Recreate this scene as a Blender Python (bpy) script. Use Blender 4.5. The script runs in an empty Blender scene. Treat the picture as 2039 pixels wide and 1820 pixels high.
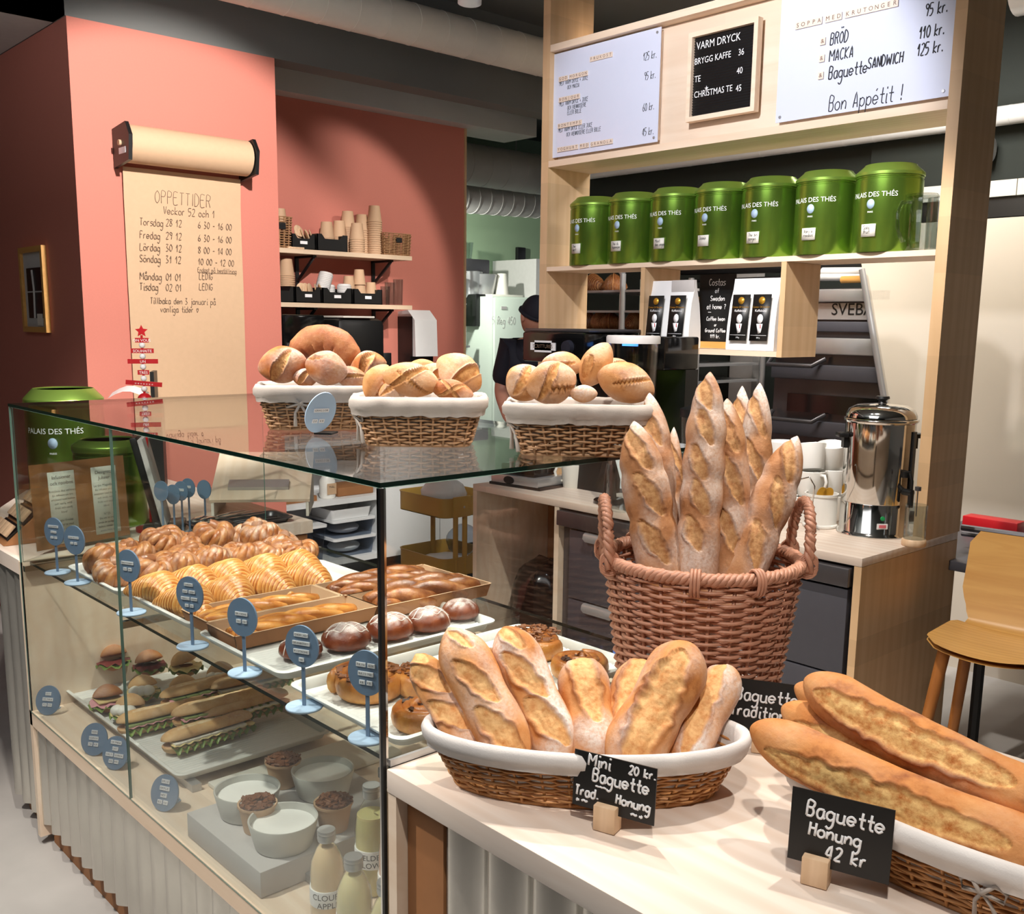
import bpy, bmesh, math, random
from math import sin, cos, pi, radians, sqrt, atan2, hypot
from mathutils import Vector, Matrix, noise
SC = bpy.context.scene
COL = SC.collection
rnd = random.Random(7)
# ---------------------------------------------------------------- camera
F_PX, CX, CY = 2013.866, 1027.286, 993.044
PITCH, ROLL, YAW = .171903, -.012669, .827837
CAM = Vector((-.8957, -1.2849, 1.62))
fwd = Vector((cos(YAW) * cos(PITCH), sin(YAW) * cos(PITCH), -sin(PITCH)))
right0 = Vector((sin(YAW), -cos(YAW), 0)); down0 = fwd.cross(right0)
RIGHT = right0 * cos(ROLL) + down0 * sin(ROLL)
DOWN = -right0 * sin(ROLL) + down0 * cos(ROLL)
cd = bpy.data.cameras.new('camera'); cam = bpy.data.objects.new('camera', cd); COL.objects.link(cam)
mw = Matrix((RIGHT, -DOWN, -fwd)).transposed().to_4x4(); mw.translation = CAM
cam.matrix_world = mw
cd.sensor_width = 36; cd.lens = F_PX / 2039 * 36
cd.shift_x = -(CX - 1019.5) / 2039; cd.shift_y = (CY - 910) / 2039
cd.clip_start = .05
SC.camera = cam
# ---------------------------------------------------------------- light
SC.view_settings.view_transform = 'Standard'; SC.view_settings.look = 'None'
SC.view_settings.gamma = 1; SC.view_settings.use_curve_mapping = False
SC.view_settings.exposure = 0.0
SC.cycles.transparent_max_bounces = 24
w = bpy.data.worlds.new('world'); SC.world = w; w.use_nodes = True
w.node_tree.nodes['Background'].inputs[0].default_value = (.9, .95, 1, 1)
w.node_tree.nodes['Background'].inputs[1].default_value = .3
def spot(name, loc, tgt, power, size=70, blend=.35, col=(1, .87, .72), rad=.035):
    l = bpy.data.lights.new(name, 'SPOT'); l.energy = power; l.spot_size = radians(size); l.spot_blend = blend
    l.color = col; l.shadow_soft_size = rad
    o = bpy.data.objects.new(name, l); COL.objects.link(o); o.location = loc
    o.rotation_euler = (Vector(tgt) - Vector(loc)).to_track_quat('-Z', 'Y').to_euler(); return o
def area(name, loc, tgt, power, sx, sy, col=(1, .95, .88)):
    l = bpy.data.lights.new(name, 'AREA'); l.energy = power; l.shape = 'RECTANGLE'; l.size = sx; l.size_y = sy; l.color = col
    o = bpy.data.objects.new(name, l); COL.objects.link(o); o.location = loc
    o.rotation_euler = (Vector(tgt) - Vector(loc)).to_track_quat('-Z', 'Y').to_euler(); return o
WARM = (1, .93, .84)
spot('spot_counter', (-.55, -1.15, 2.95), (.25, -.45, .9), 110, 62, .5, WARM)
spot('spot_counter_back', (1.05, -.55, 2.98), (.3, -.4, .9), 116, 62, .5, WARM)
spot('spot_case', (.95, 1.0, 2.98), (.3, .85, 1.0), 230, 66, .5, WARM)
spot('spot_case_front', (-1.0, 1.05, 2.95), (.35, 1.0, .5), 240, 60, .4, WARM)
spot('spot_case_end', (-.35, .4, 2.95), (.28, 2.0, 1.0), 150, 50, .5, WARM)
spot('spot_baskets', (.62, .30, 2.98), (.42, .35, 1.4), 105, 62, .5, WARM)
spot('spot_column', (.75, .8, 2.98), (1.12, 3.2, 1.72), 460, 54, .3, (1, .93, .88))
spot('spot_board', (.9, .75, 2.98), (2.42, 1.25, 2.2), 135, 70, .4, (.97, .96, 1))
spot('spot_urn', (1.1, .25, 2.98), (2.25, .6, 1.0), 190, 62, .4, WARM)
spot('spot_cups', (2.75, 1.9, 2.9), (2.35, 3.9, 1.8), 105, 50, .3, WARM)
spot('spot_kitchen', (3.62, 4.9, 2.40), (4.9, 5.9, 1.7), 130, 110, .6, (.96, 1, .9))
spot('spot_kitchen_far', (4.0, 3.9, 2.5), (4.7, 5.2, 1.2), 60, 90, .6, (.96, 1, .92))
area('light_oven', (3.15, .95, 2.9), (3.6, .95, 0), 40, .4, .9, (1, .95, .87))
area('room_fill', (-1.1, .3, 2.95), (.6, .5, .8), 20, 2.0, 1.6, (.98, .98, 1))  # unseen area light added as soft ambient fill
area('ceiling_fill', (-1.7, .9, 2.1), (-1.7, .9, 4), 75, 1.2, 2.4, (.96, .98, 1))  # upward area light added to brighten ceiling and duct, no real lamp
spot('spot_rack', (3.05, 1.45, 2.9), (3.4, 1.75, 1.6), 60, 80, .5, WARM)  # unseen spot added to brighten the tray rack
# ---------------------------------------------------------------- pixel of the photograph -> point of the room
def ray(px, py): return RIGHT * ((px - CX) / F_PX) + DOWN * ((py - CY) / F_PX) + fwd
def at(px, py, x=None, y=None, z=None, d=None):
    r = ray(px, py)
    if d is not None: return CAM + r * d
    k = (x - CAM.x) / r.x if x is not None else (y - CAM.y) / r.y if y is not None else (z - CAM.z) / r.z
    return CAM + r * k
def dep(p): return (Vector(p) - CAM).dot(fwd)
# ---------------------------------------------------------------- materials
def srgb(r, g, b):
    f = lambda c: (c / 255 / 12.92) if c <= 10 else ((c / 255 + .055) / 1.055) ** 2.4
    return (f(r), f(g), f(b), 1)
MATS = {}
def NT(name):
    m = bpy.data.materials.new(name); m.use_nodes = True; nt = m.node_tree
    return m, nt, nt.nodes['Principled BSDF']
def N(nt, t, **kw):
    n = nt.nodes.new(t)
    for k, v in kw.items():
        if k.startswith('i_'):
            n.inputs[int(k[2:]) if k[2:].isdigit() else k[2:].replace('_', ' ')].default_value = v
        else: setattr(n, k, v)
    return n
def L(nt, a, b): nt.links.new(a, b)
def mix(nt, fac, a, b):
    n = N(nt, 'ShaderNodeMix', data_type='RGBA')
    for s, v in ((n.inputs[0], fac), (n.inputs[6], a), (n.inputs[7], b)):
        if hasattr(v, 'links'): L(nt, v, s)
        else: s.default_value = v
    return n.outputs[2]
def ramp(nt, src, stops):
    n = N(nt, 'ShaderNodeValToRGB'); e = n.color_ramp.elements
    while len(e) < len(stops): e.new(.5)
    for i, (p, c) in enumerate(stops):
        e[i].position = p; e[i].color = c if not isinstance(c, (int, float)) else (c, c, c, 1)
    L(nt, src, n.inputs[0]); return n.outputs[0]
def coords(nt, scale=(1, 1, 1), obj=True):
    t = N(nt, 'ShaderNodeTexCoord'); mp = N(nt, 'ShaderNodeMapping'); mp.inputs['Scale'].default_value = scale
    L(nt, t.outputs['Object' if obj else 'Generated'], mp.inputs[0]); return mp.outputs[0]
def noi(nt, vec, scale, detail=3, rough=.5, dist=0):
    n = N(nt, 'ShaderNodeTexNoise', i_Scale=scale, i_Detail=detail, i_Roughness=rough, i_Distortion=dist); L(nt, vec, n.inputs['Vector']); return n.outputs[0]
def bump(nt, bs, h, s=.2, d=.002):
    b = N(nt, 'ShaderNodeBump', i_Strength=s, i_Distance=d); L(nt, h, b.inputs['Height']); L(nt, b.outputs[0], bs.inputs['Normal'])
def plain(name, c, rough=.5, metal=0, var=.06, sc=30, bmp=0, **kw):
    m, nt, bs = NT(name); v = coords(nt); n = noi(nt, v, sc)
    d = tuple(x * (1 - var * 2) for x in c[:3]) + (1,)
    L(nt, mix(nt, n, d, c), bs.inputs['Base Color']); bs.inputs['Roughness'].default_value = rough; bs.inputs['Metallic'].default_value = metal
    for k, x in kw.items(): bs.inputs[k.replace('_', ' ')].default_value = x
    if bmp: bump(nt, bs, n, bmp)
    MATS[name] = m; return m
def wood(name, c1, c2, axis='Y', sc=1., rough=.45, plank=0., c3=None):
    m, nt, bs = NT(name)
    s = {'X': (.7, 9, 9), 'Y': (9, .7, 9), 'Z': (9, 9, .7)}[axis]
    v = coords(nt, tuple(a * sc for a in s)); n = noi(nt, v, 2.2, 4, .55, .9)
    wv = N(nt, 'ShaderNodeTexWave', wave_type='BANDS', bands_direction={'X': 'Y', 'Y': 'X', 'Z': 'X'}[axis], i_Scale=.8, i_Distortion=9., i_Detail=2., i_Detail_Scale=.7)
    L(nt, v, wv.inputs['Vector']); fine = noi(nt, coords(nt, tuple(a * sc * 6 for a in s)), 3, 2)
    c = mix(nt, ramp(nt, wv.outputs[1], [(.3, 0), (1., .55)]), c1, c2); c = mix(nt, ramp(nt, n, [(.42, 0), (.75, .8)]), c, c3 or c2)
    if plank:
        b = N(nt, 'ShaderNodeTexBrick', i_Scale=1., i_Mortar_Size=0., i_Bias=0.)
        b.inputs['Color1'].default_value = (.78, .78, .78, 1); b.inputs['Color2'].default_value = (1, 1, 1, 1)
        b.inputs['Brick Width'].default_value = .62; b.inputs['Row Height'].default_value = plank; b.offset = .37
        t = N(nt, 'ShaderNodeTexCoord'); mp = N(nt, 'ShaderNodeMapping')
        mp.inputs['Rotation'].default_value = {'X': (0, 0, 0), 'Y': (0, 0, pi / 2), 'Z': (0, pi / 2, 0)}[axis]
        if axis == 'Z': mp.inputs['Rotation'].default_value = (pi / 2, pi / 2, 0)
        L(nt, t.outputs['Object'], mp.inputs[0]); L(nt, mp.outputs[0], b.inputs['Vector'])
        mm = N(nt, 'ShaderNodeMix', data_type='RGBA', blend_type='MULTIPLY'); mm.inputs[0].default_value = .6
        L(nt, c, mm.inputs[6]); L(nt, b.outputs[0], mm.inputs[7]); c = mm.outputs[2]
    L(nt, c, bs.inputs['Base Color']); bs.inputs['Roughness'].default_value = rough
    bump(nt, bs, fine, .08, .001); MATS[name] = m; return m
def thin_glass(name, tint, ior=1.5, rough=0.):
    m = bpy.data.materials.new(name); m.use_nodes = True; nt = m.node_tree; nt.nodes.clear()
    o = N(nt, 'ShaderNodeOutputMaterial'); tr = N(nt, 'ShaderNodeBsdfTransparent'); gl = N(nt, 'ShaderNodeBsdfGlossy'); fr = N(nt, 'ShaderNodeFresnel', i_IOR=ior)
    ge = N(nt, 'ShaderNodeNewGeometry'); mi_ = N(nt, 'ShaderNodeMapRange'); mi_.inputs['To Min'].default_value = ior; mi_.inputs['To Max'].default_value = 1 / ior
    L(nt, ge.outputs['Backfacing'], mi_.inputs['Value']); L(nt, mi_.outputs[0], fr.inputs['IOR'])
    tr.inputs[0].default_value = tint; gl.inputs['Roughness'].default_value = rough; mx = N(nt, 'ShaderNodeMixShader')
    L(nt, fr.outputs[0], mx.inputs[0]); L(nt, tr.outputs[0], mx.inputs[1]); L(nt, gl.outputs[0], mx.inputs[2]); L(nt, mx.outputs[0], o.inputs[0])
    MATS[name] = m; return m
def bread_mat(name, dark, mid, light, crumb, flour=(.78, .72, .67, 1), rough=.62, spec=.25, sc=1., spots=.5, ear=None):
    """crust colour by noise; attribute 'mask' = opened slash, 'flour' = floured, 'bake' = darker baked"""
    m, nt, bs = NT(name); v = coords(nt)
    n1 = noi(nt, v, 22 * sc, 4, .6); n2 = noi(nt, v, 160 * sc, 3, .6); n3 = noi(nt, v, 60 * sc, 5, .7)
    a = {}
    for k in ('mask', 'flour', 'bake'):
        t = N(nt, 'ShaderNodeAttribute', attribute_name=k); a[k] = t.outputs['Fac']
    c = ramp(nt, n1, [(.22, dark), (.45, mid), (.8, light)])
    c = mix(nt, a['bake'], c, dark)
    mu = N(nt, 'ShaderNodeMath', operation='MULTIPLY'); L(nt, ramp(nt, n2, [(.62, 0), (.74, 1)]), mu.inputs[0]); mu.inputs[1].default_value = spots
    c = mix(nt, mu.outputs[0], c, light)
    cr = mix(nt, ramp(nt, n3, [(.3, 0), (.62, 1)]), ear or mid, crumb)
    c = mix(nt, a['mask'], c, cr)
    fm = N(nt, 'ShaderNodeMath', operation='MULTIPLY'); L(nt, a['flour'], fm.inputs[0]); L(nt, ramp(nt, n2, [(.25, .35), (.6, 1)]), fm.inputs[1])
    c = mix(nt, fm.outputs[0], c, flour)
    L(nt, c, bs.inputs['Base Color']); bs.inputs['Roughness'].default_value = rough; bs.inputs['Specular IOR Level'].default_value = spec
    ad = N(nt, 'ShaderNodeMath', operation='ADD'); L(nt, n2, ad.inputs[0]); L(nt, n3, ad.inputs[1]); bump(nt, bs, ad.outputs[0], .35, .0022)
    MATS[name] = m; return m
# ---------------------------------------------------------------- mesh helpers
IDM = Matrix.Identity(4)
def frame(o, ux, uy, uz=None):
    ux = Vector(ux); uy = Vector(uy); uz = Vector(uz) if uz is not None else ux.cross(uy)
    m = Matrix((ux, uy, uz)).transposed().to_4x4(); m.translation = Vector(o); return m
class MB:
    def __init__(s): s.v = []; s.f = []; s.m = []; s.a = {}
    def add(s, vs, fs, mi=0, M=None, **at):
        b = len(s.v); n = len(vs)
        s.v += [tuple(M @ Vector(p)) for p in vs] if M is not None else [tuple(p) for p in vs]
        s.f += [tuple(i + b for i in f) for f in fs]; s.m += [mi] * len(fs)
        for k in set(s.a) | set(at):
            s.a.setdefault(k, [0.] * b); x = at.get(k, 0.)
            s.a[k] += list(x) if hasattr(x, '__len__') else [x] * n
        return s
    def box(s, x0, x1, y0, y1, z0, z1, mi=0, M=None, bev=0.):
        x0, x1 = sorted((x0, x1)); y0, y1 = sorted((y0, y1)); z0, z1 = sorted((z0, z1))
        if bev > 0:
            bm = bmesh.new(); bmesh.ops.create_cube(bm, size=1)
            for v in bm.verts: v.co = Vector(((x0 + x1) / 2 + v.co.x * (x1 - x0), (y0 + y1) / 2 + v.co.y * (y1 - y0), (z0 + z1) / 2 + v.co.z * (z1 - z0)))
            bmesh.ops.bevel(bm, geom=bm.edges[:], offset=min(bev, .45 * min(x1 - x0, y1 - y0, z1 - z0)), segments=2, affect='EDGES', profile=.5)
            bm.verts.index_update(); vs = [v.co.copy() for v in bm.verts]; fs = [[v.index for v in f.verts] for f in bm.faces]; bm.free()
            return s.add(vs, fs, mi, M)
        vs = [(x, y, z) for z in (z0, z1) for y in (y0, y1) for x in (x0, x1)]
        return s.add(vs, [(0, 2, 3, 1), (4, 5, 7, 6), (0, 1, 5, 4), (2, 6, 7, 3), (0, 4, 6, 2), (1, 3, 7, 5)], mi, M)
    def lathe(s, prof, seg=24, mi=0, M=None, mis=None):
        n = len(prof); vs = [(r * cos(2 * pi * k / seg), r * sin(2 * pi * k / seg), z) for r, z in prof for k in range(seg)]
        for i in range(n - 1):
            fs = [(i * seg + k, i * seg + (k + 1) % seg, (i + 1) * seg + (k + 1) % seg, (i + 1) * seg + k) for k in range(seg)]
            if i == 0: s.add(vs, fs, mis[0] if mis else mi, M); base = len(s.v) - len(vs)
            else: s.f += [tuple(q + base for q in f) for f in fs]; s.m += [mis[i] if mis else mi] * len(fs)
        for i in (0, n - 1):
            if prof[i][0] > 1e-6:
                f = [base + i * seg + k for k in range(seg)]; s.f.append(tuple(f[::-1] if i == 0 else f)); s.m.append((mis[min(i, n - 2)] if mis else mi))
        return s
    def grid(s, P, nu, nv, cu=False, cv=False, mi=0, M=None, **at):
        """P[i][j] i<nu j<nv"""
        vs = [p for row in P for p in row]; fs = []
        for i in range(nu if cu else nu - 1):
            for j in range(nv if cv else nv - 1):
                i2 = (i + 1) % nu; j2 = (j + 1) % nv
                fs.append((i * nv + j, i2 * nv + j, i2 * nv + j2, i * nv + j2))
        return s.add(vs, fs, mi, M, **at)
    def tube(s, pts, r, n=6, closed=False, mi=0, M=None, cap=True, flat=1., up=None, **at):
        pts = [Vector(p) for p in pts]; m = len(pts)
        rr = r if hasattr(r, '__len__') else [r] * m
        T = []
        for i in range(m):
            a = pts[(i - 1) % m] if (closed or i > 0) else pts[i]; b = pts[(i + 1) % m] if (closed or i < m - 1) else pts[i]
            t = b - a; T.append(t.normalized() if t.length > 1e-9 else Vector((0, 0, 1)))
        u = Vector(up) if up is not None else (Vector((0, 0, 1)) if abs(T[0].z) < .9 else Vector((1, 0, 0)))
        vs = []
        for i in range(m):
            if up is not None: u = Vector(up)
            u = (u - T[i] * u.dot(T[i])); u = u.normalized() if u.length > 1e-6 else T[i].orthogonal().normalized()
            w_ = T[i].cross(u)
            for k in range(n):
                a = 2 * pi * k / n; vs.append(pts[i] + (w_ * cos(a) + u * sin(a) * flat) * rr[i])
        fs = []
        for i in range(m if closed else m - 1):
            for k in range(n): fs.append((i * n + k, i * n + (k + 1) % n, ((i + 1) % m) * n + (k + 1) % n, ((i + 1) % m) * n + k))
        if cap and not closed: fs += [tuple(range(n))[::-1], tuple((m - 1) * n + k for k in range(n))]
        return s.add(vs, fs, mi, M, **at)
    def prism(s, poly, z0, z1, mi=0, M=None, top=None):
        n = len(poly); vs = [(x, y, z0) for x, y in poly] + [(x, y, z1) for x, y in poly]
        s.add(vs, [tuple(range(n))[::-1]] + [(k, (k + 1) % n, n + (k + 1) % n, n + k) for k in range(n)], mi, M)
        b = len(s.v) - 2 * n; s.f.append(tuple(b + n + k for k in range(n))); s.m.append(mi if top is None else top); return s
    def ball(s, c, r, nu=12, nv=8, mi=0, M=None, **at):
        c = Vector(c); r = Vector(r) if hasattr(r, '__len__') else Vector((r, r, r))
        P = [[(c.x + r.x * sin(pi * i / nv) * cos(2 * pi * j / nu), c.y + r.y * sin(pi * i / nv) * sin(2 * pi * j / nu), c.z - r.z * cos(pi * i / nv)) for j in range(nu)] for i in range(nv + 1)]
        return s.grid(P, nv + 1, nu, cv=True, mi=mi, M=M, **at)
    def text(s, st, size, M, mi=0, align='CENTER', th=.0004, bend=None):
        vs, fs = text_mesh(st, align); out = []
        for x, y in vs:
            out.append((x * size, y * size))
        if bend:   # wrap round a cylinder of radius bend about local y; text centred at x=0 on +z side
            vv = [(bend * sin(x / bend), y, bend * cos(x / bend)) for x, y in out]
        else: vv = [(x, y, th) for x, y in out]
        return s.add(vv, fs, mi, M)
    def build(s, name, mats, parent=None, loc=None, ang=40, rot=None):
        me = bpy.data.meshes.new(name); me.from_pydata(s.v, [], s.f)
        for m in (mats if isinstance(mats, (list, tuple)) else [mats]): me.materials.append(MATS[m] if isinstance(m, str) else m)
        if any(s.m): me.polygons.foreach_set('material_index', s.m)
        me.polygons.foreach_set('use_smooth', [True] * len(me.polygons))
        for k, x in s.a.items():
            t = me.attributes.new(k, 'FLOAT', 'POINT'); t.data.foreach_set('value', x)
        me.update()
        if ang < 180: me.set_sharp_from_angle(angle=radians(ang))
        o = bpy.data.objects.new(name, me); COL.objects.link(o)
        if parent: o.parent = parent
        if loc is not None: o.location = loc
        if rot is not None: o.rotation_euler = rot
        return o
_TC = {}
def text_mesh(st, align='CENTER'):
    k = (st, align)
    if k not in _TC:
        c = bpy.data.curves.new('t', 'FONT'); c.body = st; c.align_x = align; c.align_y = 'CENTER'; c.resolution_u = 3
        o = bpy.data.objects.new('t', c); me = o.to_mesh()
        _TC[k] = ([(v.co.x, v.co.y) for v in me.vertices], [tuple(p.vertices) for p in me.polygons])
        o.to_mesh_clear(); bpy.data.objects.remove(o); bpy.data.curves.remove(c)
    return _TC[k]
# single-stroke handwriting: each glyph = width + strokes of (x, height letter); e = baseline, i = x-height, l = capital
GL = dict(a='54i1i0g1e3e4g|4i4f5e', b='50l0e|0h2i4h4f2e0f', c='54h2i0g1e4f', d='54l4e|4g3i1i0g1e3e4f', e='50g4g4h2i0h0f2e4f', f='44k3l2k2e|0i4i',
 g='54h2i0h0f2e4f|4i4c2a0b', h='50l0e|0g2i4h4e', i='21i1e2e|1k1l', j='32i2b1a0b|2k2l', k='50l0e|4i0g4e', l='31l1f2e', m='70i0e|0g1i3h3e|3g5i6h6e', n='50i0e|0g2i4h4e',
 o='52i0h0f2e4f4h2i', p='50i0a|0h2i4h4f2e0f', r='40i0e|0g1i3i', s='44i1i0h3g4f2e0e', t='42l2f3e4e|0i4i', u='50i0f1e3e4f|4i4e5e', v='50i2e4i', w='70i1e3i5e6i', x='50i4e|4i0e',
 y='50i2e|4i1a0a', A='50e2l4e|1g3g', B='50e0l3l4k3i0i|3i4g3e0e', C='54k2l0j0g2e4f', D='50e0l2l4j4g2e0e', E='54l0l0e4e|0i3i', F='54l0l0e|0i3i', G='54k2l0j0g2e4f4h2h',
 H='50l0e|4l4e|0i4i', I='21l1e', J='50l4l|3l3f1e0f', K='50l0e|4l0h4e', L='50l0e4e', M='70e0l3h6l6e', N='50e0l4e4l', O='52l0j0g2e4g4j2l', P='50e0l3l4k3i0i',
 R='50e0l3l4k3i0i|2i4e', S='54k2l0k1i3h4f2e0f', T='50l4l|2l2e', U='50l0f2e4f4l', V='50l2e4l', W='70l1e3j5e6l', Y='50l2i4l|2i2e')
GL.update({'0': '52l0j0g2e4g4j2l', '1': '40i2l2e', '2': '50k2l4k3h0e4e', '3': '50l3l1i4g2e0e', '4': '53e3l0g4g', '5': '54l0l0i3i4g2e0e', '6': '53l0h0f2e4f3h0h', '8': '52l0k4g2e0g4k2l',
 '9': '54j2i0k2l4k4j3e', '.': '21e1f', '!': '21l1g|1e1f', '?': '50k2l4k2h2g|2e2f', '-': '40h3h', ':': '21f1g|1i1j', '+': '50h4h|2f2j', '<': '64g0g2h|0g2f', '>': '62g6g4h|6g4f', '*': '52e0h1j2i3j4h2e',
 '~': '80g3h6g8h', ' ': '4'})
def dots(g, extra): return GL[g] + '|' + extra
GL['ö'] = dots('o', '1k1l|3k3l'); GL['Ö'] = dots('O', '1n1o|3n3o'); GL['ä'] = dots('a', '1k1l|3k3l'); GL['å'] = dots('a', '2k3l2m1l2k'); GL['é'] = dots('e', '2k3l')
def hand(st, size, pen, M, mb=None, mi=0, align='L', slant=.12, under=False, sm=3, wx=.58):
    mb = mb or MB(); u = size / 7.; x = 0; strokes = []
    for ch in st:
        g = GL[ch]; wd = int(g[0])
        if len(g) > 1:
            for sk in g[1:].split('|'):
                pts = [(x + int(sk[i]), ord(sk[i + 1]) - 101) for i in range(0, len(sk), 2)]
                strokes.append(pts)
        x += wd + 1.1
    tot = x - 1.1
    if under: strokes.append([(0, -1.2), (tot * .5, -1.5), (tot, -1.1)])
    off = {'L': 0, 'C': -tot / 2, 'R': -tot}[align]
    for pts in strokes:
        q = []
        for i in range(len(pts) - 1):
            p0 = pts[max(i - 1, 0)]; p1 = pts[i]; p2 = pts[i + 1]; p3 = pts[min(i + 2, len(pts) - 1)]
            for k in range(sm):
                t = k / sm
                q.append(tuple(.5 * (2 * p1[c] + (p2[c] - p0[c]) * t + (2 * p0[c] - 5 * p1[c] + 4 * p2[c] - p3[c]) * t * t + (3 * p1[c] - p0[c] - 3 * p2[c] + p3[c]) * t ** 3) for c in (0, 1)))
        q.append(pts[-1])
        mb.tube([((a + off + b * slant) * u * wx, b * u, pen * .25) for a, b in q], pen, 5, M=M, mi=mi, flat=.35, up=(0, 0, 1))
    return mb
def empty(name, loc=(0, 0, 0), rz=0):
    o = bpy.data.objects.new(name, None); o.empty_display_size = .05; COL.objects.link(o); o.location = loc; o.rotation_euler = (0, 0, rz); return o
def tag(o, label, cat, group=None, kind=None):
    if label: o['label'] = label
    if cat: o['category'] = cat
    if group: o['group'] = group
    if kind: o['kind'] = kind
    return o
def thing(name, label, cat, loc=(0, 0, 0), rz=0, group=None): return tag(empty(name, loc, rz), label, cat, group)
def struct(name, mb, m, ang=40):
    o = mb.build(name, m, ang=ang); o['kind'] = 'structure'; return o
def dup(root, loc=None, rz=None, label=None, group=None, rot=None):
    r = root.copy(); COL.objects.link(r)
    if loc is not None: r.location = loc
    if rz is not None: r.rotation_euler = (0, 0, rz)
    if rot is not None: r.rotation_euler = rot
    if label: r['label'] = label
    if group: r['group'] = group
    for ch in list(root.children):
        c = ch.copy(); COL.objects.link(c); c.parent = r
        for g in list(ch.children):
            e = g.copy(); COL.objects.link(e); e.parent = c
    return r
def sstep(a, b, x):
    t = max(0, min(1, (x - a) / (b - a))); return t * t * (3 - 2 * t)
def circ(r, n, z=0, cx=0, cy=0): return [(cx + r * cos(2 * pi * k / n), cy + r * sin(2 * pi * k / n), z) for k in range(n)]
def rrect(hx, hy, r, n=6):
    """rounded rectangle outline, half sizes"""
    o = []
    for cx, cy, a0 in ((hx - r, hy - r, 0), (-hx + r, hy - r, pi / 2), (-hx + r, -hy + r, pi), (hx - r, -hy + r, 1.5 * pi)):
        for k in range(n + 1): a = a0 + pi / 2 * k / n; o.append((cx + r * cos(a), cy + r * sin(a)))
    return o
def resample(poly, n):
    P = poly + [poly[0]]; ds = [0]
    for a, b in zip(P, P[1:]): ds.append(ds[-1] + hypot(b[0] - a[0], b[1] - a[1]))
    out = []; j = 0
    for k in range(n):
        t = ds[-1] * k / n
        while ds[j + 1] < t: j += 1
        f = (t - ds[j]) / max(1e-9, ds[j + 1] - ds[j]); out.append((P[j][0] + (P[j + 1][0] - P[j][0]) * f, P[j][1] + (P[j + 1][1] - P[j][1]) * f))
    return out
# ---------------------------------------------------------------- bread and pastry shapes
bread_mat('crust_rustic', srgb(114, 66, 36), srgb(180, 126, 84), srgb(202, 154, 112), srgb(204, 158, 108), ear=srgb(150, 94, 52))
bread_mat('crust_gold', srgb(140, 74, 32), srgb(204, 138, 80), srgb(222, 166, 110), srgb(228, 182, 124), ear=srgb(196, 128, 70))
bread_mat('crust_honey', srgb(140, 70, 28), srgb(214, 142, 78), srgb(230, 172, 112), srgb(240, 198, 130), ear=srgb(186, 104, 42), spots=.2)
bread_mat('crust_roll', srgb(142, 78, 36), srgb(206, 146, 90), srgb(222, 172, 120), srgb(216, 164, 104), ear=srgb(168, 100, 48), sc=1.2)
bread_mat('crust_brown', srgb(104, 48, 20), srgb(170, 100, 52), srgb(206, 146, 90), srgb(216, 168, 112), ear=srgb(140, 76, 34), sc=1.)
bread_mat('croissant_crust', srgb(160, 82, 26), srgb(228, 156, 76), srgb(244, 192, 116), srgb(250, 216, 150), rough=.28, spec=.5, sc=1.5, spots=.2)
bread_mat('knot_glaze', srgb(96, 46, 20), srgb(160, 96, 52), srgb(206, 148, 94), srgb(226, 178, 120), rough=.22, spec=.55, sc=2, spots=.25, flour=srgb(240, 236, 228))
bread_mat('choco_glaze', srgb(72, 28, 16), srgb(120, 54, 28), srgb(158, 84, 46), srgb(190, 120, 70), rough=.2, spec=.55, sc=2, spots=.1, flour=srgb(226, 218, 214))
bread_mat('swirl_dough', srgb(140, 72, 22), srgb(206, 138, 62), srgb(232, 180, 104), srgb(120, 56, 22), rough=.3, spec=.5, sc=1.6, spots=.15, ear=srgb(96, 44, 20))
bread_mat('sandwich_crust', srgb(170, 112, 60), srgb(214, 168, 112), srgb(232, 198, 150), srgb(240, 220, 184), sc=1.2)
def nz(x, y, z, s=1.): return noise.noise(Vector((x * s, y * s, z * s)))
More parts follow.
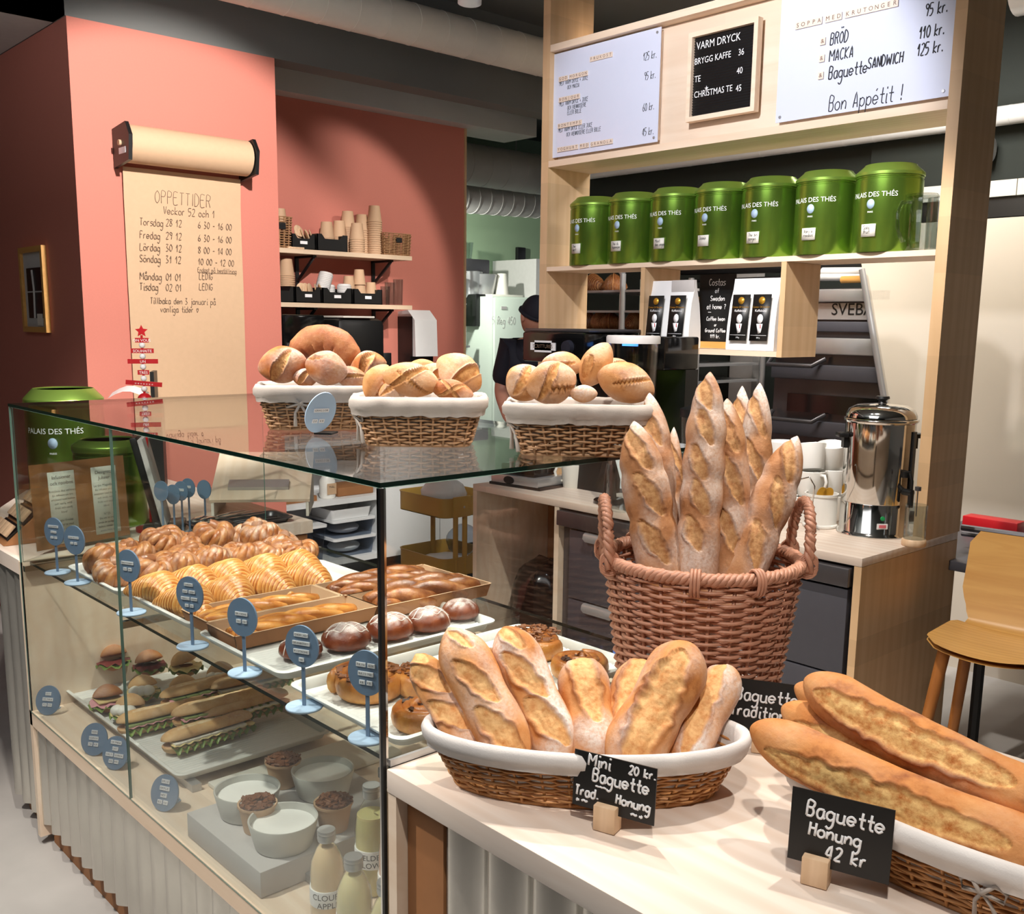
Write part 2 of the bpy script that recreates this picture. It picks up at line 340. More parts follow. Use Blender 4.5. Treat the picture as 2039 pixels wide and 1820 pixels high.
def loaf(Ln, prof, slashes=(), seed=0, nu=90, nv=40, squash=.82, belly=.7, curve=0., lift=0., flour=.4, tipflour=0., lump=.05, bake=.3, ear=.13, nocap=False):
    """loaf along local x (0..Ln), top is +z. slashes: (s0, t0, angle, halflength, halfwidth) in metres on the surface"""
    mb = MB(); P = []; mk = []; fl = []; bk = []
    for i in range(nu + 1):
        u = .5 - .5 * cos(pi * i / nu) if nu < 60 else i / nu
        u = min(max(u, .0005), .9995); r = prof(u); row = []
        for j in range(nv):
            ph = 2 * pi * j / nv - pi        # 0 = top
            t = ph * r; s_ = u * Ln; m = 0; e_ridge = 0
            for s0, t0, al, hl, hw in slashes:
                ds, dt = s_ - s0, t - t0; d = ds * cos(al) + dt * sin(al); e = -ds * sin(al) + dt * cos(al)
                if abs(d) < hl * 1.2:
                    q = 1 - (d / hl) ** 2
                    wd = hw * sqrt(max(q, .0)) * (1 + .35 * nz(d * 60, e * 30, seed + s0 * 10)) if q > 0 else 0
                    if wd > 0:
                        m = max(m, 1 - sstep(.75, 1.1, abs(e) / wd)); e_ridge = max(e_ridge, math.exp(-((e / wd - 1.05) / .2) ** 2) * q, .45 * math.exp(-((e / wd + 1.05) / .16) ** 2) * q)
            rr = r * (1 + lump * nz(u * Ln * 14, cos(ph) * 1.3, sin(ph) * 1.3 + seed) + .35 * lump * nz(u * Ln * 45, cos(ph) * 4, sin(ph) * 4 + seed))
            n3 = nz(s_ * 55, t * 110, seed) + .7 * nz(s_ * 150, t * 240, seed + 3)
            rr *= 1 - .13 * m + ear * e_ridge + m * .036 * n3
            c = cos(ph); z = rr * c * (squash if c > 0 else squash * belly); y = rr * sin(ph)
            k = u - .5
            row.append((s_, y + curve * (1 - 4 * k * k), z + lift * (1 - 4 * k * k)))
            tf = tipflour * max(sstep(.16, .02, u), sstep(.9, 1, u)) if tipflour else 0
            f = max(0, min(1, (flour * (.5 + 1.7 * nz(s_ * 15, t * 22 + 4, seed + 7)) + tf * (.75 + .6 * nz(s_ * 40, t * 40, seed))) * (1 - m)))
            mk.append(m); fl.append(f); bk.append(max(0, min(1, bake * (.4 + nz(s_ * 12, t * 9, seed + 11)) + .8 * e_ridge + .35 * (m > .05 and m < .7) + .5 * sstep(1.6, 2.8, abs(ph)))))
        P.append(row)
    mb.grid(P, nu + 1, nv, cv=True, mask=mk, flour=fl, bake=bk)
    b = len(mb.v)
    for i, o in ((0, 0), (nu, nu * nv)):
        mb.f.append(tuple(o + j for j in range(nv))[::-1 if i == 0 else 1]); mb.m.append(0)
    return mb
def baguette_prof(r, p=.6, taper=.5, waist=()):
    def f(u):
        v = 1 - abs(2 * u - 1); x = (1 - (1 - min(1, v / taper)) ** 2) ** p
        for c, a, wd in waist: x *= 1 - a * math.exp(-((u - c) / wd) ** 2)
        return r * max(x, .03)
    return f
def roll_prof(r): return lambda u: r * max(.02, (max(0, 1 - abs(2 * u - 1) ** 1.75)) ** .62)
def bread(name, mb, mat, label, cat, base, tip, roll=0., group=None):
    """put a loaf whose x axis runs from base to tip; its top turned to the camera, rolled about its length"""
    base = Vector(base); tip = Vector(tip); X = (tip - base).normalized(); V = (CAM - (base + tip) / 2).normalized()
    Z = (V - X * V.dot(X)).normalized(); Y = Z.cross(X); q = Matrix.Rotation(roll, 3, X); Y = q @ Y; Z = q @ Z
    o = mb.build(name, mat, ang=180); m = Matrix((X, Y, Z)).transposed().to_4x4(); m.translation = base; o.matrix_world = m
    return tag(o, label, cat, group)
def croissant_mb(seed=0, Ln=.185, r=.034, ns=9):
    mb = MB(); P = []; bk = []; mk = []; nu, nv = 110, 26
    for i in range(nu + 1):
        u = i / nu; k = 2 * u - 1; a = abs(k); base = r * (1 - a ** 1.7) ** .8 + .006
        st = a * ns; fr = st - int(st); saw = (1 - fr); rr0 = base * (1 + .11 * saw * (1 - .4 * a))
        row = []
        for j in range(nv):
            ph = 2 * pi * j / nv; tw = .35 * sin(ph * 2 + seed + int(st) * 1.3) / ns
            rr = rr0 * (1 + .04 * nz(k * 5, cos(ph), sin(ph) + seed) + .02 * nz(k * 40, cos(ph) * 3, sin(ph) * 3 + seed))
            x = k * Ln / 2 + (tw * .012); y = rr * sin(ph) * 1.0 - .028 * (k * k); z = rr * cos(ph) * (.92 if cos(ph) > 0 else .7)
            row.append((x, y, z + .026 - .012 * a)); bk.append(.26 + .8 * (fr > .7) * (fr) + .3 * max(0, cos(ph)) * saw - .3 * saw * (fr < .35)); mk.append(.5 * (fr < .3) * saw)
        P.append(row)
    mb.grid(P, nu + 1, nv, cv=True, bake=[max(0, min(1, q)) for q in bk], mask=mk, flour=0.)
    for o in (0, nu * nv): mb.f.append(tuple(o + j for j in range(nv))[::-1 if o == 0 else 1]); mb.m.append(0)
    return mb
def knot_mb(seed=0, R=.03, sugar=.3):
    mb = MB(); m = 110; n = 14; turns = 4 + seed % 2; ns = 3
    for s in range(ns):
        pts = []; rr = []
        for i in range(m):
            t = 2 * pi * i / m; th = turns * t + 2 * pi * s / ns + seed; q = .0135; rad = R + q * cos(th)
            pts.append((rad * cos(t) * (1 + .06 * sin(seed)), rad * sin(t) * .92, .026 + q * sin(th) * 1.15 + .006 * sin(2 * t + seed))); rr.append(.0135 + .0018 * sin(3 * t + seed + s))
        b0 = len(mb.v); mb.tube(pts, rr, n, closed=True, mask=0., flour=0., bake=0.)
        for i in range(m):
            for k in range(n):
                x, y, z = mb.v[b0 + i * n + k]; j = b0 + i * n + k; d = hypot(hypot(x, y) - R, z - .026)
                mb.a['bake'][j] = max(0, min(1, 1.15 - 1.5 * sstep(.012, .024, d) + .3 * nz(i * .3, k * .6, seed)))
                mb.a['mask'][j] = .5 if (k + i // 3) % 5 == 0 else 0
                mb.a['flour'][j] = max(0, min(1, sugar * 2.4 * (nz(x * 60, y * 60, z * 60 + seed) + .15))) * (z > .03)
    mb.tube([(R * .75 * cos(a), R * .75 * sin(a) * .5, .036 + .013 * sin(a * .5)) for a in [pi * k / 20 - .6 for k in range(21)]], .0135, 12, bake=.25, mask=0., flour=sugar * .5); return mb
def spiral_mb(seed=0, R=.055, h=.03, turns=3.2, sx=1.):
    mb = MB(); m = 130; pts = []; rr = []
    for i in range(m):
        t = i / (m - 1); a = t * turns * 2 * pi + seed; r = .006 + (R - .012) * t; pts.append((r * cos(a) * sx, r * sin(a), h * .52 + .010 * (1 - t) ** 2 + .002 * nz(t * 9, seed, 0))); rr.append(.0125 + .002 * nz(t * 14, seed, 5))
    n = 10; mb.tube(pts, rr, n, flat=h * .5 / .0125, up=(0, 0, 1), mask=0., flour=0., bake=0.)
    for i in range(m):
        for k in range(n):
            s = sin(2 * pi * k / n); mb.a['bake'][i * n + k] = max(0, min(1, .35 + .5 * s + .5 * nz(i * .3, k, seed))); mb.a['mask'][i * n + k] = .8 if (abs(s) < .75 and i < m * .7 and s > 0) else 0
    return mb
def bits(mb, n, rad, z, seed, size=.006, mi=0, sx=1., zf=None):
    r = random.Random(seed)
    for k in range(n):
        a = r.random() * 6.28; d = rad * sqrt(r.random()); c = Vector((d * cos(a) * sx, d * sin(a), z + (zf(d) if zf else 0)))
        q = Matrix.Translation(c) @ Matrix.Rotation(r.random() * 6, 4, 'Z') @ Matrix.Rotation(r.random() * 2 - 1, 4, 'X')
        s = size * (.6 + .8 * r.random()); mb.box(-s, s, -s * .55, s * .55, -s * .22, s * .22, mi, q)
    return mb
def leafy(mb, path, w, seed=0, mi=0, amp=.35):
    """ruffled strip (lettuce, ham) along path [(x,y,z)], hanging outward along dir"""
    r = random.Random(seed); n = len(path); P = []
    for i, (p, d) in enumerate(path):
        p = Vector(p); d = Vector(d); row = []
        for j in range(5):
            t = j / 4; row.append(p + d * (w * t) + Vector((0, 0, w * amp * t * sin(i * 1.9 + seed) + w * amp * .5 * t * t * (r.random() - .9))))
        P.append(row)
    mb.grid(P, n, 5, mi=mi); return mb
for nm, c, kw in (('ham', srgb(226, 160, 168), dict(rough=.4)), ('cheese', srgb(236, 214, 150), dict(rough=.4)), ('lettuce', srgb(128, 158, 66), dict(rough=.45, var=.2)), ('egg_white', srgb(246, 244, 236), dict(rough=.3)),
                  ('salami', srgb(120, 48, 44), dict(rough=.45)), ('cucumber', srgb(150, 170, 110), dict(rough=.4)), ('nuts', srgb(140, 84, 46), dict(rough=.6, var=.25, sc=80)), ('white_icing', srgb(238, 226, 218), dict(rough=.4)), ('currant', srgb(58, 30, 18), dict(rough=.4))):
    plain(nm, c, **kw)
def half_loaf(Ln, r, top, seed, sq=.75):
    f = baguette_prof(r, .45, .4); mb = loaf(Ln, f, ((Ln * .5, 0, .08, Ln * .34, r * .3),) if top else (), seed, 44, 24, sq, .12, flour=.15, lump=.05, ear=.05)
    return mb
def flip(mb): mb.v = [(x, y, -z) for x, y, z in mb.v]; mb.f = [f[::-1] for f in mb.f]; return mb
def bun_sandwich(name_label, base, rz, kind, seed, tilt=.25, r=.048, mat='sandwich_crust', group='filled buns on the sandwich tray'):
    t = thing('filled_bun', name_label, 'sandwich', base, rz, group)
    bot = flip(loaf(2 * r, roll_prof(r), (), seed, 24, 24, .62, .15, flour=.1)); bot.build('bottom_half', mat, t, (-r, 0, .028), 180)
    if kind != 'plain':
        ring = [((r * .75 * cos(a), r * .75 * sin(a), .032), (cos(a), sin(a), -.25)) for a in [2 * pi * k / 30 for k in range(31)]]
        leafy(MB(), ring, .022, seed).build('lettuce', 'lettuce', t, ang=180)
        ring = [((r * .5 * cos(a), r * .5 * sin(a), .037), (cos(a), sin(a), -.12)) for a in [2 * pi * k / 26 for k in range(27)]]
        leafy(MB(), ring, .03, seed + 4, amp=.18).build('ham' if kind in ('ham', 'salami') else 'cheese', kind if kind in ('ham', 'salami') else 'cheese', t, ang=180)
    if kind == 'egg':
        for k in range(3): MB().ball((-.018 + .018 * k, -r * .72, .046), (.02, .02, .016), 12, 8).build('egg_slice', 'egg_white', t, ang=180)
    if kind == 'ham': MB().box(-.034, .034, -.034, .034, .040, .043, M=Matrix.Rotation(.5, 4, 'Z')).build('cheese', 'cheese', t)
    top = loaf(2 * r, roll_prof(r), (), seed + 1, 24, 24, .8, .15, flour=.2); o = top.build('top_half', mat, t, (-r, .010, .043), 180); o.rotation_euler = (-tilt, -.1, 0)
    return t
def baguette_sandwich(label, base, rz, Ln, kind, seed, group='baguette sandwiches on the sandwich tray'):
    t = thing('baguette_sandwich', label, 'sandwich', base, rz, group); r = .034
    flip(half_loaf(Ln, r, False, seed)).build('bottom_half', 'sandwich_crust', t, (0, 0, .026), 180)
    strip = [((Ln * (.05 + .9 * k / 36), -r * .55, .03), (0, -1, -.35)) for k in range(37)]
    leafy(MB(), strip, .026, seed, amp=.4).build('lettuce', 'lettuce', t, ang=180)
    strip = [((Ln * (.05 + .9 * k / 30), -r * .5, .036), (0, -1, -.05)) for k in range(31)]
    leafy(MB(), strip, .022, seed + 5, amp=.12).build('ham' if kind == 'ham' else 'cheese', 'ham' if kind == 'ham' else 'cheese', t, ang=180)
    mb = MB()
    for k in range(6):
        x = Ln * (.14 + .13 * k); mb.box(x - .018, x + .018, -r * 1.02, 0, .034, .04, M=Matrix.Translation((0, 0, 0)))
    mb.build('cucumber' if kind == 'ham' else 'brie_slice', 'cucumber' if kind == 'ham' else 'egg_white', t)
    o = half_loaf(Ln, r, True, seed + 2).build('top_half', 'sandwich_crust', t, (0, .006, .042), 180); o.rotation_euler = (-.12, 0, 0)
    return t
# ---------------------------------------------------------------- wicker
for nm, c in (('wicker_red', srgb(206, 148, 120)), ('wicker_honey', srgb(216, 154, 94)), ('wicker_tan', srgb(184, 140, 100))): plain(nm, c, rough=.5, var=.22, sc=60)
m, nt, bs = NT('linen'); v = coords(nt); n = noi(nt, v, 400, 2); n2 = noi(nt, v, 14, 3)
L(nt, mix(nt, n2, srgb(156, 146, 138), srgb(188, 178, 170)), bs.inputs['Base Color']); bs.inputs['Roughness'].default_value = .9; bump(nt, bs, n, .3, .001); MATS['linen'] = m
m, nt, bs = NT('linen_lit'); v = coords(nt); n = noi(nt, v, 400, 2); L(nt, mix(nt, noi(nt, v, 14, 3), srgb(200, 194, 190), srgb(228, 223, 220)), bs.inputs['Base Color']); bs.inputs['Roughness'].default_value = .9; bump(nt, bs, n, .3, .001); MATS['linen_lit'] = m  # same linen, paler; strong light on the front baskets is put into the colour
def weave(ol, h, rows, stakes, r, seed=0, amp=None, jit=0., sub=3, z0=.006, flat=.8):
    """ol(f) -> closed outline (stakes*sub points) at height fraction f"""
    mb = MB(); rr = random.Random(seed); amp = amp if amp is not None else r * 1.1
    n = stakes * sub
    for i in range(rows):
        f = (i + .5) / rows; P = resample(ol(f), n); pts = []
        for k in range(n):
            a, b = P[k - 1], P[(k + 1) % n]; tx, ty = b[0] - a[0], b[1] - a[1]; l = hypot(tx, ty) or 1; nx, ny = ty / l, -tx / l
            o = amp * cos(pi * k / sub + pi * i); z = z0 + (h - z0) * f + jit * (rr.random() - .5)
            pts.append((P[k][0] + nx * o, P[k][1] + ny * o, z))
        mb.tube(pts, r, 6, closed=True, flat=flat, up=(0, 0, 1))
    n1 = [resample(ol(f), stakes) for f in (0, .5, 1)]
    for k in range(stakes): mb.tube([(p[k][0], p[k][1], z0 * .4 + (h - z0) * f) for p, f in zip(n1, (0, .5, 1))], r * .9, 5)
    P = ol(0); mb.prism(P, .0, .006); return mb
def rope(mb, path, R, r, strands=4, turns=30, closed=True, mi=0):
    n = len(path); pts = [Vector(p) for p in path]
    for s in range(strands):
        q = []
        for i in range(n):
            t = (pts[(i + 1) % n] - pts[i - 1] if closed or 0 < i < n - 1 else (pts[1] - pts[0] if i == 0 else pts[-1] - pts[-2])).normalized()
            up = Vector((0, 0, 1)) if abs(t.z) < .95 else Vector((1, 0, 0)); a = t.cross(up).normalized(); b = a.cross(t)
            th = 2 * pi * (turns * i / n + s / strands); q.append(pts[i] + a * (R * cos(th)) + b * (R * sin(th)))
        mb.tube(q, r, 5, closed=closed, mi=mi)
    return mb
def liner(ol, h, drop, n=90, seed=0, thick=.010, inner=.7, puff=1.0):
    """cloth folded over the rim of a basket"""
    mb = MB(); P = [[] for _ in range(n)]; prof = [(-.035, -inner * h), (-.016, -.02), (-.008, .006), (.0, .012), (.008, .011), (.014, .002), (.013, -.010), (.007, -drop * .6), (.005, -drop)]
    o = resample(ol(1.), n)
    for k in range(n):
        a, b = o[k - 1], o[(k + 1) % n]; tx, ty = b[0] - a[0], b[1] - a[1]; l = hypot(tx, ty) or 1; nx, ny = ty / l, -tx / l; th = 2 * pi * k / n
        for i, (d, z) in enumerate(prof):
            wv = .0035 * nz(cos(th) * 5, sin(th) * 5, seed + i * .35) * (1 if i != 3 else .4) + (.006 * nz(cos(th) * 9, sin(th) * 9, seed + 3) if i >= 7 else 0)
            P[k].append((o[k][0] + nx * (d * puff + wv), o[k][1] + ny * (d * puff + wv), h + z + .6 * wv))
    mb.grid(P, n, len(prof), cu=True)
    c = [(x * .72, y * .72) for x, y in ol(0.3)]; mb.prism(c, h * .3, h * .3 + .002); return mb
def bow(mb, M, s=1.):
    for sg in (-1, 1):
        mb.tube([(0, 0, 0), (.018 * sg * s, .006, .016 * s), (.034 * sg * s, .008, .008 * s), (.03 * sg * s, .01, -.008 * s), (0, .004, 0)], .0035 * s, 6, M=M)
        mb.tube([(0, .004, 0), (.012 * sg * s, .012, -.022 * s), (.02 * sg * s + .008, .012, -.052 * s)], [.0032 * s, .0032 * s, .0045 * s], 6, M=M)
    mb.ball((0, .006, 0), .006 * s, 8, 6, M=M); return mb
# ---------------------------------------------------------------- room
plain('concrete', srgb(186, 182, 178), rough=.55, var=.12, sc=6, bmp=.05)
plain('ceiling_grey', srgb(112, 114, 112), rough=.9, var=.08, sc=4); plain('beam_grey', srgb(206, 208, 206), rough=.85, var=.06, sc=5); plain('panel_grey', srgb(196, 192, 190), rough=.8)
plain('terracotta', srgb(204, 124, 108), rough=.75, var=.04, sc=120, bmp=.04); plain('green_paint', srgb(150, 172, 142), rough=.8, var=.04, sc=8)
plain('beige_paint', srgb(216, 206, 190), rough=.7, var=.05, sc=3); plain('dark_paint', srgb(46, 52, 48), rough=.8); plain('black', srgb(20, 20, 21), rough=.4, var=.1); plain('black_gloss', srgb(14, 14, 15), rough=.12, var=.1)
plain('white', srgb(236, 237, 238), rough=.4, var=.02); plain('off_white', srgb(226, 222, 212), rough=.5, var=.03); plain('white_ceramic', srgb(240, 238, 232), rough=.18, var=.02); plain('grey_ceramic', srgb(206, 206, 200), rough=.35, var=.03)
plain('chrome', srgb(214, 212, 208), rough=.08, metal=1, var=.02); plain('steel', srgb(190, 190, 192), rough=.3, metal=.6, var=.06, sc=20); plain('dark_steel', srgb(100, 98, 102), rough=.35, metal=.7, var=.08, sc=20); plain('dark_front', srgb(84, 84, 92), rough=.42, metal=.3, var=.05)
plain('galv', srgb(216, 212, 204), rough=.26, metal=.8, var=.1, sc=9); plain('glass_edge', srgb(12, 30, 24), rough=.08, var=.1); plain('kraft', srgb(206, 172, 138), rough=.75, var=.05, sc=50); plain('kraft_dark', srgb(160, 108, 66), rough=.7, var=.08, sc=30)
plain('disc_blue', srgb(104, 128, 156), rough=.5, var=.02); plain('disc_pale', srgb(166, 190, 216), rough=.5, var=.02); plain('tile_white', srgb(228, 228, 232), rough=.4, var=.02); plain('ink', srgb(34, 34, 40), rough=.6); plain('ink_soft', srgb(116, 94, 76), rough=.7); plain('chalk', srgb(244, 244, 246), rough=.7, var=.02)
plain('tray_white', srgb(222, 222, 218), rough=.35, var=.03); plain('paper_cup', srgb(206, 170, 136), rough=.7, var=.04, sc=40); plain('red', srgb(196, 24, 34), rough=.35); plain('mustard', srgb(190, 152, 70), rough=.4); plain('navy', srgb(16, 18, 34), rough=.8)
plain('skin', srgb(206, 148, 124), rough=.5, var=.05); plain('hair', srgb(60, 40, 30), rough=.7); plain('board_white', srgb(214, 220, 240), rough=.2, var=.01); plain('yogurt', srgb(248, 248, 244), rough=.3, var=.01); plain('fridge_mint', srgb(214, 226, 214), rough=.4, var=.02); plain('plastic_lid', srgb(240, 238, 236), rough=.4)
wood('wood_top', srgb(242, 227, 214), srgb(228, 206, 188), 'Y', 1., .38, .19); wood('wood_top_x', srgb(230, 206, 178), srgb(214, 184, 152), 'X', 1., .45, .16); wood('wood_frame_y', srgb(240, 218, 194), srgb(228, 200, 172), 'Y', 1.2, .5)
wood('wood_frame_z', srgb(226, 192, 152), srgb(212, 174, 130), 'Z', .8, .5, .09); wood('wood_panel', srgb(240, 220, 198), srgb(230, 204, 178), 'Y', .9, .5, .14); wood('oak_stool', srgb(214, 164, 92), srgb(196, 142, 72), 'Y', 1.6, .4); wood('wood_block', srgb(232, 200, 166), srgb(214, 178, 140), 'Z', 2., .5); wood('oak_leg', srgb(176, 112, 56), srgb(150, 90, 40), 'Z', 1.6, .4)
thin_glass('glass', (.955, .975, .965, 1)); thin_glass('clear', (.96, .975, .97, 1), 1.45); thin_glass('jar_glass', (.84, .87, .87, 1), 1.75); thin_glass('frost', (.7, .74, .8, 1), 1.4, .25)
struct('floor', MB().box(-4, 9, -5, 9, -.05, 0), 'concrete')
struct('wall_front', MB().box(-3.2, -3.1, -4.2, 9, 0, 3.3), 'dark_paint'); struct('wall_near', MB().box(-3.2, 9, -4.2, -4.1, 0, 3.3), 'beam_grey')
struct('wall_far', MB().box(-3.2, .7, 8.9, 9, 0, 3.3), 'terracotta'); struct('ceiling', MB().box(-4, 9, -5, 9, 3.3, 3.36), 'ceiling_grey')
struct('ceiling_left', MB().box(-3, .70, 3.2, 8, 2.83, 2.9), 'panel_grey')
struct('trim_bulkhead', MB().box(-3, 8, 3.2, 3.34, 2.83, 3.3), 'ceiling_grey')
struct('trim_beam', MB().box(1.65, 3.9, 3.78, 4.1, 2.83, 3.3), 'beam_grey')
struct('wall_left', MB().box(.705, 1.65, 3.2, 9, 0, 2.83), 'terracotta')
struct('wall_back', MB().box(1.65, 3.38, 3.9, 4.0, 0, 2.83).box(3.38, 3.395, 3.89, 4.01, 0, 2.83, 1), ['terracotta', 'wood_frame_z'])
struct('wall_kitchen', MB().box(3.0, 8.6, 5.9, 6.0, 0, 3.3), 'green_paint')
struct('trim_kitchen_soffit', MB().box(3.4, 8, 5.5, 5.9, 2.66, 2.8).box(3.4, 8, 5.3, 5.9, 2.8, 2.95, 1), ['beam_grey', 'black'])
XR = 3.86; ZT0, ZB0, ZT1 = [at(1990, py, x=4.18).z for py in (392, 432, 360)]
A_ = at(1716, 530, x=XR); B_ = at(1760, 800, x=XR); sl_ = (B_.y - A_.y) / (B_.z - A_.z); yt = lambda z: A_.y + sl_ * (z - A_.z); zt_ = at(1990, 434, x=XR).z
struct('wall_right', MB().prism([(-3, 0), (yt(0), 0), (yt(zt_), zt_), (-3, zt_)], XR, XR + .03, M=frame((0, 0, 0), (0, 1, 0), (0, 0, 1), (1, 0, 0))), 'beige_paint')
t = MB().box(4.18, 4.3, -3, 1.6, ZB0, ZT0 - .001, 0)
for k in range(28): t.box(4.16, 4.18, -3 + .164 * k, -3 + .164 * k + .16, ZT0, ZT1, 1)
struct('trim_tile_band', t, ['black', 'off_white'])
struct('wall_kitchen_upper', MB().box(5.62, 5.7, -4, 4.3, 0, 3.3).box(4.3, 4.4, -4, 1.6, ZT1, 3.3), 'dark_paint')
def duct(name, a, b, r, label, mat='beam_grey', rings=0):
    mb = MB(); a = Vector(a); b = Vector(b); mb.tube([a, b], r, 24); n = rings or int((b - a).length / .17)
    for k in range(1, n): c = a.lerp(b, k / n); dx = (b - a).normalized() * .006; mb.tube([c - dx, c + dx], r * 1.018, 24)
    for f in (.2, .5, .8): c = a.lerp(b, f); mb.tube([c, (c.x, c.y, 3.3)], .004, 6)
    return tag(mb.build(name, mat), label, 'duct')
duct('ventilation_duct', (-1.2, 2.95, 3.05), (5.2, 2.95, 3.05), .096, 'large pale round ventilation duct under the ceiling above the terracotta column', 'off_white')
duct('ventilation_duct', (3.35, 4.75, 2.78), (6.4, 4.75, 2.78), .15, 'grey round duct under the beam beyond the terracotta back wall')
duct('ventilation_duct', (3.35, 5.05, 2.56), (6.4, 5.05, 2.64), .12, 'pale ribbed hose duct just above the green kitchen wall', 'panel_grey', 26)
_p = at(2000, 230, x=4.2); duct('ventilation_duct', (4.2, -2.6, _p.z), (4.2, 3.6, _p.z), .045, 'white pipe running behind the tea tin shelf', 'white')
tag(MB().tube([at(2026, -20, x=4.0), at(2026, -20, x=4.0) + Vector((0, -1.4, 0))], .11, 24).build('ventilation_duct', 'white'), 'fat white duct end beside the top of the right wooden post', 'duct')
tag(MB().tube([at(1974, 298, x=4.22), at(1940, 300, x=4.22)], .06, 20).build('ventilation_duct', 'white'), 'small white duct end beside the right wooden post below the white pipe', 'duct')
# track spotlight in the picture
p = at(935, 8, y=2.2); t = thing('track_spotlight', 'white cylindrical track spotlight under the dark ceiling left of the wooden frame', 'spotlight', p)
q = Matrix.Rotation(.5, 4, 'X') @ Matrix.Rotation(-.35, 4, 'Y')
MB().lathe([(0, .0), (.046, 0), (.05, .002), (.05, .13), (.0, .13)], 24, M=q).build('lamp_head', 'white', t); MB().tube([(0, 0, .1), (0, 0, 3.3 - p.z)], .008, 8).build('stem', 'white', t)
# opening hours roll on the column
t = thing('paper_roll_holder', 'kraft paper roll in black wall brackets with handwritten opening hours', 'paper roll', (.886, 3.196, 2.34))
for k, x in enumerate((-.02, .56)):
    MB().prism([(-.0, -.09), (-.16, -.07), (-.175, .03), (-.14, .085), (0, .07)], x, x + .016, M=frame((0, 0, 0), (0, 1, 0), (0, 0, 1), (1, 0, 0))).build('bracket', 'black', t)
s = MB().box(-.0215, -.0205, -.135, -.065, -.04, -.015); s.build('bracket_plate', 'chalk', t)
MB().tube([(0, -.085, .005), (.555, -.085, .005)], .078, 40).tube([(-.03, -.085, .005), (.585, -.085, .005)], .012, 10).build('paper_roll', 'kraft', t, ang=60)
hd = MB(); P = []
for i in range(30):
    z = -.08 - 1.14 * i / 29; P.append([(x, -.0085 - .0015 * sin(i * .4 + x * 4) - .006 * max(0, 1 - i / 3), z) for x in (.012, .2, .38, .56)])
hd.grid(P, 30, 4).build('paper_sheet', 'kraft', t)
mb = MB()
def hrs(st, px, py, sz, al='L', un=False, pen=.0013):
    p = at(px, py, y=3.2) - Vector((.886, 3.2, 2.34)); hand(st, sz, pen, frame((p.x, -.0115, p.z), (1, 0, 0), (0, 0, 1), (0, -1, 0)), None, align=al, under=un, slant=.1, wx=.62).build('handwriting', 'ink_soft', t, ang=180)
hrs('ÖPPETTIDER', 306, 404, .052); hrs('Veckor 52 och 1', 323, 426, .032)
for a, b, c, y in (('Torsdag', '28 12', '6 30 - 16 00', 448), ('Fredag', '29 12', '6 30 - 16 00', 474), ('Lördag', '30 12', '8 00 - 14 00', 498), ('Söndag', '31 12', '10 00 - 12 00', 521), ('Måndag', '01 01', 'LEDIG', 556), ('Tisdag', '02 01', 'LEDIG', 577)):
    hrs(a, 276, y, .03); hrs(b, 328, y + 2, .03); hrs(c, 392 if y < 556 else 394, y + 6 if y < 556 else y, .028)
hrs('Endast på beställning', 391, 541, .019, un=True, pen=.0008); hrs('Tillbaka den 3 januari på', 297, 604, .026); hrs('vanliga tider *', 317, 621, .026)
# framed picture on the dark side of the column
t = thing('picture_frame', 'narrow framed dark picture on the dark red side wall', 'picture', (.705, 3.785, 1.745))
mb = MB()
for a in ((-.165, -.14), (.14, .165)): mb.box(-.022, 0, a[0], a[1], -.195, .195)
for a in ((-.195, -.17), (.17, .195)): mb.box(-.022, 0, -.14, .14, a[0], a[1])
mb.build('frame', 'oak_stool', t); MB().box(-.008, -.002, -.14, .14, -.17, .17).box(-.010, -.008, -.1, .1, -.13, .1, 1).box(-.012, -.010, -.1, .1, -.012, -.006).tube([(-.011, .01, -.13), (-.011, 0, 0), (-.011, .015, .09)], .006, 6).box(-.012, -.010, -.09, -.02, -.165, -.11, 2).build('picture', ['panel_grey', 'black', 'off_white'], t)
# ---------------------------------------------------------------- shelves with paper cups on the terracotta wall
YW = 3.9; YS = 3.65
Z1 = 2.0; Z2 = 1.715
for z, lb in ((Z1, 'upper pale wall shelf carrying paper cup stacks'), (Z2, 'lower pale wall shelf carrying black bins')):
    t = thing('wall_shelf', lb, 'shelf', (1.66, YW, z)); MB().box(0, 1.12, -.25, 0, -.024, 0).build('board', 'wood_top_x', t)
    for x in (.48, 1.0):
        MB().box(x, x + .022, -.012, 0, -.2, -.024).box(x, x + .022, -.2, 0, -.036, -.024).tube([(x + .011, -.19, -.034), (x + .011, -.008, -.16)], .009, 6).build('bracket', 'black', t)
def cup_mb(h=.09, rb=.030, rt=.042):
    return MB().lathe([(0, .004), (rb, .004), (rb, 0), (rb + .001, .0), (rt, h - .004), (rt + .003, h - .003), (rt + .003, h + .002), (rt - .001, h + .001), (rb - .002, .008), (0, .008)], 20)
cup0 = tag(cup_mb().build('paper_cup', 'paper_cup'), 'x', 'cup'); cup_small = tag(cup_mb(.085, .026, .037).build('paper_cup', 'paper_cup'), 'x', 'cup')
used = set()
def cup(src, loc, label, group=None, rot=None, sc=None):
    if src.name in used: o = dup(src)
    else: o = src; used.add(src.name)
    o.location = loc; o.rotation_euler = rot or (0, 0, 0); o['label'] = label
    if sc: o.scale = (sc, sc, sc)
    if group: o['group'] = group
    elif 'group' in o: del o['group']
    return o
def stack(px, n, z, yy, label, step=.0125, up=False, src=cup0, h=.09):
    x = at(px, 480, y=yy).x
    for k in range(n):   # nested upside down
        last = k == n - 1
        cup(src, (x, yy, z + h + k * step), ('top cup of ' if last else 'cup in ') + label, None if last else label, (pi, 0, 0))
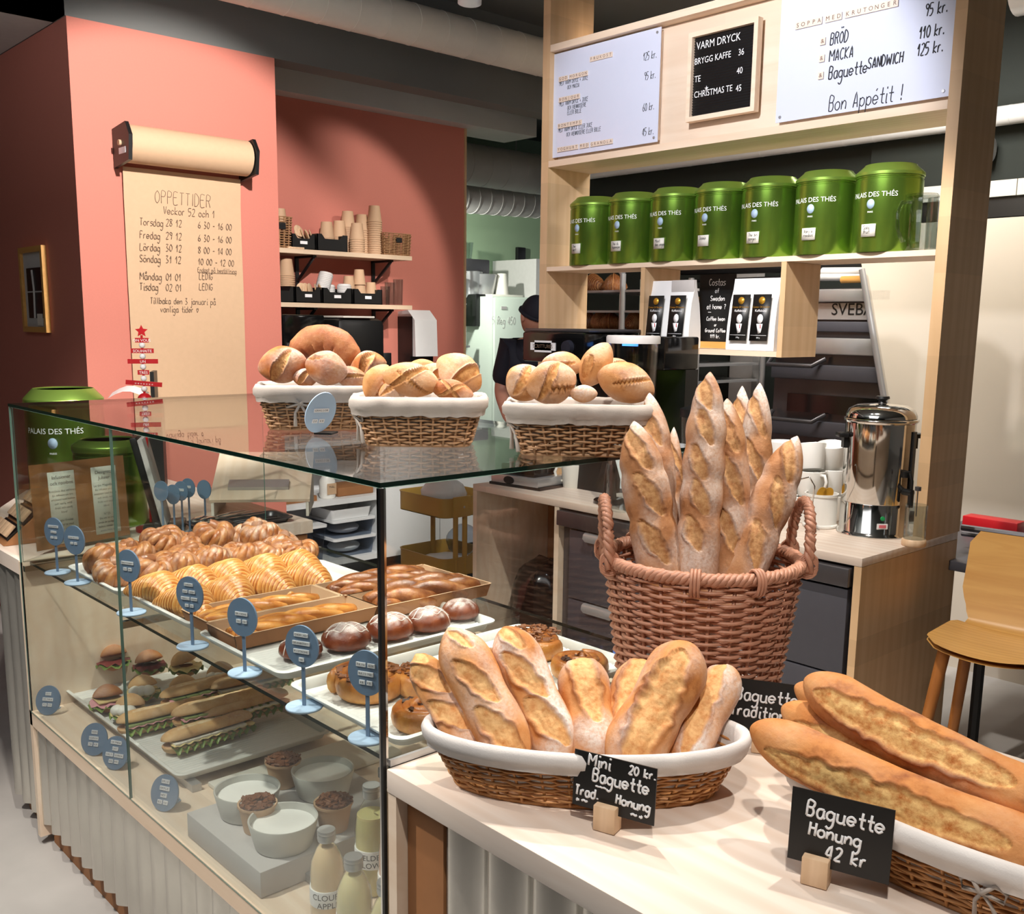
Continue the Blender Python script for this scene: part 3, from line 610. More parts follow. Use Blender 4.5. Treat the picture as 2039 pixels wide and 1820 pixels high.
stack(651, 9, Z1 + .006, YS + .13, 'the leftmost tall stack rising from the black bin on the upper shelf', .009); stack(676, 10, Z1 + .01, YS + .14, 'the second tall stack from the left on the upper shelf', .009)
stack(693, 13, Z1 + .001, YS + .16, 'the third tall stack from the left on the upper shelf'); stack(721, 12, Z1 + .001, YS + .15, 'the fourth tall stack behind the short stack on the upper shelf')
stack(711, 7, Z1 + .001, YS + .045, 'the short front stack on the upper shelf'); stack(746, 16, Z1 + .001, YS + .1, 'the rightmost stack beside the small wicker basket on the upper shelf')
stack(569, 6, Z2 + .09, YS + .1, 'the stack at the left end of the lower shelf', .011)
def bin_(px0, px1, z, label, plate=True, yy=YS + .02, h=.085):
    a = at(px0, 480, y=yy).x; b = at(px1, 480, y=yy).x
    t = thing('storage_bin', label, 'bin', ((a + b) / 2, yy + .1, z + .001), 0, 'black bins on the wall shelves'); w2 = (b - a) / 2
    mb = MB(); f = [(-w2, 0), (w2, 0), (w2, h), (w2 * .7, h), (w2 * .5, h * .72), (-w2 * .5, h * .72), (-w2 * .7, h), (-w2, h)]
    mb.prism(f, .096, .1, M=frame((0, 0, 0), (1, 0, 0), (0, 0, 1), (0, -1, 0))).box(-w2, w2, .096, .1, 0, h).box(-w2, -w2 + .004, -.1, .1, 0, h).box(w2 - .004, w2, -.1, .1, 0, h).box(-w2, w2, -.1, .1, 0, .004).build('body', 'black', t)
    if plate: MB().box(-.022, .022, -.102, -.100, h * .35, h * .55).build('label_plate', 'chalk', t)
    return t
bin_(581, 628, Z1, 'black bin left on the upper shelf holding wooden lids', True, h=.08); bin_(632, 692, Z1, 'black bin on the upper shelf holding two tall cup stacks', False, h=.09)
bin_(545, 583, Z2, 'black bin cut off by the column on the lower shelf', False); bin_(586, 637, Z2, 'black bin of wooden spoons on the lower shelf'); bin_(641, 699, Z2, 'black bin of white cup lids on the lower shelf'); bin_(703, 760, Z2, 'black bin of brown paper cups on the lower shelf')
def lid_mb(): return MB().lathe([(0, 0), (.036, 0), (.041, .004), (.042, .009), (.038, .011), (.036, .018), (.03, .02), (.028, .016), (0, .016)], 20)
lid0 = tag(lid_mb().build('cup_lid', 'plastic_lid'), 'x', 'cup lid')  # white plastic lid for the paper cups
for k in range(11): cup(lid0, (at(642, 480, y=YS + .1).x + .003 * k, YS + .12, Z2 + .06 + .0095 * k), 'white cup lid nested in the taller leaning lid stack in the lower shelf bin', 'white lids in the taller stack', (.0, .22, 0))
for k in range(4): cup(lid0, (at(661, 480, y=YS + .1).x, YS + .15, Z2 + .06 + .0095 * k), 'white cup lid half hidden in the middle of the lid bin', 'white lids in the middle')
for k in range(5): cup(lid0, (at(680, 480, y=YS + .1).x, YS + .08, Z2 + .055 + .0095 * k), 'white cup lid nested in the shorter lid stack at the right of the bin', 'white lids in the shorter stack')
for px, dz, nm in ((697, .075, 'small brown paper cup at the left in the cup bin'), (719, .055, 'small brown paper cup under a taller stack in the cup bin'), (718, .115, 'small brown paper cup topping the taller stack in the cup bin'), (741, .045, 'small brown paper cup at the right in the cup bin')):
    cup(cup_small, (at(px, 480, y=YS + .1).x, YS + .12, Z2 + dz + .085), nm, None, (pi, 0, 0))
wl = tag(MB().lathe([(0, 0), (.03, .001), (.034, .006), (.03, .008), (0, .006)], 18).build('wooden_lid', 'wood_block'), 'x', 'disc')  # loose wooden lid, copied into the bins
for k, (px, dz, r_) in enumerate(((588, .075, .5), (598, .085, .9), (606, .08, 1.2), (614, .082, 1.0), (590, .1, .2))): cup(wl, (at(px, 480, y=YS + .1).x, YS + .08, Z1 + dz), 'pale wooden lid standing in the left bin of the upper shelf', 'wooden lids in the upper bin', (1.2, .2, r_))
for k, px in enumerate((592, 600, 608, 620, 628)): cup(wl, (at(px, 480, y=YS + .1).x, YS + .07, Z2 + .075), 'pale wooden lid standing in the spoon bin of the lower shelf', 'wooden lids in the lower bin', (1.35, .1, .3 * k))
tag(MB().box(-.05, .05, -.03, .03, 0, .01, bev=.003).build('wooden_tray', 'wood_block', None, (at(593, 480, y=YS).x, YS + .045, Z1 + .001)), 'small pale wooden tray at the shelf edge below the left bin', 'tray')
def small_basket(px, w_, h, d, label, z, yy):
    t = thing('wicker_basket', label, 'basket', (at(px, 480, y=yy).x, yy + d / 2, z)); ol = lambda f: rrect(w_ / 2 * (.94 + .06 * f), d / 2 * (.94 + .06 * f), .012, 3)
    weave(ol, h, 13, 22, .0042, 3, .004).build('weave', 'wicker_tan', t); MB().box(-.02, .02, -d / 2 - .006, -d / 2 + .004, h * .58, h * .78).build('handle_hole', 'black', t); return t
small_basket(794, .19, .13, .2, 'small square wicker basket at the right end of the upper shelf', Z1, YS + .02); small_basket(562, .13, .17, .2, 'wicker basket cut off by the column at the left of the upper shelf', Z1, YS + .02)
cup(cup_small, (at(563, 480, y=YS + .1).x, YS + .12, Z1 + .215), 'paper cup upside down on top of the left wicker basket', None, (pi, 0, 0))
for k, (px, h, nm) in enumerate(((775, .13, 'short empty glass on the lower wall shelf'), (792, .15, 'tall empty glass at the right end of the lower wall shelf'), (784, .11, 'empty glass behind the other two on the lower wall shelf'))):
    tag(MB().lathe([(0, 0), (.026, 0), (.03, h), (.028, h), (.024, .006), (0, .006)], 20).build('drinking_glass', 'jar_glass', None, (at(px, 480, y=YS + .05).x, YS + .05 + .09 * (k == 2), Z2 + .001)), nm, 'glass')
# towel dispenser
a = at(838, 670, y=3.78); t = thing('paper_dispenser', 'white and black paper dispenser on the terracotta wall', 'dispenser', (a.x, 3.9, a.z))
MB().prism([(0, .15), (-.1, .16), (-.17, .1), (-.18, -.12), (0, -.12)], -.085, .085, M=frame((0, 0, 0), (0, 1, 0), (0, 0, 1), (1, 0, 0))).build('cover', 'white', t)
MB().box(-.088, .088, -.13, 0, -.19, -.12).box(-.088, -.0855, -.15, 0, -.12, .12).build('body', 'black', t)
tag(MB().box(-.035, .035, -.02, 0, -.06, .06, bev=.004).build('wall_socket', 'black', None, at(767, 722, y=3.9)), 'black wall socket left of the white dispenser', 'socket')
# under the shelves: counter with coffee machine, towel, black jug
struct('trim_back_counter', MB().box(1.66, 2.42, 3.5, 3.9, 1.30, 1.335).box(1.66, 2.05, 3.52, 3.9, 1.42, 1.44), 'off_white')
a = at(583, 630, y=3.75); t = thing('coffee_machine', 'black glossy coffee machine on the shelf beside the terracotta column', 'machine', (a.x, 3.72, 1.441)); MB().box(-.16, .1, -.14, .14, 0, .21, bev=.012).build('body', 'black_gloss', t); MB().box(-.14, .08, -.143, -.139, .02, .06).build('front_strip', 'dark_steel', t)
a = at(690, 660, y=3.72); t = thing('brewer', 'black rounded brewer half hidden behind the round bread loaf', 'machine', (a.x, 3.70, 1.336)); MB().box(-.17, .15, -.16, .16, 0, .3, bev=.04).build('body', 'black', t)
MB().box(-.14, .07, -.165, .12, .301, .312, bev=.004).build('tray', 'off_white', t)
# ---------------------------------------------------------------- glass display case
CL, CDp, ZS, ZT, ZD = 1.845, .80, .905, 1.374, .44
def corrugated(x, y0, y1, z0, z1, pitch=.084, amp=.012):
    mb = MB(); n = int((y1 - y0) / pitch * 10); P = []
    for i in range(n + 1):
        y = y0 + (y1 - y0) * i / n; P.append([(x - amp * cos(2 * pi * (y - y0) / pitch), y, z) for z in (z0, z1)])
    mb.grid(P, n + 1, 2); P2 = [[(q[0] + .002, q[1], q[2]) for q in r] for r in P[::-1]]; mb.grid(P2, n + 1, 2); return mb
plain('glass_edge_pale', srgb(92, 122, 112), rough=.15)
case = thing('display_case', 'long glass display case of pastries on a corrugated metal base', 'display case')
MB().box(.012, CDp, .0, CL, ZD - .045, ZD).build('deck', 'wood_panel', case)
MB().box(-.004, .012, .0, CL + .02, ZD - .045, ZD + .002).build('front_rail', 'wood_frame_y', case)
MB().box(-.004, CDp, CL, CL + .022, .03, ZS).build('end_panel', 'wood_panel', case)
MB().box(.03, CDp, 0, .02, .03, ZS - .03).build('end_panel', 'wood_panel', case)
corrugated(.018, .0, CL, .07, ZD - .045).build('corrugated_front', 'galv', case, ang=180)
MB().box(.035, .05, 0, CL, 0.0, .075).box(.05, CDp, 0, CL, .0, .03).build('kick_board', 'kraft_dark', case)
MB().box(CDp - .02, CDp, 0, CL, .03, ZS - .1).build('back_panel', 'wood_panel', case)
def pane(x0, x1, y0, y1, z0, z1, name, m='glass'):
    """thin sheet: faces clear, rim dark green"""
    d = (x1 - x0, y1 - y0, z1 - z0); ax = d.index(min(d)); mb = MB(); vs = [(x, y, z) for z in (z0, z1) for y in (y0, y1) for x in (x0, x1)]
    F = [(0, 2, 3, 1), (4, 5, 7, 6), (0, 1, 5, 4), (2, 6, 7, 3), (0, 4, 6, 2), (1, 3, 7, 5)]; A = [2, 2, 1, 1, 0, 0]
    for f, a in zip(F, A): mb.f.append(f); mb.m.append(0 if a == ax else 1)
    mb.v = vs; return mb.build(name, [m, 'glass_edge' if name in ('top_pane', 'shelf_pane') else 'glass_edge_pale'], case, ang=5)
pane(-.006, CDp, -.006, CL + .006, ZT - .008, ZT, 'top_pane'); pane(.02, CDp - .01, .012, CL - .004, ZS - .008, ZS, 'shelf_pane')
pane(-.006, 0, .004, 1.088, ZD, ZT - .009, 'front_pane'); pane(-.006, 0, 1.092, CL, ZD, ZT - .009, 'front_pane')
pane(.004, CDp, -.006, 0, ZS, ZT - .009, 'end_pane'); pane(.004, CDp, CL, CL + .006, ZS, ZT - .009, 'end_pane')
MB().box(-.007, -.001, -.007, -.001, .06, ZT - .009).build('corner_trim', 'black', case); MB().box(.0, .004, -.0065, -.0025, ZD, ZT - .01).box(-.0065, -.0025, .0, .004, ZD, ZT - .01).build('corner_trim', 'chrome', case)
for y0 in (.004, 1.09, CL - .02): MB().box(.0, CDp - .02, y0, y0 + .014, ZS - .026, ZS - .009).build('shelf_bracket', 'chrome', case)
MB().box(.004, .55, -.012, -.006, ZS + .001, ZS + .012).build('end_rail', 'steel', case)
for y0 in (.02, 1.02): MB().box(.125, .15, y0, y0 + .8, ZD + .001, ZD + .02).build('deck_rail', 'steel', case)
# left counter beyond the case
t = thing('counter', 'pale wooden counter continuing behind the far left end of the glass case', 'counter')
poly = [(0, CL + .024), (1.0, CL + .024), (1.0, 3.18), (.42, 3.18), (.22, 2.83), (.07, 2.45), (0, 2.14)]
MB().prism(poly, ZS - .045, ZS).build('worktop', 'wood_top', t); corrugated(.018, CL + .025, 2.14, .07, ZS - .046).build('corrugated_front', 'galv', t, ang=180)
MB().prism([(.05, CL + .03), (.98, CL + .03), (.98, 3.1), (.45, 3.1), (.3, 2.8), (.12, 2.4), (.05, 2.13)], 0, ZS - .05).build('body', 'kraft_dark', t)
# ---------------------------------------------------------------- trays
def tray_mb(w, d, h=.022, lip=.012):
    """w along y, d along x, origin front left corner at (0,0)"""
    mb = MB(); o = [(x + d / 2, y + w / 2) for x, y in rrect(d / 2, w / 2, .025, 5)]; n = len(o); P = []
    for s, z in ((.0, 0), (0, .003), (.002, .004)): pass
    def off(k, q): x, y = o[k]; return (d / 2 + (x - d / 2) * (1 - 2 * q / d), w / 2 + (y - w / 2) * (1 - 2 * q / w))
    prof = [(lip + .006, .0015), (lip + .004, .002), (lip, h - .004), (lip - .004, h), (.003, h), (0, h - .002), (.001, h - .006), (lip - .002, h - .006), (lip + .004, 0)]
    for k in range(n): P.append([(*off(k, q), z) for q, z in prof])
    mb.grid(P, n, len(prof), cu=True); mb.f.append(tuple(k * len(prof) for k in range(n))); mb.m.append(0); mb.f.append(tuple(k * len(prof) + len(prof) - 1 for k in range(n))[::-1]); mb.m.append(0); return mb
def tray(label, x, y, z, w, d, rz=0, mat='tray_white', ribs=True, tilt=0):
    t = thing('serving_tray', label, 'tray', (x, y, z), rz); tray_mb(w, d).build('tray_body', mat, t)
    if ribs:
        mb = MB(); P = []; n = int(w / .014) * 4
        for i in range(n + 1): yy = .022 + (w - .044) * i / n; P.append([(xx, yy, .0045 + .0028 * abs(sin(pi * i / 4))) for xx in (.022, d - .022)])
        mb.grid(P, n + 1, 2).build('ribbed_mat', 'tray_white', t, ang=180)
    return t
z = ZS + .001
tray('serving tray of braided knot buns at the far left of the glass shelf', .055, 1.262, z, .375, .58)
tray('serving tray under the two rows of croissants', .07, .872, z, .375, .58, 0, 'tray_white', False)
tray('serving tray of sugar-dusted glazed round buns', .06, .44, z, .375, .58)
tray('serving tray of nut and raisin swirls nearest the glass corner', .045, .022, z, .37, .62)
tray('serving tray under the filled buns and baguette sandwiches', .10, 1.045, ZD + .021, .84, .46)
tag(MB().box(.17, .66, .86, 1.03, ZD + .001, ZD + .014, bev=.004).build('serving_board', 'off_white'), 'pale flat board on the case floor behind the yogurt bowls', 'board')
# buns
KN = []
ks = [(i, knot_mb(i, .03 + .002 * (i % 3), .1 + .25 * (i % 3 == 1))) for i in range(4)]
spots = [(188, 1095, 0), (232, 1082, 0), (270, 1070, 0), (300, 1065, 0), (350, 1055, 0), (392, 1062, 1), (430, 1052, 1), (468, 1048, 1), (505, 1060, 1), (235, 1140, 2), (295, 1128, 2), (338, 1120, 3), (375, 1130, 0), (415, 1104, 1), (465, 1100, 3), (520, 1098, 3), (573, 1085, 0)]
nm = ['leftmost dark knot bun behind the round sign, back row', 'second dark knot bun from the left in the back row', 'third dark knot bun in the back row, topping a pair', 'dark knot bun just left of the glass seam in the back row', 'darkest glossy knot bun behind the glass seam', 'dull knot bun behind the glass reflection edge', 'tallest pale knot bun at the back of the tray', 'pale flat knot bun far back near the tongs', 'far pale knot bun at the back right of the tray', 'sugar-topped knot bun at the front left tray corner', 'golden knot bun in the front row, left of the seam', 'golden knot bun with white sugar in the front row', 'golden knot bun right of the seam in the front row', 'sugar-crusted knot bun in the middle of the front row', 'frosted knot bun in the front row under the reflection', 'white sugared knot bun in the front row, second from right', 'dark chocolate knot bun at the right end by the wall']
pos = []
for r_, yy in ((0, 1.56), (1, 1.44), (2, 1.325)):
    for c in range(6): pos.append((.115 + .092 * c + .02 * (r_ == 1), yy, 0))
protos = {}
pos2 = [(.135, 1.55), (.215, 1.55), (.30, 1.555), (.375, 1.545), (.46, 1.54), (.53, 1.54), (.575, 1.47), (.60, 1.55), (.60, 1.40), (.115, 1.40), (.20, 1.385), (.275, 1.375), (.335, 1.455), (.375, 1.37), (.455, 1.36), (.53, 1.335), (.60, 1.30)]
for i, (x, y) in enumerate(pos2):
    sd = spots[i][2] if i not in (9,) else 1
    if sd not in protos: o = ks[sd][1].build('knot_bun', 'knot_glaze', ang=180); protos[sd] = o
    else: o = protos[sd].copy(); COL.objects.link(o)
    o.location = (x, y, z + .008 + (.028 if i in (2, 4, 6) else 0)); o.rotation_euler = (.12 * sin(i * 2.1), .1 * cos(i * 1.7), i * 1.3); o.scale = (1.12, 1.12, 1.3 if i < 9 else 1.15)
    tag(o, nm[i], 'bun', 'braided knot buns on the far tray')
# croissants (two rows)
cr = [croissant_mb(s) for s in (0, 3)]
cp = [(.125, 1.155, 'pale croissant at the left end of the back row'), (.225, 1.165, 'second croissant from the left in the back row'), (.325, 1.17, 'third croissant in the back row'), (.43, 1.165, 'fourth croissant in the back row, in front of the plastic boxes'), (.525, 1.15, 'darkest croissant at the right end of the back row'),
      (.135, 1.0, 'palest croissant at the left end of the front row'), (.25, 1.01, 'second croissant from the left in the front row'), (.365, 1.02, 'third croissant in the front row'), (.475, 1.02, 'fourth croissant in the front row near the glass edge'), (.565, 1.02, 'croissant at the right end of the front row behind the glass corner')]
pr = [None, None]
for i, (x, y, lb) in enumerate(cp[:9]):
    k = i % 2
    if pr[k] is None: o = cr[k].build('croissant', 'croissant_crust', ang=180); pr[k] = o
    else: o = pr[k].copy(); COL.objects.link(o)
    o.location = (x, y, z + .004); o.rotation_euler = (0, 0, -1.38 + .16 * sin(i * 1.9)); o.scale = (1.12, 1.2, 1.22); tag(o, lb, 'croissant', 'croissants in two rows on the tray')
# cardboard boxes with twists
def card_box(label, x, y, w, d, h=.034, zz=None, rz=0):
    t = thing('card_tray', label, 'tray', (x, y, zz or z + .012), rz); mb = MB()
    mb.box(0, d, 0, w, 0, .003); q = .008
    for a, b in (((0, 0), (d, 0)), ((d, 0), (d, w)), ((d, w), (0, w)), ((0, w), (0, 0))):
        A = Vector((*a, 0)); B = Vector((*b, 0)); nn = Vector((B.y - A.y, A.x - B.x, 0)).normalized()
        A2 = A + nn * q - (B - A).normalized() * q; B2 = B + nn * q + (B - A).normalized() * q
        mb.grid([[A, A2 + Vector((0, 0, h))], [B, B2 + Vector((0, 0, h))]], 2, 2); mb.grid([[B + nn * .002, B2 + nn * .002 + Vector((0, 0, h))], [A + nn * .002, A2 + nn * .002 + Vector((0, 0, h))]], 2, 2, mi=1)
        mb.grid([[A2 + Vector((0, 0, h)), A2 + nn * .004 + Vector((0, 0, h))], [B2 + Vector((0, 0, h)), B2 + nn * .004 + Vector((0, 0, h))]], 2, 2)
    mb.build('card', ['kraft', 'kraft_dark'], t); return t
card_box('brown card tray of pastry twists in front of the croissants', .085, .80, .115, .33); card_box('brown card tray of pastry twists above the round buns', .08, .66, .115, .35)
card_box('dark brown card tray of long twists behind the glass corner', .44, .79, .12, .33); card_box('dark brown card tray of long loaves at the right behind the glass', .45, .65, .12, .33)
def twist_mb(Ln, r, seed=0, st=3):
    mb = MB(); n = 80
    for s in range(st):
        pts = []; rr = []
        for i in range(n):
            u = i / (n - 1); a = u * 9 + 2 * pi * s / st + seed; e = r * .5 * (1 - abs(2 * u - 1) ** 4); pts.append((u * Ln, e * cos(a) * 1.3, r * .62 + e * sin(a) * .8)); rr.append(r * (.45 + .3 * (1 - abs(2 * u - 1) ** 3)))
        b = len(mb.v); mb.tube(pts, rr, 10, mask=0., flour=0., bake=0.)
        for i in range(n):
            for k in range(10): mb.a['bake'][b + i * 10 + k] = max(0, min(1, .3 + .5 * sin(k * 1.9 + i * .12) + .3 * nz(i * .2, k, seed)))
    return mb
for i, (x, y, Ln, r, rz, lb, mt) in enumerate(((.10, .85, .30, .022, .03, 'golden pastry twist in the card tray before the croissants', 'croissant_crust'), (.10, .885, .28, .02, -.05, 'thin golden pastry twist behind another in the front card tray', 'croissant_crust'), (.095, .70, .32, .024, .05, 'golden pastry twist in the card tray above the round buns', 'croissant_crust'), (.1, .74, .29, .02, -.02, 'golden pastry twist lying behind in the card tray above the round buns', 'croissant_crust'),
        (.45, .88, .30, .03, .02, 'large dark twisted loaf in the far card tray behind the corner post', 'knot_glaze'), (.45, .83, .30, .028, -.04, 'dark twisted loaf at the front of the far card tray', 'knot_glaze'), (.46, .73, .31, .034, .03, 'long dark loaf lying behind in the right card tray', 'knot_glaze'), (.46, .685, .31, .033, -.02, 'long floured dark loaf at the front of the right card tray', 'knot_glaze'))):
    o = twist_mb(Ln, r, i * 1.3, 3 if i < 6 else 2).build('pastry_twist', mt, None, (x, y, z + .016), 180, (0, 0, rz)); tag(o, lb, 'pastry')
# glazed round buns with icing threads
for i, (px, py, w_, lb) in enumerate(((590, 1318, .85, 'small glazed bun at the left end half behind the dark round sign'), (682, 1300, 1.0, 'glazed round bun with icing threads left of the corner post'), (770, 1278, 1.0, 'glazed round bun crossed by the glass corner post'), (848, 1262, .95, 'glazed round bun with icing right of the corner post'), (912, 1238, .85, 'sugar-dusted round bun at the far right of the tray'))):
    b = at(px, py, z=z + .008); mb = MB(); rad = .049 * w_; P = []; fl = []; bk = []
    for a in range(19):
        row = []
        for j in range(28):
            th = pi * a / 18; ph = 2 * pi * j / 28; zz = -cos(th); rr = sin(th) ** (.9) * rad * (1 + .02 * nz(cos(ph) * 2, sin(ph) * 2, i)); hh = rad * (.78 * zz if zz > 0 else .42 * zz)
            row.append((rr * cos(ph) * 1.12, rr * sin(ph), hh + .42 * rad)); fl.append(max(0, min(1, 1.6 * (zz - .55) + .8 * nz(cos(ph) * rr * 90, sin(ph) * rr * 90, i)))) if zz > .3 else fl.append(0); bk.append(.4 + .3 * nz(cos(ph), sin(ph), zz))
        P.append(row)
    mb.grid(P, 19, 28, cv=True, flour=fl, mask=0., bake=bk); o = mb.build('glazed_bun', 'choco_glaze', None, b + Vector((.02, .015, 0)), 180, (0, 0, -.4)); tag(o, lb, 'bun', 'glazed round buns on the tray')
    if i < 4:
        ic = MB()
        for k in range(4):
            pts = []
            for q in range(25):
                t_ = -1 + 2 * q / 24; yv = .014 * (k - 1.5) + .009 * sin(t_ * 7 + k * 2 + i); xx = t_ * rad * .95; s_ = max(0, 1 - (xx / rad / 1.12) ** 2 - (yv / rad) ** 2); pts.append((xx, yv, .42 * rad + rad * .78 * sqrt(s_) + .0008))
            ic.tube(pts, .0011, 5)
        ic.build('icing_thread', 'white_icing', o, ang=180)
# swirls
sw = [('large nut swirl at the left of the nearest tray, half behind the dark sign', (.15, .265), .074, 1.05, .5, 0), ('nut-topped swirl behind the glass corner post', (.245, .20), .062, 1., 1.4, 1), ('shiny raisin swirl low beside the mini baguette basket', (.135, .075), .056, 1., 2.3, 2), ('dark nut swirl far back behind the mini baguettes', (.56, .24), .066, 1.05, .2, 3), ('dark shiny swirl near the tall wicker basket', (.53, .075), .06, 1., 1., 4), ('swirl hidden between mini baguettes in the middle of the tray', (.40, .20), .06, 1., 2.8, 5)]
for i, (lb, (x, y), R, sx, rz, sd) in enumerate(sw):
    t = thing('pastry_swirl', lb, 'pastry', (x, y, z + .008), rz, 'swirls on the nearest tray'); spiral_mb(sd, R, .046 if i < 2 else .04, 3.3, sx).build('dough', 'swirl_dough', t, ang=180)
    if i in (0, 1, 3): bits(MB(), 70, R * .86, .046, i, .0055, zf=lambda d: .010 * (1 - d / .06)).build('nut_topping', 'nuts', t)
    else: bits(MB(), 14, R * .6, .042, i, .005).build('raisin', 'currant', t)
# ---------------------------------------------------------------- round signs with letter tiles
def tiles(mb, words, size, y0, gap, M, dx=0):
    """each word a white strip with dark letters"""
    for r_, line in enumerate(words):
        ws = line.split(' '); wd = [len(a) * size * .74 + .003 for a in ws]; tot = sum(wd) + .004 * (len(ws) - 1); x = -tot / 2 + dx
        for a, q in zip(ws, wd):
            y = y0 - gap * r_; mb.box(x, x + q, y - size * .72, y + size * .72, 0, .0022, 0, M)
            for k, ch in enumerate(a): mb.text(ch, size * 1.05, M @ Matrix.Translation((x + .0015 + (k + .5) * size * .74, y, .0022)), 1)
            x += q + .004
def disc_sign(label, base, face, lines, r=.036, hp=.085, dark=False, size=.0062, y0=None, oval=1.12):
    t = thing('price_sign', label, 'sign', base, face, 'round price signs on the glass shelf')
    MB().lathe([(0, 0), (.034, 0), (.035, .003), (.034, .0045), (0, .0045)], 40).build('sign_base', 'disc_pale', t); MB().box(-.0035, .0035, -.0015, .0015, .004, hp + .004).build('stem', 'disc_blue', t)
    mb = MB(); F = frame((0, -.0022, hp + r * .98), (1, 0, 0), (0, 0, 1), (0, -1, 0)); c = [(r * cos(2 * pi * k / 48), r * oval * sin(2 * pi * k / 48)) for k in range(48)]
    mb.prism(c, -.002, .002, M=F); mb.build('sign_disc', 'disc_blue', t)
    n = len(lines)
    for q, ln in enumerate(lines): tl = MB(); tiles(tl, [ln], size, .0075 * (n - 1) - .0158 * q, .0158, F @ Matrix.Translation((0, 0, .002))); tl.build('letter_tiles', ['tile_white', 'ink'], t)
    return t
FACE = radians(-72)     # turned towards the customers
for (px, py, lines, lb) in ((115, 1141, ['KARDEMUMMA', 'BULLE', '32 KR'], 'first round sign from the left on the glass shelf, before the display box'), (155, 1161, ['KANELBULLE', '32 KR'], 'second round sign from the left, before the dark knot buns'), (262, 1221, ['CROISSANT', '32 KR'], 'third round sign from the left, between knot buns and croissants'), (384, 1288, ['SURDEG', 'OCH SMÖR', 'VANILJ KRÄM', '36 KR'], 'fourth round sign from the left, before the croissants'), (488, 1341, ['BRIOCHE', '36 KR'], 'fifth round sign from the left, before the card trays'), (606, 1409, ['CHOKLAD', 'GRANBERRY', 'PISTACHE', '48'], 'dark round sign before the glazed round buns'), (733, 1471, ['PAIN AUX', 'RAISINS', '48 KR'], 'largest dark round sign nearest the glass corner post')):
    b = at(px, py, z=ZS + .001); disc_sign(lb, b, FACE + .12, lines, size=.0052 if max(map(len, lines)) < 10 else .0045)
def lean_sign(label, px, py, lines, face, r=.04, zz=ZD + .001):
    b = at(px, py, z=zz); t = thing('price_sign', label, 'sign', b, face, 'round price signs on the case floor'); F = frame((0, 0, r * 1.06), (1, 0, 0), (0, sin(.3), cos(.3)), (0, -cos(.3), sin(.3)))
    c = [(r * cos(2 * pi * k / 48), r * 1.1 * sin(2 * pi * k / 48)) for k in range(48)]; MB().prism(c, -.002, .002, M=F).build('sign_disc', 'disc_blue', t)
    MB().box(-.006, .006, .0, .05, .0, .003).tube([(0, .05, .002), (0, .012, .05)], .003, 6).build('prop', 'disc_pale', t)
    n = len(lines)
    for q, ln in enumerate(lines): tl = MB(); tiles(tl, [ln], .0068, .0078 * (n - 1) + .004 - .0165 * q, .0165, F @ Matrix.Translation((0, 0, .002))); tl.build('letter_tiles', ['tile_white', 'ink'], t)
for px, py, lines, lb, f in ((98, 1421, ['OST', 'SKINKA', '75 KR'], 'round blue sign farthest left on the case floor', -.9), (190, 1501, ['ÄGG', 'GURKA', '70 KR'], 'left one of two overlapping blue signs on the case floor', -.95), (232, 1529, ['SKINKA', 'OST', 'SALT GURKA', '85 KR'], 'right one of two overlapping blue signs on the case floor', -1.05), (330, 1611, ['BRIE', 'ÄPPLE', 'NÖT', '85 KR'], 'round blue sign under the glass seam on the case floor', -1.1)):
    lean_sign(lb, px, py, lines, f)
# sandwiches
zz = ZD + .027
for i, (px, py, rz, kd, lb, tl, dz, mt) in enumerate(((215, 1405, -.6, 'ham', 'dark filled bun with ham and cheese at the front left of the sandwich tray', .3, 0, 'crust_brown'), (228, 1352, -.4, 'salami', 'dark filled bun stacked behind the ham bun', .35, .05, 'crust_brown'), (258, 1425, -.9, 'egg', 'pale filled bun with egg slices at the tray edge', .3, 0, 'sandwich_crust'), (285, 1385, -.5, 'egg', 'filled bun with egg behind the pale front bun', .3, .0, 'sandwich_crust'), (300, 1350, -.3, 'salami', 'dark salami bun far back on the sandwich tray', .25, .03, 'crust_brown'), (365, 1385, -.7, 'egg', 'filled bun with egg just right of the glass seam', .3, .0, 'sandwich_crust'), (372, 1352, .2, 'cheese', 'filled bun behind the egg bun right of the seam', .3, .03, 'sandwich_crust'), (440, 1370, -.7, 'egg', 'filled bun with egg and leaves at the back right of the tray', .3, .02, 'sandwich_crust'))):
    b = at(px, py + 12, z=zz); bun_sandwich(lb, b + Vector((0, 0, dz)), rz + FACE + 1.3, kd, i * 3 + 1, tl, .043, mt)
for i, (px, py, rz, Ln, kd, dz, lb) in enumerate(((235, 1462, -.04, .27, 'ham', 0, 'baguette sandwich with ham and a big lettuce leaf at the tray front'), (322, 1410, .02, .30, 'ham', .03, 'baguette sandwich stacked at the back left of the pile'), (420, 1392, -.04, .27, 'brie', .03, 'baguette sandwich at the back of the pile in shade'), (345, 1448, -.02, .29, 'ham', .035, 'baguette sandwich with pink ham in the middle of the pile'), (400, 1450, .03, .28, 'brie', .02, 'baguette sandwich with brie slices in the shade, right of the pile'), (325, 1500, .05, .27, 'brie', 0, 'baguette sandwich with radish, egg and lettuce nearest the yogurt bowls'))):
    b = at(px, py + 8, z=zz + dz); baguette_sandwich(lb, b, rz, Ln, kd, i * 5 + 2)
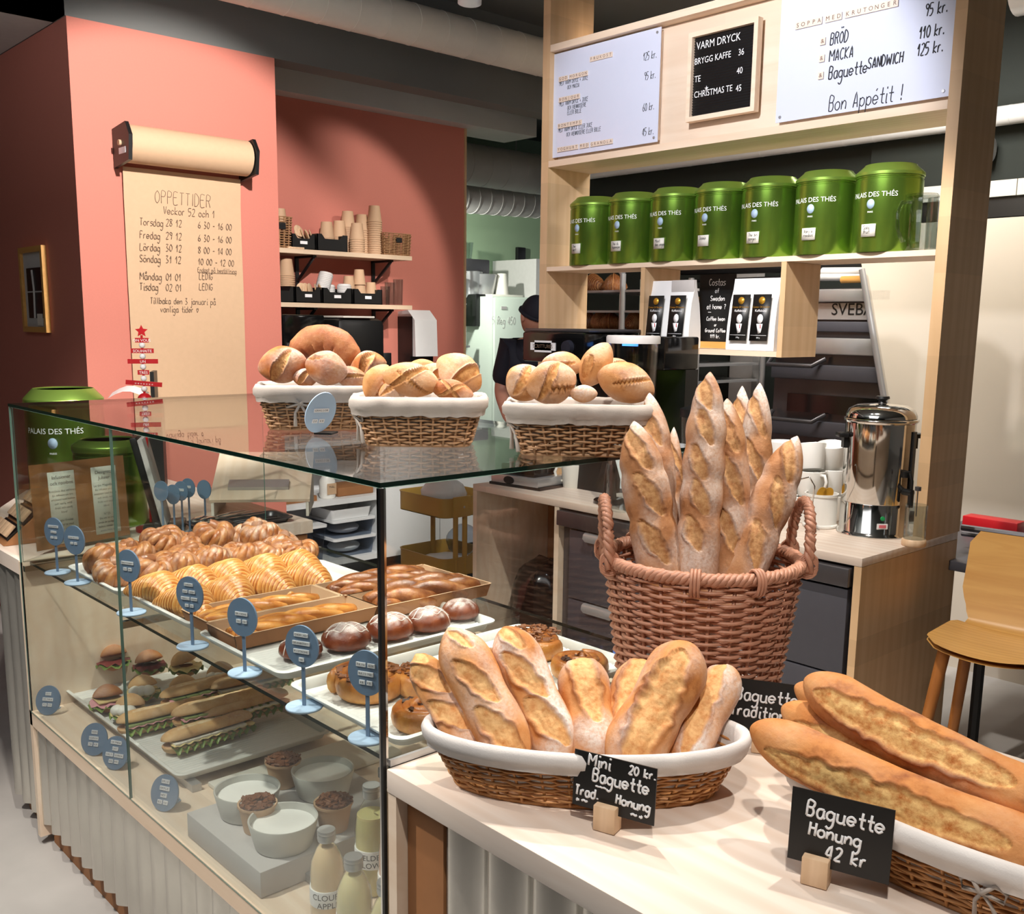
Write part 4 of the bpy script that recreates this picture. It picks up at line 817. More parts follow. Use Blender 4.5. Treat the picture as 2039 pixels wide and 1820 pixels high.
# grey riser, bowls, granola cups, bottles
t = thing('display_riser', 'light grey block under the yogurt bowls', 'riser'); MB().box(.02, .43, .475, .82, ZD + .001, .50, bev=.003).build('block', 'panel_grey', t)
def bowl(label, x, y, R=.075, h=.062):
    t = thing('yogurt_bowl', label, 'bowl', (x, y, .501), 0, 'grey yogurt bowls on the riser'); MB().lathe([(0, 0), (R * .78, 0), (R * .82, .003), (R, h - .002), (R - .001, h), (R - .004, h - .001), (R * .8, .008), (0, .006)], 48).build('bowl_body', 'grey_ceramic', t); MB().lathe([(0, h * .76), (R * .93, h * .755)], 40).build('yogurt', 'yogurt', t)
bowl('left grey bowl of white yogurt at the back of the riser', .125, .725); bowl('right grey bowl of yogurt with a bright shadow edge', .31, .70); bowl('nearest grey bowl of white yogurt', .115, .545)
def granola(label, x, y, seed):
    t = thing('granola_cup', label, 'cup', (x, y, .501), 0, 'paper cups of granola on the riser'); cup_mb(.062, .030, .041).build('cup_body', 'paper_cup', t); mb = MB(); mb.ball((0, 0, .058), (.038, .038, .012), 14, 8); bits(mb, 90, .038, .066, seed, .006, zf=lambda d: .014 * (1 - d / .038)).build('granola', 'nuts', t)
granola('front paper cup of granola between two bowls', .105, .64, 1); granola('far paper cup of granola behind the bowls', .26, .80, 2); granola('paper cup of granola beside the tall bottle', .235, .535, 3)
for nm_, c in (('juice_pear', srgb(246, 216, 176)), ('juice_yellow', srgb(242, 226, 178)), ('juice_clear', srgb(222, 210, 150)), ('juice_pink', srgb(226, 180, 160))):
    m, nt, bs = NT(nm_); bs.inputs['Base Color'].default_value = c; bs.inputs['Roughness'].default_value = .15; bs.inputs['Subsurface Weight'].default_value = .3; bs.inputs['Subsurface Radius'].default_value = (.02, .015, .01); MATS[nm_] = m
def bottle(label, x, y, juice, word, R=.034, H=.205, clear=False):
    t = thing('juice_bottle', label, 'bottle', (x, y, ZD + .001), 0, 'juice bottles in the case'); k = H / .205
    pr_ = [(0, 0), (R * .94, 0), (R, .006), (R, .118 * k), (R * .93, .14 * k), (R * .62, .165 * k), (R * .42, .176 * k), (R * .42, .19 * k)]
    MB().lathe(pr_ + [(0, .19 * k)], 32).build('bottle_glass', 'clear', t)
    top = .17 if not clear else .15; MB().lathe([(0, .003)] + [(a - .002, b) for a, b in pr_[1:] if b < top * k] + [(R * .45 if not clear else R * .85, top * k), (0, top * k)], 32).build('juice', juice, t)
    MB().lathe([(0, .205 * k), (R * .5, .205 * k), (R * .53, .203 * k), (R * .53, .199 * k), (R * .5, .197 * k), (R * .53, .194 * k), (R * .5, .191 * k), (R * .53, .188 * k), (R * .5, .182 * k)], 28).build('cap', 'steel', t)
    lb_ = MB(); lb_.lathe([(R + .0006, .055 * k), (R + .0008, .056 * k), (R + .0008, .088 * k), (R + .0006, .089 * k)], 32)
    for j, wd in enumerate(word): lb_.text(wd, .017, Matrix.Rotation(-2.1, 4, 'Z') @ frame((0, 0, .078 * k - .017 * j), (0, 1, 0), (0, 0, 1), (1, 0, 0)), 1, bend=R + .0014)
    lb_.build('bottle_label', ['chalk', 'ink'], t)
bottle('juice bottle nearest the yogurt bowl, peach coloured', .075, .305, 'juice_pear', ['CLOUED', 'APPLE']); bottle('tall juice bottle at the back with a half-empty neck', .215, .355, 'juice_clear', ['ELDER', 'FLOWER'], .036, .235, True)
bottle('pale yellow juice bottle in front of the tall one', .058, .185, 'juice_yellow', ['HERBED', 'LEMON']); bottle('pink-labelled bottle beside the corner post', .19, .235, 'juice_pink', ['TEA', 'GINGER'], .036, .235, True); bottle('juice bottle lowest by the corner post', .055, .075, 'juice_yellow', ['PEAR'])
# ---------------------------------------------------------------- foreground counter
t = thing('counter', 'pale wooden counter in front with baguette baskets and corrugated metal front', 'counter')
MB().box(-.004, .83, -2.3, -.012, ZS - .04, ZS, bev=.002).build('worktop', 'wood_top', t)
MB().box(-.002, .80, -.035, -.013, 0, ZS - .041).build('end_panel', 'wood_panel', t)
MB().box(.02, .05, -.13, -.036, 0, ZS - .041).build('post', 'kraft_dark', t)
corrugated(.035, -2.3, -.115, .05, ZS - .041, .098, .014).build('corrugated_front', 'galv', t, ang=180)
MB().box(.06, .80, -2.3, -.13, .0, ZS - .041).build('body', 'wood_panel', t)
def price_board(label, p0, p1, w_, h_, lines, blk=.030, hole=.5, lean=.06, bz=ZS + .001, pen=.0018):
    """black board clipped in a wooden block; p0->p1 is the foot direction of the block"""
    p0 = Vector(p0); p1 = Vector(p1); d = (p1 - p0); a = atan2(d.y, d.x); c = (p0 + p1) / 2
    t = thing('price_board', label, 'sign', (c.x, c.y, bz), a)
    MB().box(-blk / 2, blk / 2, 0, blk * .75, 0, blk * 1.12, bev=.0015).build('wooden_block', 'wood_block', t)
    F = frame((-w_ * hole, blk * .38, blk * .72), (1, 0, 0), (0, sin(lean), cos(lean)), (0, -cos(lean), sin(lean)))
    MB().box(0, w_, 0, h_, -.001, .001, M=F).build('board', 'black', t)
    mb = MB()
    for ln in lines:
        st, x, y, sz, al = ln[:5]; hand(st, sz, pen * (ln[5] if len(ln) > 5 else 1), F @ Matrix.Translation((x * w_, y * h_, .0012)), None, align=al, wx=.74).build('chalk_writing', 'chalk', t, ang=180)
    return t
# mini baguette basket
MCX, MCY, MH, MA = .195, -.262, .088, radians(-47)
t = thing('bread_basket', 'oval linen-lined wicker basket of mini baguettes on the front counter', 'basket', (MCX, MCY, ZS + .001), MA)
ol = lambda f: [((.205 + .04 * f) * cos(2 * pi * k / 72), (.082 + .028 * f) * sin(2 * pi * k / 72)) for k in range(72)]
weave(ol, MH, 15, 26, .0026, 1, .0042, .003).build('weave', 'wicker_honey', t, ang=180); liner(ol, MH, .022, 120, 1, puff=.75).build('linen_liner', 'linen_lit', t, ang=180)
bow(MB(), Matrix.Translation((.0, -.118, MH - .03)), .5).build('bow', 'linen', t, ang=180)
Dm = dep((MCX, MCY, 1.0))
for i, (tp, lo, w_, dd, sl, fl, lb) in enumerate((
    ((828, 1302), (925, 1490), 74, .03, [(.085, .0, .55, .045, .017), (.155, 0, .55, .045, .016), (.205, 0, .5, .03, .014)], .35, 'leftmost dark mini baguette leaning behind its taller neighbour'),
    ((893, 1250), (1012, 1500), 106, .0, [(.06, .006, .34, .058, .019), (.15, .004, .4, .05, .015), (.222, -.006, .45, .026, .009)], .35, 'tall golden mini baguette second from the left with an open split'),
    ((1003, 1248), (1102, 1500), 100, .02, [(.07, .002, .38, .05, .020), (.15, .006, .42, .052, .018), (.215, .0, .4, .03, .012)], .85, 'floured mini baguette third from the left'),
    ((1156, 1312), (1176, 1510), 104, .03, [(.13, -.004, .12, .075, .022)], .55, 'smooth mini baguette in the middle of the basket'),
    ((1285, 1316), (1225, 1500), 92, .05, [(.12, .002, .1, .085, .020)], .3, 'pale mini baguette behind the big cracked one'),
    ((1378, 1282), (1262, 1510), 124, -.01, [(.11, .0, .06, .105, .030)], .3, 'largest cracked mini baguette right of the middle'),
    ((1455, 1328), (1372, 1515), 88, .02, [(.11, .006, .1, .095, .019)], .75, 'rightmost mini baguette with a floured left side'))):
    d0 = Dm + dd; a = at(*tp, d=d0 + .05); b = at(*lo, d=d0 - .02); dirv = (b - a).normalized(); b2 = b + dirv * .05
    b2.z = max(b2.z, ZS + .045); Ln = (a - b2).length; r = w_ / 2 / F_PX * d0 * 1.02
    mb = loaf(Ln, baguette_prof(r, (.72, .78, .66, .5, .5, .58, .5)[i], .5, ((.5, .07, .1),)), [(s, q, al, hl, hw) for s, q, al, hl, hw in sl], i * 7 + 1, 170, 88, .9, .9, flour=fl, lump=.05, bake=.25, ear=.16)
    bread('mini_baguette', mb, 'crust_gold' if i != 2 else 'crust_gold', lb, 'bread', b2, a, (-.1, .1, .15, .05, -.1, -.05, -.2)[i], 'mini baguettes in the oval basket')
price_board('black price board for mini baguettes, in front of the oval basket', at(1182, 1654, z=ZS), at(1220, 1665, z=ZS), .128, .083, (('Mini', .18, .78, .017, 'L'), ('20 kr.', .99, .80, .0125, 'R', .9), ('Baguette', .24, .52, .018, 'L'), ('~~~', .28, .41, .006, 'L', .8), ('Trad.', .03, .2, .014, 'L'), ('Honung', .54, .22, .014, 'L'), ('<~', .05, .07, .011, 'L'), ('~>', .72, .06, .011, 'L')), .034, .44)
# tall basket of baguettes
BC = at(1385, 1415, z=ZS + .001); Db = dep(BC); BH = at(1400, 1098, d=Db).z - ZS; BR1 = 184 / F_PX * Db; BR0 = 143 / F_PX * Db
t = thing('tall_bread_basket', 'tall round reddish wicker basket holding long baguettes', 'basket', BC)
ol = lambda f: [((BR0 + (BR1 - BR0) * f) * cos(2 * pi * k / 78), (BR0 + (BR1 - BR0) * f) * sin(2 * pi * k / 78)) for k in range(78)]
weave(ol, BH - .01, 36, 26, .0039, 5, .0056, .001).build('weave', 'wicker_red', t, ang=180)
rope(MB(), circ(BR1, 150, BH), .0072, .0062, 4, 26).build('rope_rim', 'wicker_red', t, ang=180)
hb = MB()
for ang in (radians(47.4 + 90), radians(47.4 - 90)):
    ctr = Vector(((BR1 + .002) * cos(ang), (BR1 + .002) * sin(ang), BH)); tx = Vector((-sin(ang), cos(ang), 0)); h_ = MB()
    path = [ctr + tx * (.062 * cos(pi * k / 40)) + Vector((0, 0, .105 * sin(pi * k / 40) ** .7 - .01)) + ctr.normalized() * (.012 * sin(pi * k / 40)) for k in range(41)]
    rope(h_, path, .006, .0056, 3, 9, False)
    for s_ in (-1, 1):
        for k in range(4): h_.tube([ctr + tx * (.062 * s_) + Vector((.016 * cos(a) * cos(ang), .016 * cos(a) * sin(ang), .016 * sin(a) + .004 * k - .006)) for a in [2 * pi * q / 12 for q in range(12)]], .0028, 5, closed=True)
    h_.build('handle', 'wicker_red', t, ang=180)
for ang in (radians(47.4 + 180 - 14), radians(47.4 + 180 + 21), radians(47.4 + 40)):
    b_ = MB(); c = Vector((BR1 * cos(ang), BR1 * sin(ang), BH)); tx = Vector((-sin(ang), cos(ang), 0)); n_ = c.copy(); n_.z = 0; n_.normalize()
    for k in range(3): b_.tube([c + tx * (.006 * (k - 1)) + n_ * (.0165 * cos(a)) + Vector((0, 0, -.006 + .022 * sin(a))) for a in [2 * pi * q / 14 for q in range(14)]], .0032, 5, closed=True)
    b_.build('binding', 'wicker_red', t, ang=180)
S3 = lambda n, L_, hw=.015, al=.3, ph=.0: [(L_ * (k + .6 + ph) / n, (.004 if k % 2 else -.004), al, L_ / n * .52, hw) for k in range(n)]
for i, (tp, lo, w_, dd, n_, al, fl, tf, lb) in enumerate((
    ((1262, 838), (1292, 1115), 92, -.13, 3, .3, .35, .95, 'long baguette at the front left of the tall basket with a white tip'),
    ((1293, 782), (1318, 1100), 76, -.04, 3, .3, .3, 1.0, 'floured-tipped long baguette behind the front left one'),
    ((1342, 850), (1330, 1100), 40, .1, 2, .3, .7, .6, 'thin grey-floured baguette mostly hidden at the back of the tall basket'),
    ((1414, 740), (1385, 1125), 84, -.12, 5, .28, .45, .2, 'tallest long baguette with five slashes in the middle'),
    ((1448, 793), (1455, 1115), 78, -.09, 3, .25, .35, .3, 'long baguette with a round bulge right of the tallest one'),
    ((1478, 768), (1492, 1100), 56, .08, 3, .3, .8, 1.0, 'cracked-flour baguette tip at the back between two others'),
    ((1513, 762), (1496, 1100), 64, .03, 3, .3, .6, 1.0, 'floury long baguette at the back right of the tall basket'),
    ((1588, 868), (1488, 1118), 84, -.10, 3, .25, .4, .9, 'long baguette leaning out to the right of the tall basket'))):
    d0 = Db + dd; a = at(*tp, d=d0 + .03); b = at(*lo, d=d0); dirv = (b - a).normalized(); b2 = b + dirv * .16
    q = Vector((b2.x - BC.x, b2.y - BC.y, 0))
    if q.length > .10: q = q.normalized() * .10
    b2 = Vector((BC.x + q.x, BC.y + q.y, max(b2.z, ZS + .05))); Ln = (a - b2).length; r = w_ / 2 / F_PX * d0 * 1.04; vis = Ln
    sl = [(Ln * (.36 + .62 * (k + .5) / n_), .004 * (-1) ** k, al + .14, Ln * .62 / n_ * .56, r * .36) for k in range(n_)]
    w3 = tuple((.36 + .62 * k / n_, .10, .035) for k in range(1, n_))
    mb = loaf(Ln, baguette_prof(r, .8, .55 if i != 3 else .5, w3), sl, i * 5 + 3, 220, 64, .95, .95, flour=fl, tipflour=tf, lump=.06, bake=.3, ear=.17)
    bread('long_baguette', mb, 'crust_rustic', lb, 'bread', b2, a, (.05, -.1, .3, -.15, .05, .2, -.1, .25)[i], 'long baguettes in the tall basket')
price_board('black price board half hidden between tall basket and right basket', at(1497, 1500, z=ZS), at(1532, 1505, z=ZS), .138, .1, (('Baguette', .16, .64, .021, 'L'), ('Tradition', .1, .36, .019, 'L')), .032, .5)
# honey baguettes
HC = Vector((.372, -.815, ZS + .001)); HH = .092
t = thing('bread_basket', 'linen-lined wicker basket of long cracked baguettes cut off by the right edge', 'basket', HC, radians(-87))
ol = lambda f: [((.235 + .045 * f) * cos(2 * pi * k / 72), (.080 + .03 * f) * sin(2 * pi * k / 72)) for k in range(72)]
weave(ol, HH, 15, 26, .0027, 9, .0042, .003).build('weave', 'wicker_honey', t, ang=180); liner(ol, HH, .026, 120, 5).build('linen_liner', 'linen_lit', t, ang=180); bow(MB(), Matrix.Translation((.03, -.118, HH - .035)), .8).build('bow', 'linen', t, ang=180)
for i, (tp, lo, d1, d2, w_, hw, lb) in enumerate((((1494, 1448), (2190, 1740), 1.44, 1.18, 118, .030, 'nearest cracked long baguette lying across the right basket'), ((1602, 1352), (2170, 1640), 1.50, 1.22, 112, .032, 'uppermost cracked long baguette in the right basket'), ((1556, 1408), (2130, 1660), 1.53, 1.28, 96, .022, 'cracked long baguette lying between the upper and the nearest one'), ((1582, 1366), (2120, 1600), 1.60, 1.35, 84, .018, 'plain baguette tip behind the uppermost one in the right basket'))):
    a = at(*tp, d=d1); b = at(*lo, d=d2); Ln = (a - b).length; r = w_ / 2 / F_PX * (d1 + d2) / 2 * 1.0
    sl = [(Ln * .56, .004, .05, Ln * .36, r * .62), ] if i < 3 else []
    mb = loaf(Ln, baguette_prof(r, .62, .36), sl, i * 9 + 5, 260, 90, .92, .85, flour=.08, lump=.05, bake=.3, ear=.17, curve=.01)
    bread('long_baguette', mb, 'crust_honey', lb, 'bread', b, a, (-.25, .15, 0, 0)[i], 'cracked baguettes in the right basket')
price_board('black price board for honey baguettes, before the right basket', at(1598, 1762, z=ZS), at(1640, 1774, z=ZS), .128, .098, (('Baguette', .16, .66, .02, 'L'), ('Honung', .2, .4, .0175, 'L'), ('42 kr', .38, .14, .0175, 'L')), .034, .30)
# ---------------------------------------------------------------- rolls in three baskets on the glass top
def roll_basket(label, px, py, W, Dp, h, rz, seed, bowat):
    c = at(px, py, z=ZT + .001); t = thing('bread_basket', label, 'basket', c, rz)
    ol = lambda f: rrect(W / 2 * (.82 + .18 * f), Dp / 2 * (.80 + .20 * f), .03 + .01 * f, 5)
    weave(ol, h, 13, 30, .0030, seed, .0042, .0025).build('weave', 'wicker_tan', t, ang=180); liner(ol, h, .026, 110, seed, puff=.9).build('linen_liner', 'linen', t, ang=180)
    bow(MB(), Matrix.Translation((bowat[0], bowat[1], h - .028)) @ Matrix.Rotation(bowat[2], 4, 'Z'), 1.0).build('bow', 'linen', t, ang=180); return c
RZ = YAW - pi / 2
b1 = roll_basket('linen-lined wicker basket of round brown rolls at the left on the glass top', 630, 850, .25, .19, .09, RZ + .15, 2, (-.03, -.1, 0)); b2 = roll_basket('linen-lined wicker basket of pointed rolls in the middle on the glass top', 836, 882, .252, .175, .088, RZ + .02, 3, (-.128, -.05, -1.2)); b3 = roll_basket('linen-lined wicker basket of crusty rolls at the right on the glass top', 1150, 900, .262, .185, .088, RZ - .05, 4, (-.133, -.05, -1.2))
def rolls(c, grp, lst, mat):
    d0 = dep(c)
    for i, (px, py, w_, h_, dd, ang, rl, sl, m2, lb) in enumerate(lst):
        d = d0 + dd; ctr = at(px, py, d=d); u = Vector((cos(ang), -sin(ang), 0)); X = (RIGHT * cos(ang) - DOWN * sin(ang)); Ln = 1.12 * w_ / F_PX * d; r = 1.12 * h_ / 2 / F_PX * d
        prof = roll_prof(r); mb = loaf(Ln, prof, [(Ln * s, q * r, al, Ln * hl, r * hw) for s, q, al, hl, hw in sl], i * 3 + int(px), 80, 64, .95, .8, flour=.3 if m2 is None else .45, lump=.06, bake=.3, ear=.26)
        o = bread('bread_roll', mb, m2 or mat, lb, 'bread', ctr - X * (Ln / 2), ctr + X * (Ln / 2), rl, grp)
S1 = [(.5, .1, .9, .42, .30)]; S2 = [(.5, .3, .3, .45, .22)]; SX = [(.5, .2, .7, .45, .2), (.5, .2, -.7, .45, .2)]
rolls(b1, 'rolls in the left basket', [(562, 726, 88, 66, -.02, .2, .2, S1, 'crust_brown', 'dark round roll at the left end of the left basket'), (650, 733, 78, 62, -.05, -.25, .1, [(.25, .5, .4, .2, .1)], 'crust_brown', 'round floured roll at the front of the left basket'), (608, 752, 46, 34, -.03, 0, 0, S1, 'crust_brown', 'small piece of roll between the two front rolls of the left basket'), (734, 730, 66, 58, .03, .2, -.2, S1, 'crust_brown', 'roll with a split at the right of the left basket'), (700, 752, 66, 40, -.02, -.3, .2, S2, 'crust_brown', 'roll lying low at the right front of the left basket')], 'crust_brown')
# crescent loaf on top of the left basket
dd = dep(b1); pts = [at(x, y, d=dd + .04) for x, y in ((596, 716), (600, 694), (622, 678), (650, 676), (676, 686), (694, 706), (706, 728))]; mb = MB(); q = []
for i in range(len(pts) - 1):
    for k in range(6): q.append(pts[i].lerp(pts[i + 1], k / 6))
q.append(pts[-1]); n = len(q); rr = [.036 * sqrt(max(.04, 1 - abs(2 * i / (n - 1) - 1) ** 3.2)) * (1 + .06 * nz(i * .3, 2, 2)) for i in range(n)]
mb.tube(q, rr, 26, mask=0., flour=.06, bake=.25); tag(mb.build('bread_ring', 'crust_brown', ang=180), 'curved brown ring loaf topping the left basket', 'bread')
rolls(b2, 'rolls in the middle basket', [(818, 756, 104, 62, -.06, -.2, .1, [(.5, .35, .75, .5, .2), (.62, -.2, -.5, .4, .12)], None, 'large pointed roll at the front of the middle basket'), (752, 760, 70, 52, -.02, 1.0, .3, [(.5, -.2, .1, .45, .1)], None, 'pale folded roll at the left end of the middle basket'), (784, 778, 56, 40, -.05, .3, 0, S2, None, 'small pale roll under the pointed roll of the middle basket'), (872, 748, 66, 44, .0, -.35, .1, S1, None, 'pale roll in the middle behind the pointed one'), (838, 732, 56, 30, .05, .1, 0, [], None, 'rounded roll back at the centre of the middle basket'), (914, 744, 92, 70, -.01, -.6, -.2, [(.68, .1, 1.2, .45, .3)], None, 'high pointed roll at the right end of the middle basket'), (900, 778, 78, 40, -.06, -.2, .2, SX, 'crust_brown', 'cracked roll low at the right front of the middle basket')], 'crust_roll')
rolls(b3, 'rolls in the right basket', [(1098, 762, 92, 78, -.06, .3, .1, [(.45, .2, .9, .5, .2), (.6, -.3, -.3, .4, .12)], None, 'large cracked roll at the front left of the right basket'), (1044, 762, 70, 72, -.02, .8, .2, S2, None, 'rounded roll at the left end of the right basket'), (1120, 726, 74, 48, .03, -.1, .1, [(.5, .1, .2, .3, .14)], None, 'pale roll behind at the middle of the right basket'), (1187, 726, 88, 56, -.02, 1.05, .1, [(.35, .5, .3, .25, .3)], None, 'upright roll standing tallest in the right basket'), (1246, 762, 108, 72, -.04, -.35, .1, [(.6, .3, .5, .35, .12)], None, 'large smooth roll at the right end of the right basket'), (1162, 784, 50, 32, -.07, 0, 0, [], 'crust_roll', 'small floured roll low at the front of the right basket'), (1222, 736, 60, 40, .05, .2, 0, S2, None, 'roll peeping out behind the large smooth roll')], 'crust_roll')
# blue oval sign and white wand on the glass top
c = at(632, 866, z=ZT + .001); t = thing('price_sign', 'blue oval price sign leaning between two baskets on the glass top', 'sign', c, RZ - .15); F = frame((0, 0, .044), (cos(.9), sin(.9), 0), (.32, 0, .95)); F = frame((0, 0, .045), Vector((.72, .69, 0)), Vector((.28, -.2, .94)).normalized(), Vector((.62, -.72, -.3)).normalized())
cc = [(.033 * cos(2 * pi * k / 48), .047 * sin(2 * pi * k / 48)) for k in range(48)]; F = frame((.008, 0, .049), (.80, .60, 0), (.30, -.12, .94), (.56, -.77, -.25))
MB().prism(cc, -.002, .002, M=F).build('sign_disc', 'disc_pale', t); 
for ws, sz, y_ in (('GRALLOR', .0058, .006), ('20', .0062, -.019), ('KR', .0062, -.019)): tl = MB(); tiles(tl, [ws], sz, y_, .016, F @ Matrix.Translation((0, 0, .0021)), {'20': -.009, 'KR': .006}.get(ws, 0)); tl.build('letter_tiles', ['tile_white', 'ink'], t)

MB().box(-.01, .03, .005, .05, 0, .004).build('sign_base', 'black', t)
# ---------------------------------------------------------------- back counter with drawers
BX0, BX1, BY0, BY1, BZ = 2.022, 2.70, .27, 2.18, .9
t = thing('back_counter', 'pale wooden back counter with open bay and grey fridge drawers', 'counter')
MB().box(BX0, BX1, BY0, BY1, BZ - .028, BZ, bev=.001).build('worktop', 'wood_top', t)
for y0, y1 in ((BY0, BY0 + .026), (BY1 - .026, BY1), (1.628, 1.654)): MB().box(BX0 + .001, BX1, y0, y1, 0, BZ - .029).build('side_panel', 'wood_frame_z' if y0 < 1 else 'wood_panel', t)
MB().box(BX0 + .45, BX1 - .02, BY0 + .03, BY1 - .03, .02, BZ - .03).build('back_panel', 'kraft_dark', t); MB().box(BX0 + .01, BX1 - .05, 1.66, BY1 - .03, .06, .085).build('bay_floor', 'wood_panel', t)
MB().box(BX0 + .002, BX0 + .02, .32, 1.626, .0, .21).build('plinth', 'wood_panel', t)
def fridge_unit(y0, y1, label):
    f = thing('undercounter_fridge', label, 'fridge', (BX0, 0, 0)); MB().box(.03, .45, y0, y1, .215, BZ - .032).build('body', 'dark_steel', f)
    MB().box(-.018, .028, y0 + .004, y1, .80, .862, bev=.003).build('top_rail', 'dark_steel', f)
    for z0, z1 in ((.502, .79), (.222, .496)):
        d = MB().box(.0, .028, y0 + .012, y1 - .06, z0, z1, bev=.003).build('drawer', 'dark_front', f); yc = y0 + (y1 - y0) * (.62 if y0 > .5 else .62); P = []
        prof = [(.0, z1 + .001), (-.012, z1 + .002), (-.022, z1 - .006), (-.026, z1 - .022), (-.024, z1 - .034)]
        P = [[(x, yc + s * (.085 - .012 * (i == 4)), z) for s in (-1, 1)] for i, (x, z) in enumerate(prof)]; mb = MB().grid(P, 5, 2); mb.grid([[(x + .002, y, z) for x, y, z in r][::-1] for r in P], 5, 2); mb.build('handle', 'steel', d, ang=180)
    return f
fridge_unit(.985, 1.624, 'grey two-drawer fridge unit left of the tall wicker basket'); fridge_unit(.30, .975, 'grey two-drawer fridge unit under the steel urn')
# bin bag in the bay
mb = MB(); P = []
for a in range(15):
    row = []
    for j in range(30):
        th = pi * a / 14; ph = 2 * pi * j / 30; r = (.17 if a < 9 else .17) * sin(th) ** .6 * (1 + .13 * nz(cos(ph) * 3, sin(ph) * 3, a * .4) + .05 * nz(cos(ph) * 9, sin(ph) * 9, a)); row.append((r * cos(ph), r * sin(ph) * 1.1, .24 - .235 * cos(th) + .02 * nz(ph, a, 2)))
    P.append(row)
mb.grid(P, 15, 30, cv=True); tag(mb.build('bin_bag', 'black_gloss', None, (BX0 + .24, 1.92, .087), 50), 'black shiny bin bag standing in the open bay of the back counter', 'bag')
# things on the back counter
def mug_mb(h=.095, rb=.036, rt=.045, handle=True):
    mb = MB().lathe([(0, 0), (rb, 0), (rb + .002, .003), (rt, h - .002), (rt - .002, h), (rt - .004, h - .002), (rb - .002, .006), (0, .006)], 32); return mb
def mug(label, loc, rz, h=.095, rb=.036, rt=.045, mat='white_ceramic', rot=None, group=None):
    t = thing('mug', label, 'mug', loc, rz, group); mug_mb(h, rb, rt).build('cup_body', mat, t)
    MB().tube([(rt - .004, 0, h * .86), (rt + .018, 0, h * .88), (rt + .028, 0, h * .66), (rt + .02, 0, h * .36), (rb, 0, h * .24)], .005, 8, flat=1.3).build('handle', mat, t, ang=180)
    if rot: t.rotation_euler = rot
    return t
mug('cream mug standing alone on the back counter beside the black tamper', at(1140, 970, z=BZ), YAW + pi / 2, .105, .042, .052, 'off_white')
c = at(1213, 1002, z=BZ); t = thing('tamper_stand', 'black conical stand with round base on the back counter', 'stand', c); MB().lathe([(0, 0), (.062, 0), (.065, .004), (.065, .014), (.06, .018), (0, .018)], 32).build('base', 'black_gloss', t); MB().lathe([(.03, .018), (.026, .06), (.019, .14), (.016, .16), (0, .16)], 24).build('column', 'black', t); MB().tube([(0, 0, .158), (0, 0, .2)], .008, 10).build('pin', 'chrome', t)
c = at(1185, 985, x=2.5); t = thing('squat_bottle', 'squat white bottle with grey base behind the black stand', 'bottle', (2.42, 1.62, BZ)); MB().lathe([(0, .0), (.055, 0), (.058, .02), (.055, .07), (.03, .13), (.02, .16), (0, .16)], 24).build('body', 'white', t); MB().lathe([(0, 0), (.059, 0), (.06, .018), (.056, .02)], 24).build('base', 'dark_steel', t)
tag(MB().box(-.03, .03, -.04, .04, 0, .15).build('paper_bag', 'kraft', None, (2.43, 1.75, BZ)), 'small brown paper carton between the cream mug and the white bottle', 'carton')
c = at(1068, 962, z=BZ); t = thing('scale', 'flat steel brewer foot with black badge on the back counter', 'scale', (2.19, 2.0, BZ), .1); MB().box(-.09, .09, -.14, .14, .012, .05, bev=.004).build('body', 'steel', t); MB().box(-.09, .09, -.15, .15, .0, .012).build('base', 'black', t); MB().lathe([(0, 0), (.022, 0), (.022, .002), (0, .002)], 24, M=frame((-.091, .03, .03), (0, 1.4, 0), (0, 0, .8), (-1, 0, 0))).build('badge', 'black', t)  # foot of the coffee brewer, kept as a separate object
MB().box(-.07, .08, -.1, .1, .051, .1, bev=.01).build('pan', 'black_gloss', t)
# coffee grinder / brewer with badge
gx = 2.08; a = at(1040, 660, x=gx); b = at(1162, 690, x=gx); c = at(1290, 700, x=gx)
t = thing('coffee_brewer', 'black coffee brewer with white badge and blue knob behind the right roll basket', 'machine', (gx, (a.y + b.y) / 2, BZ)); w2 = (a.y - b.y) / 2; zt = a.z - BZ
MB().box(0, .32, -w2, w2, zt - .125, zt, bev=.01).build('head', 'black_gloss', t); MB().box(.02, .34, -w2 * 1.05, w2 * 1.05, zt + .001, zt + .014, bev=.004).build('lid', 'dark_steel', t); MB().box(.22, .32, -w2 * .8, w2 * .8, 0, zt - .126).build('column', 'black', t)
Fb = frame((-.001, w2 * .28, zt - .06), (0, -1, 0), (0, 0, 1), (-1, 0, 0)); mb = MB().box(-.075, .075, -.016, .016, 0, .003, M=Fb).box(-.05, .05, -.024, .024, 0, .003, M=Fb); mb.text('SCRITTURES', .022, Fb @ Matrix.Translation((0, 0, .0034)), 1); mb.build('badge', ['white', 'ink_soft'], t)
MB().lathe([(0, 0), (.03, 0), (.026, .02), (0, .022)], 20, M=frame((-.001, -w2 * .55, zt - .06), (0, -1, 0), (0, 0, 1), (-1, 0, 0))).build('knob', 'navy', t); MB().lathe([(0, 0), (.06, .0), (.08, .07), (.07, .1)], 24, M=Matrix.Translation((.09, 0, zt - .27))).build('funnel', 'chrome', t)
y0 = b.y - .01; y1 = c.y + .02
t = thing('espresso_machine', 'long dark espresso machine with blue display behind the crusty rolls', 'machine', (gx + .12, (y0 + y1) / 2, BZ)); w2 = (y0 - y1) / 2
MB().box(0, .22, -w2, w2, zt - .14, zt - .01, bev=.008).box(.14, .22, -w2, w2, 0, zt - .14).build('body', 'black_gloss', t); MB().box(-.004, 0, -.02, .06, zt - .05, zt - .02).build('display', 'screen_blue' if 'screen_blue' in MATS else plain('screen_blue', (.05, .2, .9, 1), Emission_Color=(.1, .35, 1, 1), Emission_Strength=2.), t)
